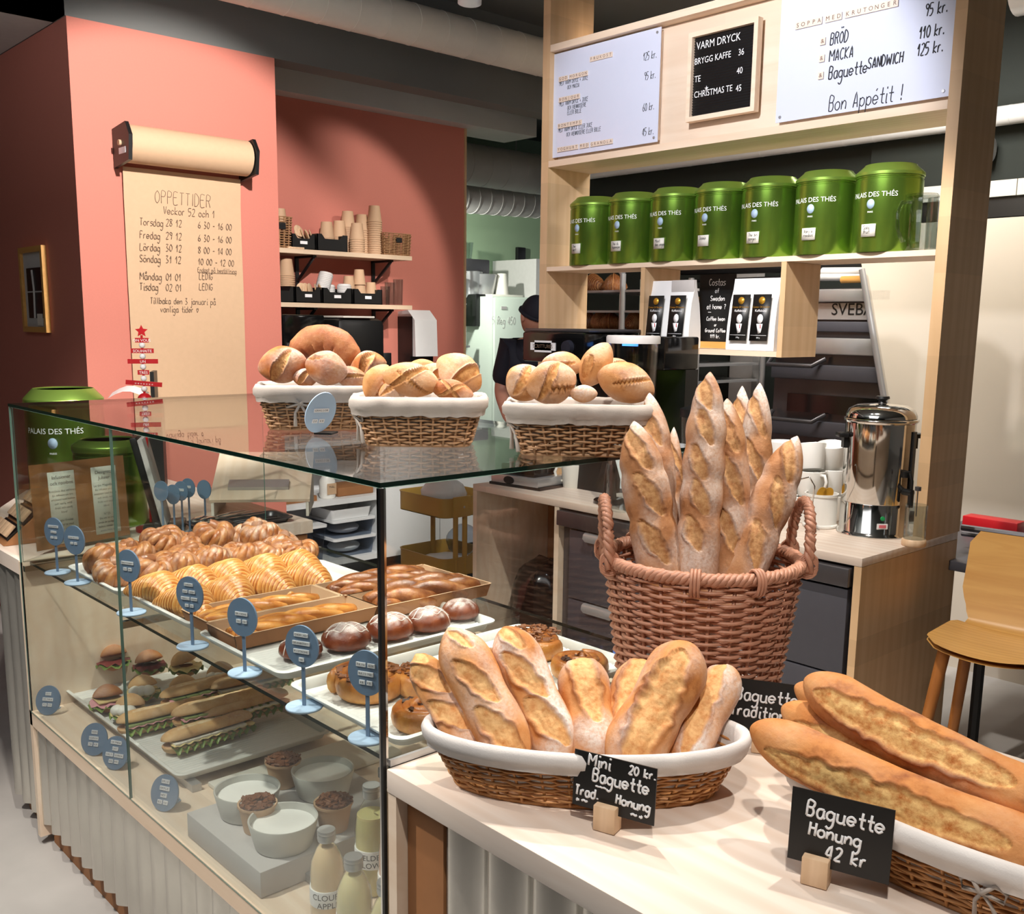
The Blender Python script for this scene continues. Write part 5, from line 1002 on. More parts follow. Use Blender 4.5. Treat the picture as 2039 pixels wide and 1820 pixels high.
c = at(1258, 780, x=2.09); t = thing('plastic_jar', 'clear plastic jar with grey lid behind the crusty rolls', 'jar', (2.09, c.y, BZ)); h = at(1258, 668, x=2.09).z - BZ; MB().lathe([(.0, 0), (.082, 0), (.086, .02), (.098, h - .03), (.094, h - .03), (.08, .01), (0, .008)], 32).build('jar_body', 'clear', t); MB().lathe([(0, h), (.1, h), (.104, h - .006), (.104, h - .03), (.0, h - .03)], 32).build('lid', 'panel_grey', t)
mb = MB(); mb.grid([[(-.06, -.05, .02), (-.05, .05, .25)], [(.03, -.06, .03), (.04, .05, .3)], [(.06, -.03, .02), (.06, .05, .2)]], 3, 2); mb.build('paper_scoop', 'white', t)
c = at(1395, 1010, z=BZ); t = thing('plastic_jar', 'clear jar with black lid half hidden left of the tallest baguette', 'jar', (2.2, at(1388, 900, x=2.2).y, BZ)); h = at(1388, 806, x=2.2).z - BZ; MB().lathe([(0, 0), (.06, 0), (.066, h - .03), (.0, h - .03)], 28).build('jar_body', 'clear', t); MB().lathe([(0, h - .01), (.03, h), (.07, h - .015), (.07, h - .045), (0, h - .045)], 28).build('lid', 'black', t)
# steel urn
c = at(1738, 1060, z=BZ); ux = .118
t = thing('water_urn', 'polished steel hot water urn with black handles on the back counter', 'urn', c); zt = at(1748, 806, d=dep(c)).z - BZ
MB().lathe([(0, 0), (ux + .006, 0), (ux + .008, .004), (ux + .004, .012), (ux, .016), (ux, .115), (ux - .001, .117), (ux, .119), (ux, zt - .055), (ux + .006, zt - .05), (ux + .008, zt - .045), (ux + .006, zt - .04), (ux, zt - .038), (0, zt - .038)], 64).build('tank', 'chrome', t, ang=50)
MB().lathe([(ux + .002, zt - .037), (ux + .001, zt - .028), (ux * .93, zt - .008), (ux * .7, zt + .006), (ux * .3, zt + .01), (0, zt + .01)], 56).build('lid', 'chrome', t, ang=60)
MB().lathe([(0, zt + .011), (.016, zt + .011), (.012, zt + .02), (.024, zt + .028), (.022, zt + .036), (0, zt + .038)], 24).build('lid_knob', 'black', t)
sx_ = Vector((RIGHT.x, RIGHT.y, 0)).normalized(); fx = Vector((-fwd.x, -fwd.y, 0)).normalized()
for s_ in (-1, 1):
    F = frame(sx_ * s_ * ux + Vector((0, 0, zt - .1)), sx_ * s_, Vector((0, 0, 1)).cross(sx_ * s_), (0, 0, 1)); MB().box(-.002, .032, -.026, .026, -.008, .008, M=F, bev=.004).box(-.004, .012, -.014, .014, -.045, -.006, M=F).build('handle', 'black', t)
a = fx * .86 + sx_ * .5; a.normalize(); F = frame(a * ux + Vector((0, 0, .165)), a, Vector((0, 0, 1)).cross(a), (0, 0, 1)); MB().tube([(0, 0, 0), (.035, 0, 0)], .012, 12, M=F).tube([(.03, 0, .01), (.03, 0, -.05)], .01, 12, M=F).tube([(.03, 0, .012), (.03, 0, .04), (.02, 0, .066)], .006, 10, M=F).lathe([(.002, .05), (.016, .05), (.018, .07), (0, .075)], 14, M=F).build('tap', 'black', t)
a2 = fx * .66 + sx_ * .75; a2.normalize(); F = frame(a2 * ux, a2, Vector((0, 0, 1)).cross(a2), (0, 0, 1)); MB().box(0, .006, -.012, .012, .15, zt - .08, M=F).build('gauge', 'black', t); MB().lathe([(0, 0), (.022, 0), (.018, .03), (0, .032)], 20, M=frame(sx_ * ux + fx * .0 + Vector((0, 0, .06)), fx, (0, 0, 1), sx_)).build('thermostat_knob', 'black', t)
F = frame(fx * (ux + .0005) - sx_ * .012, sx_, (0, 0, 1), fx); MB().lathe([(0, 0), (.008, 0), (.007, .004), (0, .005)], 16, M=F @ Matrix.Translation((0, .072, -.002))).build('green_button', plain('green_led', srgb(40, 160, 90), .3), t); MB().box(-.018, .018, .036, .054, -.002, .002, M=F).box(-.012, .012, .040, .05, .002, .004, 1, M=F).build('switch', ['white', plain('pink_switch', srgb(220, 110, 120), .3)], t)
# white crock with honey dippers, cups
c = at(1632, 1048, z=BZ); t = thing('cutlery_crock', 'white ribbed crock holding golden handled spoons beside the urn', 'crock', c); mb = MB(); P = []
prof = [(.0, 0), (.058, 0), (.062, .004), (.062, .01), (.058, .014), (.057, .112), (.061, .116), (.061, .124), (.055, .124), (.052, .01), (0, .008)]
for r_, z_ in prof: P.append([((r_ + (.0007 * cos(24 * 2 * pi * k / 96) if .02 < z_ < .11 else 0)) * cos(2 * pi * k / 96), (r_ + (.0007 * cos(24 * 2 * pi * k / 96) if .02 < z_ < .11 else 0)) * sin(2 * pi * k / 96), z_) for k in range(96)])
mb.grid(P, len(prof), 96, cv=True); mb.build('crock_body', 'white_ceramic', t); plain('gold', srgb(226, 170, 60), .3, .6)
for k, (dx, tl) in enumerate(((.0, .25), (.022, .5))):
    F = Matrix.Translation((sx_.x * dx, sx_.y * dx, .12)) @ frame((0, 0, 0), sx_, (0, 0, 1), fx) @ Matrix.Rotation(-tl, 4, 'Z'); t2 = tag(MB().prism([(.018 * cos(2 * pi * q / 20), .026 * sin(2 * pi * q / 20)) for q in range(20)], -.003, .003, M=F).tube([(0, -.02, 0), (0, -.1, 0)], .003, 6, M=F).build('honey_spoon', 'gold', None, c + Vector((0, 0, .0))), ('left' if k == 0 else 'right') + ' golden spoon end standing in the white crock', 'spoon')
for k, (px, xx, zz_, lb, rot) in enumerate(((1612, 2.43, 0, 'white mug at the bottom of the stack behind the crock', None), (1612, 2.43, .098, 'white mug with forward handle in the middle of the stack behind the crock', None), (1612, 2.435, .196, 'white mug tilted on top of the stack behind the crock', (.0, .25, .9)), (1562, 2.42, 0, 'lowest white mug beside the leaning baguette', None), (1562, 2.42, .098, 'middle white mug beside the leaning baguette', None), (1552, 2.43, .196, 'white mug topping the stack left of the leaning baguette', None), (1652, 2.53, 0, 'lowest white mug half hidden by the urn', None), (1652, 2.53, .098, 'middle white mug half hidden by the urn', None), (1650, 2.53, .196, 'white mug tilted on the stack half hidden by the urn', (0, -.2, .4)))):
    q = at(px, 1000, x=xx); mug(lb, (xx, q.y, BZ + zz_ + .001), YAW - 1.6 + k * 1.4 if k != 1 else -1.9, .096, .043, .056, 'white_ceramic', rot, None)
tag(MB().tube([at(1592, 955, x=2.22), at(1612, 950, x=2.22), at(1622, 968, x=2.22), at(1618, 1000, x=2.24), (at(1632, 1048, z=BZ).x + .02, at(1632, 1048, z=BZ).y + .03, BZ + .012)], .003, 6).build('wire_hook', 'chrome', ang=180), 'thin chrome wire loop sticking out behind the crock', 'wire')
c = at(1835, 1062, z=BZ); t = thing('french_press', 'glass coffee press half hidden between urn and wooden post', 'press', (2.34, at(1826, 1000, x=2.34).y, BZ)); MB().lathe([(0, 0), (.035, 0), (.036, .14), (.034, .14), (.033, .004), (0, .004)], 24).build('glass', 'jar_glass', t); MB().tube([(0, 0, .1), (0, 0, .19)], .002, 6).lathe([(0, .185), (.01, .187), (.01, .2), (0, .202)], 12).build('plunger', 'dark_steel', t); MB().lathe([(.037, .0), (.04, .004), (.04, .02), (.037, .024)], 24).build('holder', 'wood_block', t)
# ---------------------------------------------------------------- shelf unit on the back counter
XF, XB, PY0, PY1 = 2.424, 2.70, .265, 2.187
t = thing('shelf_frame', 'tall pale wooden shelf frame standing on the back counter', 'shelf')
MB().box(XF, XB, PY0 - .0, PY0 + .04, BZ + .001, 3.3).build('post', 'wood_frame_z', t); MB().box(XF, XB, PY1 - .045, PY1, BZ + .001, 3.3).build('post', 'wood_frame_z', t)
ya, yb = PY0 + .041, PY1 - .046
for z0, z1, nm_ in ((1.857, 1.876, 'tea_shelf'), (2.316, 2.344, 'lower_rail'), (2.81, 2.838, 'upper_rail')): MB().box(XF + .001, XB, ya, yb, z0, z1).build(nm_, 'wood_frame_y', t)
MB().box(XF + .06, XF + .08, ya, yb, 2.345, 2.809).build('back_board', 'wood_panel', t)
cy0, cy1 = .868, 1.572
MB().box(XF + .001, XB - .04, cy0, cy0 + .022, 1.505, 1.856).build('cubby_side', 'wood_frame_z', t); MB().box(XF + .001, XB - .04, cy1 - .022, cy1, 1.505, 1.856).build('cubby_side', 'wood_frame_z', t); MB().box(XF + .001, XB - .04, cy0 + .0225, cy1 - .0225, 1.506, 1.526).build('cubby_floor', 'wood_frame_y', t)
# tea tins
m, nt, bs = NT('tin_green'); v = coords(nt, (1, 1, .01)); bs.inputs['Base Color'].default_value = srgb(122, 160, 62); bs.inputs['Metallic'].default_value = .85; bs.inputs['Roughness'].default_value = .27; MATS['tin_green'] = m
m, nt, bs = NT('tin_lid'); bs.inputs['Base Color'].default_value = srgb(150, 186, 84); bs.inputs['Metallic'].default_value = .75; bs.inputs['Roughness'].default_value = .3; MATS['tin_lid'] = m
def tin(label, loc, R, H, face, note=('Thé', 'des'), ny=.19, hole=False, logo=True, group='green tea tins on the shelf'):
    t = thing('tea_tin', label, 'tin', loc, face, group); hb = H * .86
    MB().lathe([(0, 0), (R - .002, 0), (R, .003), (R, hb - .012), (R - .002, hb - .01), (R - .002, hb - .006), (R, hb - .004), (R, hb), (0, hb)], 64).build('tin_body', 'tin_green', t, ang=35)
    if hole: MB().lathe([(R + .001, hb + .001), (R + .003, hb + .004), (R + .003, hb + .02), (R + .001, hb + .024), (R * .78, H - .002), (R * .76, H), (R * .74, H - .002), (R * .74, H - .02)], 64).build('tin_lid', 'tin_lid', t, ang=35); MB().lathe([(0, H - .006), (R * .74, H - .006)], 40).build('lid_opening', 'black', t)
    else: MB().lathe([(R + .001, hb + .001), (R + .003, hb + .003), (R + .003, hb + .012), (R, hb + .016), (R * .8, H - .006), (R * .76, H), (0, H)], 64).build('tin_lid', 'tin_lid', t, ang=35)
    if logo:
        mb = MB(); B = lambda y: frame((0, 0, y), (0, 1, 0), (0, 0, 1), (1, 0, 0)); mb.text('PALAIS DES THÉS', R * .21, B(hb * .745), 0, bend=R + .0008); mb.text('PARIS', R * .075, B(hb * .52), 0, bend=R + .0008)
        c = [(R * .125 * cos(2 * pi * k / 28), R * .145 * sin(2 * pi * k / 28)) for k in range(28)]; F = B(hb * .625) @ Matrix.Translation((0, 0, R - .0012)); mb.prism(c, 0, .002, 1, M=F)
        mb.build('logo_print', ['chalk', 'disc_pale'], t, ang=180)
    F = frame((0, 0, hb * .28), (0, 1, 0), (0, 0, 1), (1, 0, 0)) @ Matrix.Translation((0, 0, R)); mb = MB().box(-.026, .026, -.021, .021, 0, .005, M=F)
    for k, st in enumerate(note): hand(st, .012, .0007, F @ Matrix.Translation((-.018, .004 - .014 * k, .0055)), mb, 1)
    mb.build('note_card', ['off_white', 'ink'], t, ang=180)
tn = [('first tea tin from the left on the shelf, in the corner by the post', ('Thé', 'vert')), ('second tea tin from the left on the shelf', ('Thé du', 'hammam')), ('third tea tin from the left on the shelf', ('Mont', 'des anges')), ('fourth and middle tea tin on the shelf', ('Jasmin',)), ('third tea tin from the right on the shelf', ('Thé des', 'songes')), ('second tea tin from the right on the shelf', ('Vanille', 'rooibos')), ('rightmost tea tin on the shelf beside the glass jug', ('Soba', 'fruit'))]
for (yl, yr), (lb, nt_) in zip(((2.047, 1.836), (1.841, 1.581), (1.598, 1.355), (1.366, 1.125), (1.142, .900), (.905, .665), (.674, .418)), tn):
    R = .112; yc = (yl + yr) / 2 - .012; tin(lb, (XF + R - .018, yc, 1.877), R, .296, pi + .04 * sin(yc * 9), nt_)
tag_ = None
# glass jug
yj = at(1835, 450, x=2.5).y; t = thing('glass_jug', 'clear glass jug with big handle at the right end of the tea shelf', 'jug', (2.5, yj, 1.877), YAW + pi / 2 + .3)
MB().lathe([(0, 0), (.052, 0), (.056, .006), (.056, .15), (.048, .168), (.05, .18), (.046, .18), (.044, .168), (.052, .148), (.052, .008), (0, .006)], 36).build('jug_body', 'jar_glass', t); MB().tube([(.05, 0, .16), (.085, 0, .158), (.1, 0, .12), (.095, 0, .07), (.075, 0, .03), (.066, 0, .035)], .007, 10).build('handle', 'jar_glass', t, ang=180); MB().lathe([(0, .176), (.044, .176), (.05, .182), (.045, .188), (0, .192)], 30).build('lid', 'jar_glass', t)
t = thing('glass_jug', 'second glass jug mostly hidden behind the right post', 'jug', (2.5, at(1876, 450, x=2.5).y, 1.877)); MB().lathe([(0, 0), (.05, 0), (.052, .15), (.05, .17), (.047, .17), (.048, .008), (0, .006)], 32).build('jug_body', 'jar_glass', t)
# coffee bags and chalk board in the cubby
def coffee_bag(label, y, rz=0., grey=False):
    t = thing('coffee_bag', label, 'bag', (XF + .06, y, 1.527), rz, 'coffee bags in the cubby'); w_, d_, h = .062, .04, .275; P = []
    for i, (z_, a, b) in enumerate(((0, 1, 1), (.01, 1.02, 1.02), (.09, 1, .95), (.18, .98, .65), (.235, .97, .22), (h, .97, .05))): P.append([(d_ * b * sy, w_ * a * sx, z_) for sx, sy in ((-1, -1), (-.2, -1.05), (.2, -1.05), (1, -1), (1, 1), (-1, 1))])
    mb = MB().grid(P, 6, 6, cv=True); mb.f.append((0, 1, 2, 3, 4, 5)); mb.m.append(0); mb.build('bag_body', 'white' if not grey else 'white', t, ang=30)
    if grey: MB().box(-.012, .006, -w_ * .96, w_ * .96, h - .05, h + .001, bev=.004).build('bag_top', 'panel_grey', t)
    F = frame((-.0415, 0, .13), (0, -1, 0), (-.12 * -1, 0, 1), (-1, 0, -.12)); F = frame((-.044, 0, .125), (0, -1, 0), Vector((.10, 0, 1)).normalized(), Vector((-1, 0, .10)).normalized())
    F = F @ Matrix.Scale(1.18, 4); mb = MB().box(-.034, .034, -.075, .075, 0, .0015, 0, F); cc = [(.012 * cos(2 * pi * k / 20), .055 + .012 * sin(2 * pi * k / 20)) for k in range(20)]; mb.prism(cc, .0015, .002, 1, F); F2 = F @ Matrix.Translation((0, 0, .002))
    mb.text('Costas Of Sweden', .0085, F2 @ Matrix.Translation((0, .034, 0)), 1); mb.text('Kaffeböna', .011, F2 @ Matrix.Translation((0, .022, 0)), 2); mb.box(-.03, .03, -.0575, -.0565, .0015, .002, 2, F); mb.text('250 g', .006, F2 @ Matrix.Translation((0, -.065, 0)), 2)
    mb.prism([(.011 * cos(2 * pi * k / 18), -.004 + .015 * sin(2 * pi * k / 18)) for k in range(18)], .0015, .002, 2, F); mb.prism([(-.012, -.02), (.012, -.02), (.008, -.048), (-.002, -.052)], .0015, .002, 2, F); mb.prism([(.002, -.022), (.005, -.022), (.007, -.034), (.004, -.036)], .002, .0024, 3, F)
    mb.build('bag_label', ['black', 'gold', 'chalk', 'red'], t, ang=180)
for px, lb, g in ((1314, 'first white coffee bag from the left in the cubby', False), (1357, 'second coffee bag from the left with a grey folded top', True), (1483, 'third coffee bag, right of the chalk board', False), (1524, 'fourth white coffee bag at the right end of the cubby', False)):
    coffee_bag(lb, at(px, 640, x=XF + .05).y, 0, g)
a = at(1425, 625, x=XF + .12); t = thing('chalk_board', 'chalk board about coffee in a wooden stand between the coffee bags', 'sign', (XF + .13, a.y, 1.527)); F = frame((0, .105, .03), (0, -1, 0), (0, 0, 1), (-1, 0, 0))
MB().box(.01, .19, 0, .27, -.004, 0, M=F).build('board', 'black', t); MB().box(-.01, .19, -.028, -.002, -.012, .03, M=F).box(-.008, .008, -.002, .18, -.006, .012, M=F).build('wooden_stand', 'oak_stool', t); mb = MB()
for st, x, y, sz, al in (('Costas', .1, .225, .026, 'C'), ('of', .1, .195, .018, 'C'), ('Sweden', .105, .163, .02, 'C'), ('at home ?', .10, .130, .019, 'C'), ('~~~', .06, .115, .006, 'L'), ('Coffee bean', .1, .083, .0155, 'C'), ('or', .1, .06, .012, 'C'), ('Ground Coffee', .1, .036, .0145, 'C'), ('119 kr.', .1, .012, .015, 'C')): hand(st, sz, .0013, F @ Matrix.Translation((x, y, .001)), None, align=al, wx=.66).build('chalk_writing', 'chalk', t, ang=180)
# menu boards
def on_board(M0, x0, y1, mb, tmb):
    def P(px, py): p = at(px, py, x=M0); return (x0 - p.y, p.z - y1)
    return P
def white_board(label, y_left, y_right, z0, z1, hands, tls, screws=True):
    t = thing('menu_board', label, 'menu board', (XF + .055, y_left, z0)); W = y_left - y_right; H = z1 - z0; MB().box(-.028, -.024, -W, 0, 0, H).build('board', 'board_white', t); MB().box(-.0235, -.001, -W + .01, -.01, .01, H - .01).build('batten', 'wood_panel', t)
    F = frame((-.0285, 0, 0), (0, -1, 0), (0, 0, 1), (-1, 0, 0)); mb = MB()
    for st, px, py, sz, al, *o in hands:
        p = at(px, py, x=XF + .027); hand(st, sz, o[0] if o else .0013, F @ Matrix.Translation((y_left - p.y, p.z - z0, 0)), None, align=al, under=len(o) > 1, wx=.46 if 'kr' in st else .56).build('handwriting', 'ink', t, ang=180)
    for st, px, py, sz in tls:
        p = at(px, py, x=XF + .027); x = y_left - p.y; y = p.z - z0
        for wd in st.split(' '):
            n = len(wd); tm = MB(); tm.box(x, x + n * sz, y - sz * .55, y + sz * .55, 0, .005, 0, F)
            for k, ch in enumerate(wd): tm.text(ch, sz * .95, F @ Matrix.Translation((x + (k + .5) * sz, y, .005)), 1)
            x += (n + .55) * sz; tm.build('letter_tiles', ['off_tile', 'tile_ink'], t, ang=60)
    if screws:
        for x in (.018, W - .018):
            for y in (.018, H - .018): MB().lathe([(0, 0), (.006, 0), (.005, .003), (0, .003)], 12, M=F @ Matrix.Translation((x, y, 0))).build('screw', 'steel', t)
plain('off_tile', srgb(238, 220, 204), .5); plain('tile_ink', srgb(104, 70, 54), .5)
white_board('left white menu board with breakfast prices', 2.180, 1.530, 2.360, 2.803, [('125 kr.', 1281, 121, .030, 'L'), ('95 kr.', 1283, 160, .030, 'L'), ('60 kr.', 1280, 222, .030, 'L'), ('45 kr.', 1279, 271, .030, 'L'), ('MED: VARM DRYCK + JUICE', 1114, 171, .0165, 'L', .0009), ('OCH MACKA', 1130, 178, .0165, 'L', .0009), ('MED: VARM DRYCK + JUICE', 1114, 212, .0165, 'L', .0009), ('OCH VIENNOISERIE', 1130, 219, .0165, 'L', .0009), ('ELLER BULLE', 1130, 229, .0165, 'L', .0009), ('MED: VARM DRYCK ELLER JUICE', 1112, 264, .0165, 'L', .0009), ('OCH VIENNOISERIE ELLER BULLE', 1128, 272, .0165, 'L', .0009)],
    [('FRUKOST', 1176, 119, .0185), ('GOD MORGON', 1114, 159, .0185), ('BONJOUR', 1114, 200, .0185), ('BONTEMPS', 1112, 252, .0185), ('YOGHURT MED GRANOLA', 1111, 299, .0185)])
white_board('right white menu board ending in Bon Appétit', .967, .318, 2.360, 2.806, [('BRÖD', 1653, 90, .037, 'L', .0020), ('MACKA', 1651, 123, .037, 'L', .0020), ('Baguette', 1650, 158, .04, 'L', .0022), ('SANDWICH', 1728, 137, .034, 'L', .0022), ('Bon Appétit !', 1650, 222, .05, 'L', .0018), ('95 kr.', 1842, 33, .037, 'L', .0020), ('110 kr.', 1830, 78, .037, 'L', .0020), ('125 kr.', 1826, 112, .037, 'L', .0020)],
    [('SOPPA MED KRUTONGER', 1585, 53, .0215), ('&', 1634, 84, .0215), ('&', 1632, 118, .0215), ('&', 1630, 152, .0215)])
t = thing('letter_board', 'black letter board with hot drink prices in a pale wooden frame', 'menu board', (XF + .04, 1.375, 2.413)); W, H = .322, .332; F = frame((0, 0, 0), (0, -1, 0), (0, 0, 1), (-1, 0, 0)); fb = .018
MB().box(0, W, 0, fb, 0, .03, M=F).box(0, W, H - fb, H, 0, .03, M=F).box(0, fb, fb, H - fb, 0, .03, M=F).box(W - fb, W, fb, H - fb, 0, .03, M=F).build('frame', 'wood_frame_y', t); mb = MB(); P = []
for i in range(121): y = fb + (H - 2 * fb) * i / 120; P.append([(x, y, .012 + .0025 * sin(pi * i / 2.)) for x in (fb, W - fb)])
mb.grid(P, 121, 2, M=F); mb.build('felt', 'black', t, ang=180)
for st, px, py, sz, al in (('VARM DRYCK', 1387, 91, .036, 'LEFT'), ('BRYGG KAFFE', 1383, 122, .030, 'LEFT'), ('36', 1470, 103, .030, 'LEFT'), ('TE', 1383, 157, .030, 'LEFT'), ('40', 1467, 140, .030, 'LEFT'), ('CHRISTMAS TE', 1382, 188, .030, 'LEFT'), ('45', 1465, 175, .030, 'LEFT')):
    p = at(px, py, x=XF + .024); mb = MB(); mb.text(st, sz * 1.12, F @ Matrix.Translation((1.375 - p.y, p.z - 2.413 - .004, .016)) @ Matrix.Scale(.82, 4, (1, 0, 0)), align=al); mb.build('letters', 'chalk', t, ang=180)
p = at(1407, 176, x=XF + .024); mb = MB(); mb.prism([((.010 if k % 2 == 0 else .004) * sin(pi * k / 5), (.010 if k % 2 == 0 else .004) * cos(pi * k / 5)) for k in range(10)], .016, .018, M=F @ Matrix.Translation((1.375 - p.y, p.z - 2.413, 0))); mb.build('letter_star', 'chalk', t, ang=180)
# ---------------------------------------------------------------- left counter: tins, display box, menu holder, till
tin('large green tea tin with an open lid at the far left', (.49, 2.87, ZS + .001), .145, .44, radians(-128), hole=True, group=None); tin('green tea tin behind the menu holder, right of the large one', (.428, 2.262, ZS + .001), .118, .30, radians(-128), hole=True, logo=False, group=None)
t = thing('sample_box', 'kraft display box of small tea packets tilted on the left counter', 'display box', (.16, 2.2, ZS + .001), radians(86)); sb = [(-.13, 0), (.11, 0), (.11, .17), (.09, .19)]
MB().prism(sb, -.11, .11, M=frame((0, 0, 0), (0, 1, 0), (0, 0, 1), (1, 0, 0)) @ Matrix.Scale(-1, 4, (1, 0, 0))).build('box_body', 'kraft_dark', t)
A = Vector((0, .13, 0)); B = Vector((0, -.09, .19)); dn = (B - A).normalized(); nn = Vector((0, .19, .22)).normalized()
for r_ in range(4):
    F = frame(A + dn * (.02 + .066 * r_) + nn * .002, (-1, 0, 0), dn, nn); MB().box(-.1, .1, 0, .058, 0, .004, M=F).build('compartment', 'black', t)
    for k in range(4): MB().box(-.088 + .046 * k, -.05 + .046 * k, .006, .05, .004, .016, M=F @ Matrix.Rotation(.12, 4, 'X'), bev=.002).build('tea_packet', 'kraft', t)
# acrylic menu holder
a = at(72, 1098, y=1.90); b = at(264, 1062, y=1.98); t = thing('menu_holder', 'clear upright holder with two printed tea menus on brown card', 'menu', (.062, 1.905, ZS + .001), .22); W, H = .32, .262; F = frame((0, 0, .012), (1, 0, 0), (0, .06, 1), (0, -1, .06))
MB().box(-.004, W + .004, -.004, H + .006, .002, .004, M=F).build('holder_front', 'clear', t); MB().box(0, W, 0, H, -.001, .001, M=F).build('brown_card', 'kraft_dark', t); MB().box(0, W, -.03, .05, -.012, -.006).build('holder_foot', 'clear', t)
for x0, tt in ((.055, ['Infusioner', 'och rooibos']), (.2, ['Designsta', 'Julteer'])):
    mb = MB().box(x0, x0 + .088, .01 + (.008 if x0 > .1 else 0), H - .028, .001, .0015, 0, F)
    for k, st in enumerate(tt): mb.text(st, .0155, F @ Matrix.Translation((x0 + .044, H - .046 - .018 * k, .0012)), 1)
    y = H - .088
    for k, st in enumerate(('Rooibos des vahines' if x0 < .1 else 'Le thé Magnifique', 'En infusion på ört', 'smaksatt med kokos', 'och vanilj, mild', 'frukt och vanilj', 'bland', '', 'Jardin Fruité' if x0 < .1 else 'N°25', 'Ett vitt te med', 'smak av jordgubb', 'hallon, vinbär och', 'andra röda bär')):
        if st: mb.text(st, .0095 if k not in (0, 7) else .0108, F @ Matrix.Translation((x0 + .044, y, .0012)), 1)
        y -= .0132
    mb.build('printed_menu', ['off_white', 'ink'], t, ang=180)
# christmas decoration
c = at(288, 790, y=2.05); t = thing('christmas_decoration', 'red wooden Christmas tree decoration of bars and beads with a star', 'decoration', (c.x, c.y, ZS + .001)); zz_ = lambda py: at(288, py, y=2.05).z - ZS
MB().tube([(0, 0, 0), (0, 0, zz_(668))], .004, 8).build('rod', 'red', t); MB().lathe([(0, 0), (.05, 0), (.05, .012), (0, .012)], 24).build('base', 'red', t); rx = Matrix.Rotation(YAW - pi / 2 + .35, 4, 'Z')
MB().prism([((.021 if k % 2 == 0 else .010) * sin(pi * k / 5), (.021 if k % 2 == 0 else .010) * cos(pi * k / 5)) for k in range(10)], -.006, .006, M=rx @ frame((0, 0, zz_(660)), (1, 0, 0), (0, 0, 1), (0, -1, 0))).build('star', 'red', t)
for py, w_, st, tl in ((678, 27, 'ON VOUS', 0), (699, 45, 'SOUHAITE', 0), (720, 60, 'UN', 0), (742, 23, 'TRÈS', 0), (764, 72, '* * * * * * *', .09), (828, 72, '* * * * * * *', 0)):
    hw = w_ / 2 / F_PX * 3.2; F = rx @ frame((0, 0, zz_(py)), (1, 0, 0), (0, 0, 1), (0, -1, 0)) @ Matrix.Rotation(-tl, 4, 'Z'); mb = MB().box(-hw, hw, -.0075, .0075, -.005, .005, 0, F)
    mb.text(st, .0125, F @ Matrix.Translation((0, -.001 if '*' not in st else -.004, .0052)), 1); mb.build('word_bar', ['red', 'chalk'], t)
for py in (688, 710, 731, 754, 775, 818, 838): MB().ball((0, 0, zz_(py)), .0098, 14, 10).build('white_bead', 'chalk', t, ang=180)
MB().ball((0, 0, zz_(797)), .0235, 20, 14).build('red_bead', 'red', t, ang=180)
MB().box(-.022, .022, -.01, .01, -.008, .008, M=Matrix.Translation((.008, 0, zz_(849))) @ Matrix.Rotation(.8, 4, 'Y')).build('lower_block', 'kraft_dark', t)
# till, lectern, sign stand, tongs
q = at(325, 905, y=2.0); t = thing('card_terminal', 'dark till screen leaning behind the glass case', 'till', (q.x + .02, 2.02, ZS + .001), -.5); F = Matrix.Rotation(-.22, 4, 'Y'); MB().box(-.012, .006, -.08, .08, .03, .33, M=F, bev=.004).build('screen', 'panel_grey', t); MB().box(-.034, -.012, -.08, .08, .02, .34, M=F, bev=.004).build('back', 'black', t); MB().box(-.08, .05, -.07, .07, 0, .03, bev=.005).build('foot', 'black', t)
q = at(216, 785, y=2.9); t = thing('open_book', 'open book with white pages standing behind the large green tin', 'book', (.86, 2.95, ZS + .001), -.5); h_ = at(216, 785, y=2.95).z - ZS
MB().box(-.06, .06, -.06, .06, 0, h_ - .03).build('stand', 'black', t); mb = MB(); mb.grid([[(-.15 + .03 * i, y, h_ + .03 * sin(pi * i / 5) - .02 + .015 * (y > 0)) for y in (-.06, .08)] for i in range(6)], 6, 2); mb.build('pages', 'white', t); MB().box(.02, .036, -.06, .08, h_ - .03, h_ + .09, M=Matrix.Translation((.0, 0, 0))).build('cover', 'black', t)
dl = 2.85; a = at(352, 930, d=dl); b = at(518, 930, d=dl)
t = thing('lectern', 'pale wooden stand with sloping top behind the knot buns', 'stand', (.96, 2.15, ZS + .001), radians(-35)); MB().prism([(-.13, 0), (.16, 0), (.16, .20), (-.13, .06)], -.005, .005, M=frame((.17, 0, 0), (0, 1, 0), (0, 0, 1), (1, 0, 0))).prism([(-.13, 0), (.16, 0), (.16, .20), (-.13, .06)], -.005, .005, M=frame((-.17, 0, 0), (0, 1, 0), (0, 0, 1), (1, 0, 0))).build('side_panel', 'off_white', t)
MB().box(-.18, .18, 0, .32, -.006, .006, M=frame((0, -.135, .06), (1, 0, 0), Vector((0, .29, .14)).normalized(), Vector((0, -.14, .29)).normalized())).build('top_board', 'wood_panel', t)
MB().box(-.12, .1, .06, .11, .007, .02, M=frame((0, -.135, .06), (1, 0, 0), Vector((0, .29, .14)).normalized(), Vector((0, -.14, .29)).normalized())).build('ring_binding', 'steel', t)
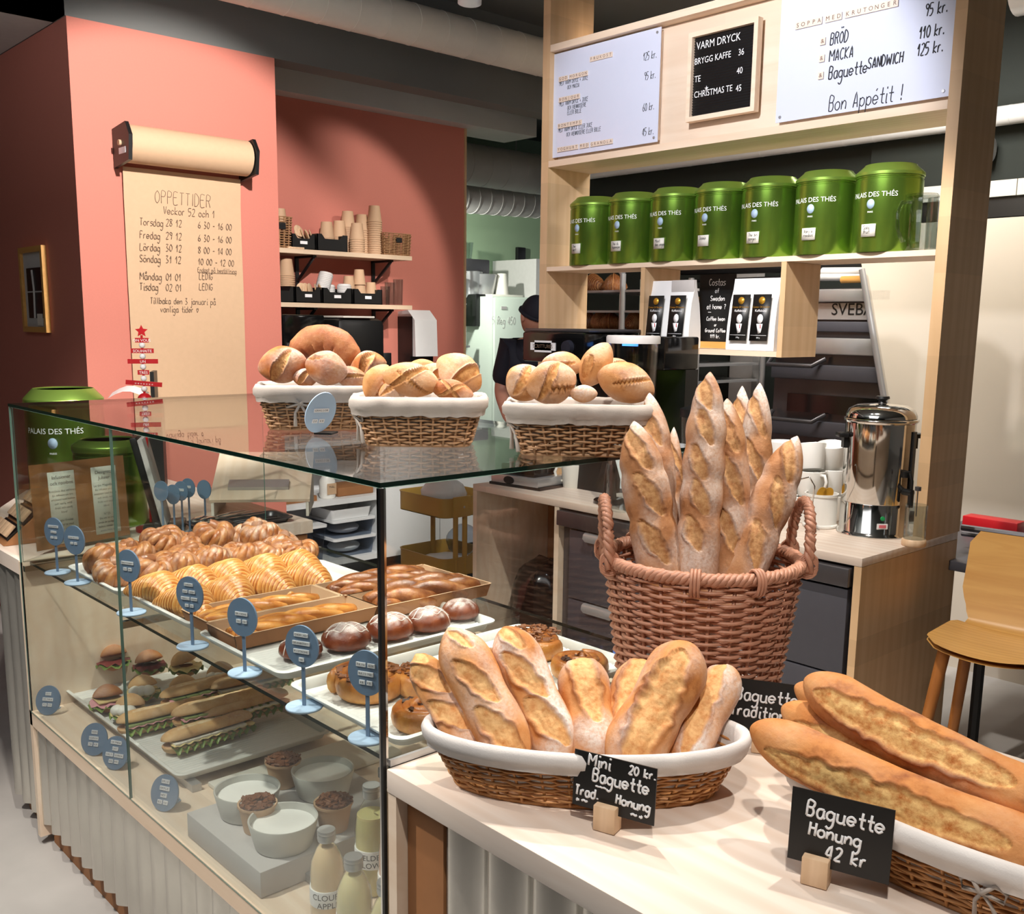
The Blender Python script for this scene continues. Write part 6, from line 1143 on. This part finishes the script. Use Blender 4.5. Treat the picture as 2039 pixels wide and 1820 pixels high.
for k, (px, py, lb) in enumerate(((322, 978, 'spare blue disc sign at the left behind the tongs'), (345, 985, 'spare blue disc sign second from the left behind the tongs'), (361, 978, 'spare blue disc sign half hidden in the middle behind the tongs'), (375, 972, 'spare dark disc sign with a white tile behind the tongs'), (407, 975, 'spare blue disc sign alone at the right behind the tongs'))):
    yk = 1.87 + .02 * k; a = at(px, py, y=yk); t = thing('price_sign', lb, 'sign', (a.x, yk, ZS + .001), FACE + .3, 'spare round signs behind the case end'); h_ = a.z - ZS
    MB().lathe([(0, 0), (.026, 0), (.026, .004), (0, .004)], 24).build('sign_base', 'disc_pale', t); MB().box(-.003, .003, -.0015, .0015, .004, h_).build('stem', 'disc_blue', t); mb = MB(); F = frame((0, -.002, h_), (1, 0, 0), (0, 0, 1), (0, -1, 0)); mb.prism([(.026 * cos(2 * pi * q / 36), .033 * sin(2 * pi * q / 36)) for q in range(36)], -.002, .002, M=F); mb.build('sign_disc', 'disc_blue', t)
    if k in (2, 3): tl = MB(); tiles(tl, ['BULLE'], .0055, .004, .01, F @ Matrix.Translation((0, 0, .002))); tl.build('letter_tiles', ['tile_white', 'ink'], t)
t = thing('serving_tray', 'steel tray with tongs behind the far end of the glass case', 'tray', (.58, 1.885, ZS + .001), .0); tray_mb(.16, .36, .02).build('tray_body', 'dark_steel', t)
def tongs(label, o, rz, m='chrome'):
    t = thing('tongs', label, 'tongs', o, rz)
    for s_ in (-1, 1):
        P = [(0, .012 * s_, .01), (.1, .018 * s_, .012), (.18, .014 * s_, .012)]; MB().tube(P, [.006, .006, .005], 8, flat=.4, up=(0, 0, 1)).ball((-.035, .016 * s_, .014), (.042, .018, .010), 16, 8).build('arm', m, t, ang=180)
tongs('shiny steel tongs lying on the tray behind the case end', (.68, 1.96, ZS + .018), .1); tongs('second steel tongs with its head toward the tin', (.64, 1.93, ZS + .03), .35); tongs('dark tongs at the front of the steel tray', (.70, 1.915, ZS + .012), -.1, 'dark_steel')
# ---------------------------------------------------------------- white cabinet behind the case
a = at(568, 885, y=3.5); zt = a.z; b = at(748, 985, y=3.5); zsh = b.z; zb = at(770, 1108, y=3.5).z; xr = at(763, 985, y=3.5).x
t = thing('white_cabinet', 'white cabinet with open shelf of plastic boxes and plain doors', 'cabinet'); MB().box(1.66, xr, 3.5, 3.89, zt - .03, zt).box(1.66, xr, 3.5, 3.89, zsh - .03, zsh).box(1.66, xr, 3.5, 3.89, zb - .0, zb + .03).box(xr - .02, xr, 3.5, 3.89, zb, zt - .03).box(1.66, xr, 3.87, 3.89, zb, zt - .03).build('open_shelf', 'white', t)
for x0, x1 in ((xr + .004, 2.853), (2.857, 3.3)): d = MB().box(x0, x1, 3.48, 3.5, zb, zt - .01, bev=.002).build('door', 'white', t)
MB().box(xr + .002, 3.3, 3.501, 3.89, zb, zt - .01).build('body', 'white', t); MB().box(1.66, 3.3, 3.56, 3.89, 0, zb - .001).build('plinth', 'black', t)
def plastic_box(label, x0, x1, z, h, lid=True, ins=None, m='frost'):
    t = thing('plastic_box', label, 'box', ((x0 + x1) / 2, 3.66, z), 0, 'clear plastic boxes in the white cabinet'); w_ = (x1 - x0) / 2; mb = MB(); o = rrect(w_, .13, .02, 4); n = len(o)
    mb.grid([[(x * s_, y * s_, zz) for x, y in o] for s_, zz in ((.9, 0), (.98, h))], 2, n, cv=True); mb.f.append(tuple(range(n))[::-1]); mb.m.append(0); mb.build('box_body', m, t)
    if lid: MB().prism([(x * 1.04, y * 1.04) for x, y in o], h, h + .014).build('lid', 'white', t)
    if ins: MB().ball((0, 0, h * .4), (w_ * .7, .09, h * .35), 14, 8).build('contents', ins, t)
xa = lambda px: at(px, 1000, y=3.53).x
plastic_box('clear plastic box at the left in the white cabinet with a white lid', 1.75, xa(650), zb + .031, .19, True, 'steel'); plastic_box('lower clear box of the stack at the right, holding a white plate', xa(665), xa(748), zb + .031, .095, True, 'off_white'); plastic_box('middle clear box of the stack at the right', xa(664), xa(747), zb + .142, .09, True, 'panel_grey'); plastic_box('white open tray box on top of the right stack in the cabinet', xa(660), xa(742), zb + .248, .06, False, None, 'white')
q = at(648, 975, y=3.6); t = thing('soap_bottle', 'white pump bottle with cream label in the white cabinet', 'bottle', (q.x, 3.58, zsh + .001)); hb = .14; MB().lathe([(0, 0), (.042, 0), (.046, .01), (.045, hb * .7), (.02, hb), (.015, hb + .02), (0, hb + .02)], 24).build('bottle_body', 'white_ceramic', t); mb = MB().box(-.03, .03, .0, .062, .0, .001, M=frame((0, -.0465, .025), (1, 0, 0), (0, 0, 1), (0, -1, 0))); mb.text('TVÅL', .016, frame((0, -.048, .066), (1, 0, 0), (0, 0, 1), (0, -1, 0)), 1); mb.build('bottle_label', ['kraft', 'ink'], t)
t = thing('bread_tin', 'steel box with brown rim at the left in the white cabinet', 'box', (xa(590), 3.66, zsh + .001)); MB().box(-.16, .12, -.12, .12, .03, .2, bev=.006).build('body', 'steel', t); MB().box(-.17, .13, -.13, .13, 0, .029).build('rim', 'kraft_dark', t)
tag(MB().box(-.12, .12, -.1, .1, 0, .05, bev=.004).build('storage_box', 'kraft_dark', None, (xa(715), 3.66, zsh + .001)), 'brown tray right of the pump bottle in the white cabinet', 'box')
# mustard trolley
yk = 2.62; a = at(885, 995, y=yk); b = at(885, 1115, y=yk); t = thing('trolley', 'mustard yellow metal trolley beside the back counter', 'trolley', (a.x + .17, yk + .2, 0))
for z0 in (a.z - .1, b.z - .1, .15):
    mb = MB(); o = rrect(.175, .2, .05, 5); n = len(o); mb.grid([[(x * s_, y * s_, z) for x, y in o] for s_, z in ((1, z0), (1, z0 + .09), (1.02, z0 + .1), (1., z0 + .1), (.98, z0 + .09), (.98, z0 + .004))], 6, n, cv=True); mb.prism(o, z0, z0 + .004); mb.build('basket', 'mustard', t, ang=50)
MB().tube([(-.09, -.19, .05), (-.09, -.19, a.z + .0)], .014, 10).tube([(-.03, -.19, .05), (-.03, -.19, a.z)], .014, 10).tube([(.06, .19, .05), (.06, .19, a.z)], .014, 10).build('leg', 'mustard', t); MB().box(-.115, -.005, -.21, -.198, a.z - .1, a.z + .005, bev=.003).build('clamp', 'mustard', t); MB().lathe([(0, 0), (.006, 0), (0, .003)], 10, M=frame((-.05, -.2105, a.z - .05), (1, 0, 0), (0, 0, 1), (0, -1, 0))).build('bolt', 'steel', t)
for sx in (-.13, .13):
    for sy in (-.15, .15): MB().lathe([(0, -.012), (.025, -.012), (.025, .012), (0, .012)], 14, M=frame((sx, sy, .026), (0, 1, 0), (0, 0, 1), (1, 0, 0))).build('wheel', 'black', t)
def heap(label, loc, s_, m, sd): 
    mb = MB(); P = [[(s_[0] * sin(pi * i / 12) * cos(2 * pi * j / 20) * (1 + .2 * nz(i * .5, j * .7, sd)), s_[1] * sin(pi * i / 12) * sin(2 * pi * j / 20) * (1 + .2 * nz(i * .5, j * .7, sd + 3)), s_[2] * (1 - cos(pi * i / 12))) for j in range(20)] for i in range(13)]; mb.grid(P, 13, 20, cv=True); return tag(mb.build('cloth' if m != 'frost' else 'plastic_bag', m, None, loc, 180), label, 'cloth' if m != 'frost' else 'bag')
heap('white crumpled cloth on top of the mustard trolley', (a.x + .13, yk + .17, a.z - .09), (.12, .12, .085), 'white', 3); heap('white cloth in the middle basket of the trolley', (b.x + .17, yk + .2, b.z - .095), (.15, .15, .03), 'white', 5); heap('crumpled clear bag in the middle basket of the trolley', (b.x + .22, yk + .12, b.z - .03), (.09, .08, .085), 'frost', 8)
# ---------------------------------------------------------------- kitchen beyond
yk = 5.6
for py, lb in ((545, 'upper steel kitchen shelf with dishes in front of the green wall'), (606, 'lower steel kitchen shelf carrying mixing bowls')):
    z_ = at(930, py, y=yk).z; t = thing('kitchen_shelf', lb, 'shelf', (4.2, yk, z_)); MB().box(0, .37, -.3, .29, -.012, 0).build('board', 'steel', t); MB().tube([(.35, -.26, 0), (.35, -.26, .12)], .01, 8).build('post', 'steel', t)
def mix_bowl(label, px, py, R, h, ydd=0, m='steel'):
    c = at(px, py, y=yk - .1 + ydd); z_ = at(930, 606, y=yk).z + .001; MBb = MB().lathe([(0, 0), (R * .5, 0), (R * .8, h * .4), (R, h), (R + .006, h + .003), (R - .003, h), (R * .78, h * .42), (R * .45, .006), (0, .006)], 32); return tag(MBb.build('mixing_bowl', m, None, (c.x, c.y, z_)), label, 'bowl')
mix_bowl('large steel mixing bowl on the lower kitchen shelf', 958, 600, .14, .25); mix_bowl('narrow steel bowl stack left of the large mixing bowl', 938, 600, .10, .27, .0, 'steel')
z_ = at(930, 545, y=yk).z; tag(MB().box(-.14, .14, -.1, .1, 0, .12, bev=.01).build('steel_box', 'dark_steel', None, (at(936, 540, y=yk).x, yk, z_ + .001)), 'dark container on the upper kitchen shelf', 'container'); tag(MB().lathe([(0, 0), (.04, 0), (.055, .14), (.05, .14), (.037, .005), (0, .005)], 18).build('glass_cup', 'jar_glass', None, (at(930, 520, y=yk).x, yk, z_ + .122)), 'clear plastic cup on the dark container of the kitchen shelf', 'cup')
yf = 5.2; a = at(981, 590, y=yf); b = at(1045, 590, y=yf); t = thing('fridge', 'pale green white upright fridge behind the man in black', 'fridge', (a.x, yf, 0)); MB().box(0, .6, .0, .6, .0, a.z).build('body', 'fridge_mint', t); MB().box(.0, .6, -.03, -.002, .02, a.z - .01, bev=.005).build('door', 'fridge_mint', t); p = at(1003, 613, y=yf - .03); MB().box(p.x - a.x - .03, p.x - a.x + .03, -.034, -.031, p.z - .012, p.z + .012).build('badge', 'panel_grey', t); p = at(1003, 638, y=yf - .03); mb = MB(); hand('5 Reg 450', .06, .002, frame((p.x - a.x - .13, -.0315, p.z - .03), (1, 0, 0), (0, 0, 1), (0, -1, 0)), mb); mb.build('handwriting', 'panel_grey', t, ang=180)
tag(MB().box(-.16, .2, -.12, .12, 0, .02, bev=.004).lathe([(0, .02), (.06, .02), (.04, .2), (.03, .2), (0, .2)], 24, M=Matrix.Translation((.06, 0, 0))).build('plastic_dish', 'off_white', None, (at(1020, 585, y=yf).x, yf + .2, a.z + .001)), 'cream plastic cup and tray on top of the pale fridge', 'dish')
p = at(1035, 508, y=5.88); t = thing('wall_socket', 'black wall socket with hanging cord on the green wall', 'socket', p); MB().box(-.05, .05, -.03, .01, -.07, .07, bev=.006).build('plate', 'black', t); MB().tube([(0, -.03, -.05), (-.0, -.04, -.2), (-.05, -.05, -.4), (-.12, -.08, -.62)], .008, 6).build('cord', 'black', t)
struct('trim_kitchen_units', MB().box(3.9, 4.55, 5.3, 5.85, .1, at(930, 690, y=5.3).z, 0).box(3.9, 4.55, 5.28, 5.31, at(930, 690, y=5.3).z, at(930, 650, y=5.3).z, 1).box(3.9, 4.6, 5.29, 5.9, at(930, 692, y=5.3).z, at(930, 688, y=5.3).z, 2), ['black', 'off_white', 'steel'])
tag(MB().box(-.16, .0, -.1, .1, 0, .27, bev=.01).build('microwave', 'black', None, (at(979, 650, y=5.34).x, 5.46, at(930, 650, y=5.3).z + .001)), 'dark appliance edge left of the pale fridge', 'appliance')
tag(MB().box(5.36, 5.75, 5.3, 5.88, 0, at(1065, 515, y=5.3).z).build('steel_cabinet', 'panel_grey'), 'tall grey cabinet behind the man, under the wall socket', 'cabinet')
# man in black
dm = 6.3; hp = at(1063, 630, d=dm); t = thing('person', 'man in dark cap and black shirt working, head bowed', 'person', (hp.x, hp.y, 0))
fw = Vector((-fwd.x, -fwd.y, 0)).normalized(); rt = Vector((RIGHT.x, RIGHT.y, 0)).normalized(); zt = hp.z
def pv(r_, f_, z): v = rt * r_ + fw * f_; return (v.x, v.y, z)
J = [('pel', pv(.06, -.05, .95), .155, None), ('waist', pv(.06, -.03, 1.12), .14, 0), ('chest', pv(.05, -.02, zt - .33), .155, 1), ('sho', pv(.03, 0, zt - .2), .10, 2), ('neck', pv(.01, .03, zt - .12), .055, 3), ('ls', pv(-.13, 0, zt - .225), .075, 3), ('le', pv(-.2, .02, zt - .47), .052, 5), ('lw', pv(-.15, .2, zt - .62), .035, 6), ('lh', pv(-.10, .27, zt - .64), .032, 7), ('rs', pv(.2, 0, zt - .225), .075, 3), ('re', pv(.27, .03, zt - .47), .052, 9), ('rw', pv(.2, .2, zt - .62), .035, 10), ('rh', pv(.15, .27, zt - .64), .032, 11), ('lk', pv(-.02, -.03, .5), .085, 0), ('la', pv(-.03, -.06, .08), .05, 13), ('lf', pv(-.04, .08, .04), .04, 14), ('rk', pv(.15, -.03, .5), .085, 0), ('ra', pv(.15, -.06, .08), .05, 16), ('rf', pv(.15, .08, .04), .04, 17)]
def skin(name, J, mat, parent, sub=2):
    me = bpy.data.meshes.new(name); me.from_pydata([j[1] for j in J], [(j[3], i) for i, j in enumerate(J) if j[3] is not None], []); o = bpy.data.objects.new(name, me); COL.objects.link(o); s_ = o.modifiers.new('skin', 'SKIN'); s_.use_smooth_shade = True
    for v, j in zip(me.skin_vertices[0].data, J): v.radius = (j[2], j[2]); v.use_root = j[3] is None
    o.modifiers.new('sub', 'SUBSURF').levels = sub; o.modifiers['sub'].render_levels = sub
    dg = bpy.context.evaluated_depsgraph_get(); m2 = bpy.data.meshes.new_from_object(o.evaluated_get(dg)); bpy.data.objects.remove(o); m2.materials.clear(); m2.materials.append(MATS[mat]); o = bpy.data.objects.new(name, m2); COL.objects.link(o); o.parent = parent; return o
body = skin('body', J, 'skin', t)
# head: shaped ellipsoid with brow, nose, chin
def head_pt(a, b, r):  # a polar from chin up, b azimuth 0=front
    x = sin(a) * sin(b); y = sin(a) * cos(b); z = -cos(a); jaw = 1 - .22 * max(0, -z) * (1 if y > -.2 else .6)
    f = y; nose = .10 * math.exp(-((b / .16) ** 2)) * math.exp(-(((z + .12) / .22) ** 2)); eye = -.05 * math.exp(-(((abs(b) - .38) / .18) ** 2)) * math.exp(-(((z - .06) / .1) ** 2)); lip = .02 * math.exp(-((b / .25) ** 2)) * math.exp(-(((z + .5) / .08) ** 2))
    k = 1 + nose + eye + lip; return Vector((x * .076 * jaw * k, y * .098 * k * (1 - .1 * max(0, -z)), z * .125))
tl = Matrix.Rotation(.45, 3, rt); face = (fw * .8 + rt * .55).normalized(); side = Vector((-face.y, face.x, 0)); HM = Matrix((side, face, Vector((0, 0, 1)))).transposed(); HT = Matrix.Rotation(.42, 3, side)
mb = MB(); P = [[HT @ (HM @ head_pt(pi * i / 26, 2 * pi * j / 36 - pi, 1)) for j in range(36)] for i in range(27)]; hc = Vector((0, 0, zt))
mb.grid([[p + hc for p in r] for r in P], 27, 36, cv=True)
for s_ in (-1, 1): mb.ball(hc + HT @ (HM @ Vector((.078 * s_, -.005, -.005))), (.014, .018, .03), 10, 8)
bm_ = mb
b0 = len(body.data.vertices)
hd = bm_.build('head', 'skin', t, ang=180)
mb = MB(); P = [[HT @ (HM @ (head_pt(pi * i / 26, 2 * pi * j / 36 - pi, 1) * 1.09)) + hc for j in range(36)] for i in range(14, 27)]; mb.grid(P, 13, 36, cv=True)
mb.tube([HT @ (HM @ (head_pt(pi * 14 / 26, 2 * pi * j / 36 - pi, 1) * 1.11)) + hc for j in range(36)], .012, 6, closed=True); mb.build('cap', 'navy', t, ang=180)
mb = MB(); P = [[HT @ (HM @ (head_pt(pi * i / 26, 2 * pi * j / 36 - pi, 1) * 1.03)) + hc for j in range(12, 25)] for i in range(0, 8)]; mb.grid(P, 8, 13); mb.build('beard', 'hair', t, ang=180)
S = [(n_, p, r * 1.3 + .022, q) for n_, p, r, q in J[:13]]; S = [S[0], S[1], S[2], S[3], (S[4][0], tuple(Vector(S[3][1]).lerp(Vector(S[4][1]), .55)), .085, 3), S[5], (S[6][0], tuple(Vector(S[5][1]).lerp(Vector(S[6][1]), .9)), .082, 5), (S[9][0], S[9][1], S[9][2], 3), (S[10][0], tuple(Vector(S[9][1]).lerp(Vector(S[10][1]), .9)), .082, 7)]
skin('shirt', S, 'navy', t); skin('trousers', [(a, b, c * 1.12, {0: 0, 13: 1, 16: 3}.get(d, d)) for a, b, c, d in (J[0], J[13], J[14], J[16], J[17])][:1] + [('a', J[13][1], .1, 0), ('b', J[14][1], .065, 1), ('c', J[16][1], .1, 0), ('d', J[17][1], .065, 3)], 'black', t)
for s_, hpos in ((1, J[8][1]), (1, J[12][1])):
    for k in range(5): a = Vector(hpos) + rt * (.012 * (k - 2)); mb = MB().tube([a, a + fw * .035 + Vector((0, 0, -.01)), a + fw * .055 + Vector((0, 0, -.03))], [.009, .008, .006], 6); mb.build('finger', 'skin', t, ang=180)
struct('trim_work_bench', MB().box(hp.x - .5, hp.x + 1.1, hp.y - 1.05, hp.y - .42, .86, .9), 'steel') if False else None
# tray rack with pastries
dr = 4.3; a = at(1238, 548, d=dr); t = thing('tray_rack', 'steel tray rack with shelves of pastries behind the wooden frame', 'rack', (a.x, a.y, 0), 0)
xs, ys = 3.3, 0
RX0, RX1 = 3.35, 3.95; ry0 = at(1385, 740, x=RX0).y; ry1 = at(1232, 640, x=RX0).y + .35
t.location = (RX0, ry0, 0); hR = at(1240, 545, x=RX0).z; W = ry1 - ry0
ypost = at(1238, 640, x=RX0).y - ry0
for x in (0, .6):
    for y in (0, ypost, W): MB().tube([(x, y, 0), (x, y, hR if y else hR - .28)], .017, 10).build('post', 'steel', t)
MB().tube([(0, ypost, hR), (.0, ypost + .05, hR + .04), (.0, ypost + .28, hR + .04), (0, W, hR)], .016, 10).build('top_bar', 'steel', t)
zsr = [at(1200, py, x=RX0).z for py in (578, 618, 655)] + [at(1330, py, x=RX0).z for py in (724, 758)] + [.35, .55, .75, .95]
for z_ in zsr: MB().box(.0, .6, .02, W - .02, z_ - .012, z_).build('rack_shelf', 'steel', t)
lbl = ['left pastry on the upper rack tray', 'right pastry on the upper rack tray', 'dark pastry at the left of the lower rack tray', 'dark pastry second on the lower rack tray', 'dark pastry third on the lower rack tray', 'sugared pastry at the right of the lower rack tray', 'pastry on the rack tray below the cubby', 'pastry on the lowest visible rack tray below the cubby']
o0 = None
for k, (px, py) in enumerate(((1182, 574), (1222, 570), (1170, 650), (1196, 648), (1216, 650), (1262, 648), (1325, 718), (1328, 752))):
    zr = zsr[(0, 0, 2, 2, 2, 2, 3, 4)[k]]; y = at(px, py, x=RX0 + .12).y
    if o0 is None: o0 = croissant_mb(2, .15, .042).build('rack_pastry', 'knot_glaze', ang=180); o = o0
    else: o = o0.copy(); COL.objects.link(o)
    o.location = (RX0 + .12, y, zr + .004); o.rotation_euler = (0, 0, 1.2 + k); o.scale = (1, 1.1, 1.3); tag(o, lbl[k], 'pastry', 'pastries on the steel rack')
# deck oven
OX = 3.9; oy1 = at(1540, 720, x=OX).y; oy0 = at(1768, 800, x=OX).y; t = thing('deck_oven', 'large dark steel deck oven with lettering and drawer handles', 'oven', (OX, oy0, 0)); W = oy1 - oy0; zz_ = lambda py: at(1620, py, x=OX).z
MB().box(.02, .38, 0, W, 0, zz_(575)).build('body', 'dark_steel', t); MB().box(-.04, .02, 0, W, zz_(602), zz_(577), bev=.01).build('hood', 'steel', t); MB().box(-.01, .02, 0, W, zz_(636), zz_(604)).build('sign_panel', 'steel', t); MB().box(-.02, .02, 0, W, zz_(705), zz_(672), bev=.008).build('hood', 'steel', t)
for y0, y1 in ((660, 640), (756, 726), (870, 838)): MB().box(-.02, .02, 0, W, zz_(y0), zz_(y1), bev=.006).build('oven_door', 'dark_front', t)
MB().box(.0, .015, .02, W - .1, zz_(822), zz_(786)).build('oven_window', 'black_gloss', t)
for py in (728, 838): p = at(1580, py, x=OX - .05); MB().tube([(-.01, p.y - oy0 + .16, zz_(py - 14)), (-.07, p.y - oy0 + .15, zz_(py)), (-.07, p.y - oy0 - .12, zz_(py)), (-.01, p.y - oy0 - .16, zz_(py - 14))], .012, 10).build('door_handle', 'dark_steel', t)
p = at(1676, 617, x=OX - .012); mb = MB().text('SVEBA', .085, frame((-.0115, p.y - oy0 + .06, p.z), (0, -1, 0), (0, 0, 1), (-1, 0, 0)), align='LEFT'); mb.build('oven_lettering', 'black', t, ang=180)
for k, (py, x0) in enumerate(((541, 1638), (551, 1632))): a = at(x0, py, x=OX + .12); tag(MB().tube([a, a + Vector((0, -.9, -.02))], .022, 14).build('rolled_paper', 'white'), ('upper' if k == 0 else 'lower') + ' white paper roll lying on top of the oven', 'roll')
a = at(1676, 557, x=OX + .05); tag(MB().tube([a, a + Vector((0, -.5, 0))], .018, 12).build('wooden_stick', 'oak_stool'), 'orange wooden stick beside the paper rolls on the oven', 'stick')
tag(MB().tube([at(1300, 542, x=4.1), at(1420, 540, x=4.1), at(1560, 536, x=4.1), at(1735, 530, x=4.1)], .02, 8).tube([at(1380, 560, x=4.1), at(1735, 545, x=4.1)], .01, 6).build('pipe_run', 'black'), 'black pipes running above the oven under the tea shelf', 'pipe')
a = at(1716, 536, x=XR - .03); b = at(1761, 800, x=XR - .03); dv = (b - a).normalized(); b = b + dv * ((b.z - .02) / -dv.z) if dv.z < 0 else b
tag(MB().tube([a, b], .017, 8, flat=.5).build('metal_pole', 'steel'), 'slanted steel edge strip leaning against the beige wall beside the oven', 'pole')
struct('wall_oven_niche', MB().box(4.36, 4.44, .2, 3.85, 0, 3.0), 'dark_paint'); tag(MB().box(4.2, 4.28, at(1480, 800, x=4.2).y - .05, at(1455, 800, x=4.2).y + .02, 0, 2.1).build('wall_strip', 'panel_grey'), 'pale vertical strip between rack and oven', 'panel')
# ---------------------------------------------------------------- right side: dark table, stool
zt = .80; a = at(1912, 1120, z=zt); t = thing('dark_table', 'dark grey table top with folded things right of the wooden post', 'table', (a.x, -1.6, 0)); MB().box(0, 1.0, 0, 1.6 + a.y + .35, zt - .035, zt, bev=.003).build('table_top', 'dark_front', t); MB().tube([(.05, 1.75, 0), (.05, 1.75, zt - .036)], .02, 8).build('leg', 'black', t); MB().tube([(.05, .1, 0), (.05, .1, zt - .036)], .02, 8).build('leg', 'black', t); MB().tube([(.9, .1, 0), (.9, .1, zt - .036)], .02, 8).build('leg', 'black', t); MB().tube([(.9, 1.75, 0), (.9, 1.75, zt - .036)], .02, 8).build('leg', 'black', t)
p = at(1960, 1068, z=zt); tag(MB().box(-.04, .04, -.1, .12, 0, .06, bev=.004).build('red_box', 'red', None, (p.x + .1, p.y, zt + .001)), 'red box edge on the dark table', 'box'); p = at(2012, 1090, z=zt); tag(MB().box(-.05, .05, -.1, .08, 0, .03, bev=.003).build('white_packet', 'white', None, (p.x + .02, p.y, zt + .001)), 'white packet on the dark table by the frame edge', 'packet'); tag(MB().tube([at(1915, 1050, z=zt + .09), at(2045, 1068, z=zt + .09)], .012, 8).tube([at(1915, 1062, z=zt + .05), at(2045, 1080, z=zt + .05)], .01, 8).build('rack_rail', 'dark_steel'), 'two dark rails above the dark table', 'rail')
zs = .65; p = [at(x, y, z=zs) for x, y in ((1798, 1266), (1995, 1322), (2120, 1290), (1885, 1236))]
c = Vector((2.27, -.08, zs)); t = thing('bar_stool', 'oak bar stool with moulded plywood back beside the wooden counter end', 'stool', (c.x, c.y, 0), radians(5)); P = []
for i in range(25):
    s_ = i / 24
    if s_ < .62: x = -.19 + .36 * s_ / .62; z_ = zs + .002 * 0; k = 0
    else: k = (s_ - .62) / .38; x = .17 + .055 * sin(k * 1.2) + .04 * k; z_ = zs + .30 * k ** 1.25
    wv = .20 * (1 - .35 * max(0, .18 - s_) / .18) * (1 - .22 * max(0, 1 - abs(s_ - .66) / .12)); row = []
    for j in range(13):
        q = -1 + j / 6; row.append((x, wv * q * (1 if i not in (0, 24) else .86), z_ + .012 * q * q * (s_ < .62)))
    P.append(row)
mb = MB().grid(P, 25, 13); mb.grid([[(x + .014 * (z_ > zs + .05), y, z_ - .012 * (z_ < zs + .05) - .003) for x, y, z_ in r][::-1] for r in P], 25, 13)
mb.build('seat_shell', 'oak_stool', t, ang=180)
for sx, sy in ((-1, -1), (-1, 1), (1, -1), (1, 1)): MB().tube([(.11 * sx, .13 * sy, zs - .012), (.19 * sx, .20 * sy, 0)], [.02, .016], 12).build('leg', 'oak_leg', t)
MB().tube([(-.16, -.17, .22), (-.16, .17, .22)], .01, 8).tube([(.16, -.17, .22), (.16, .17, .22)], .01, 8).build('stretcher', 'black', t)
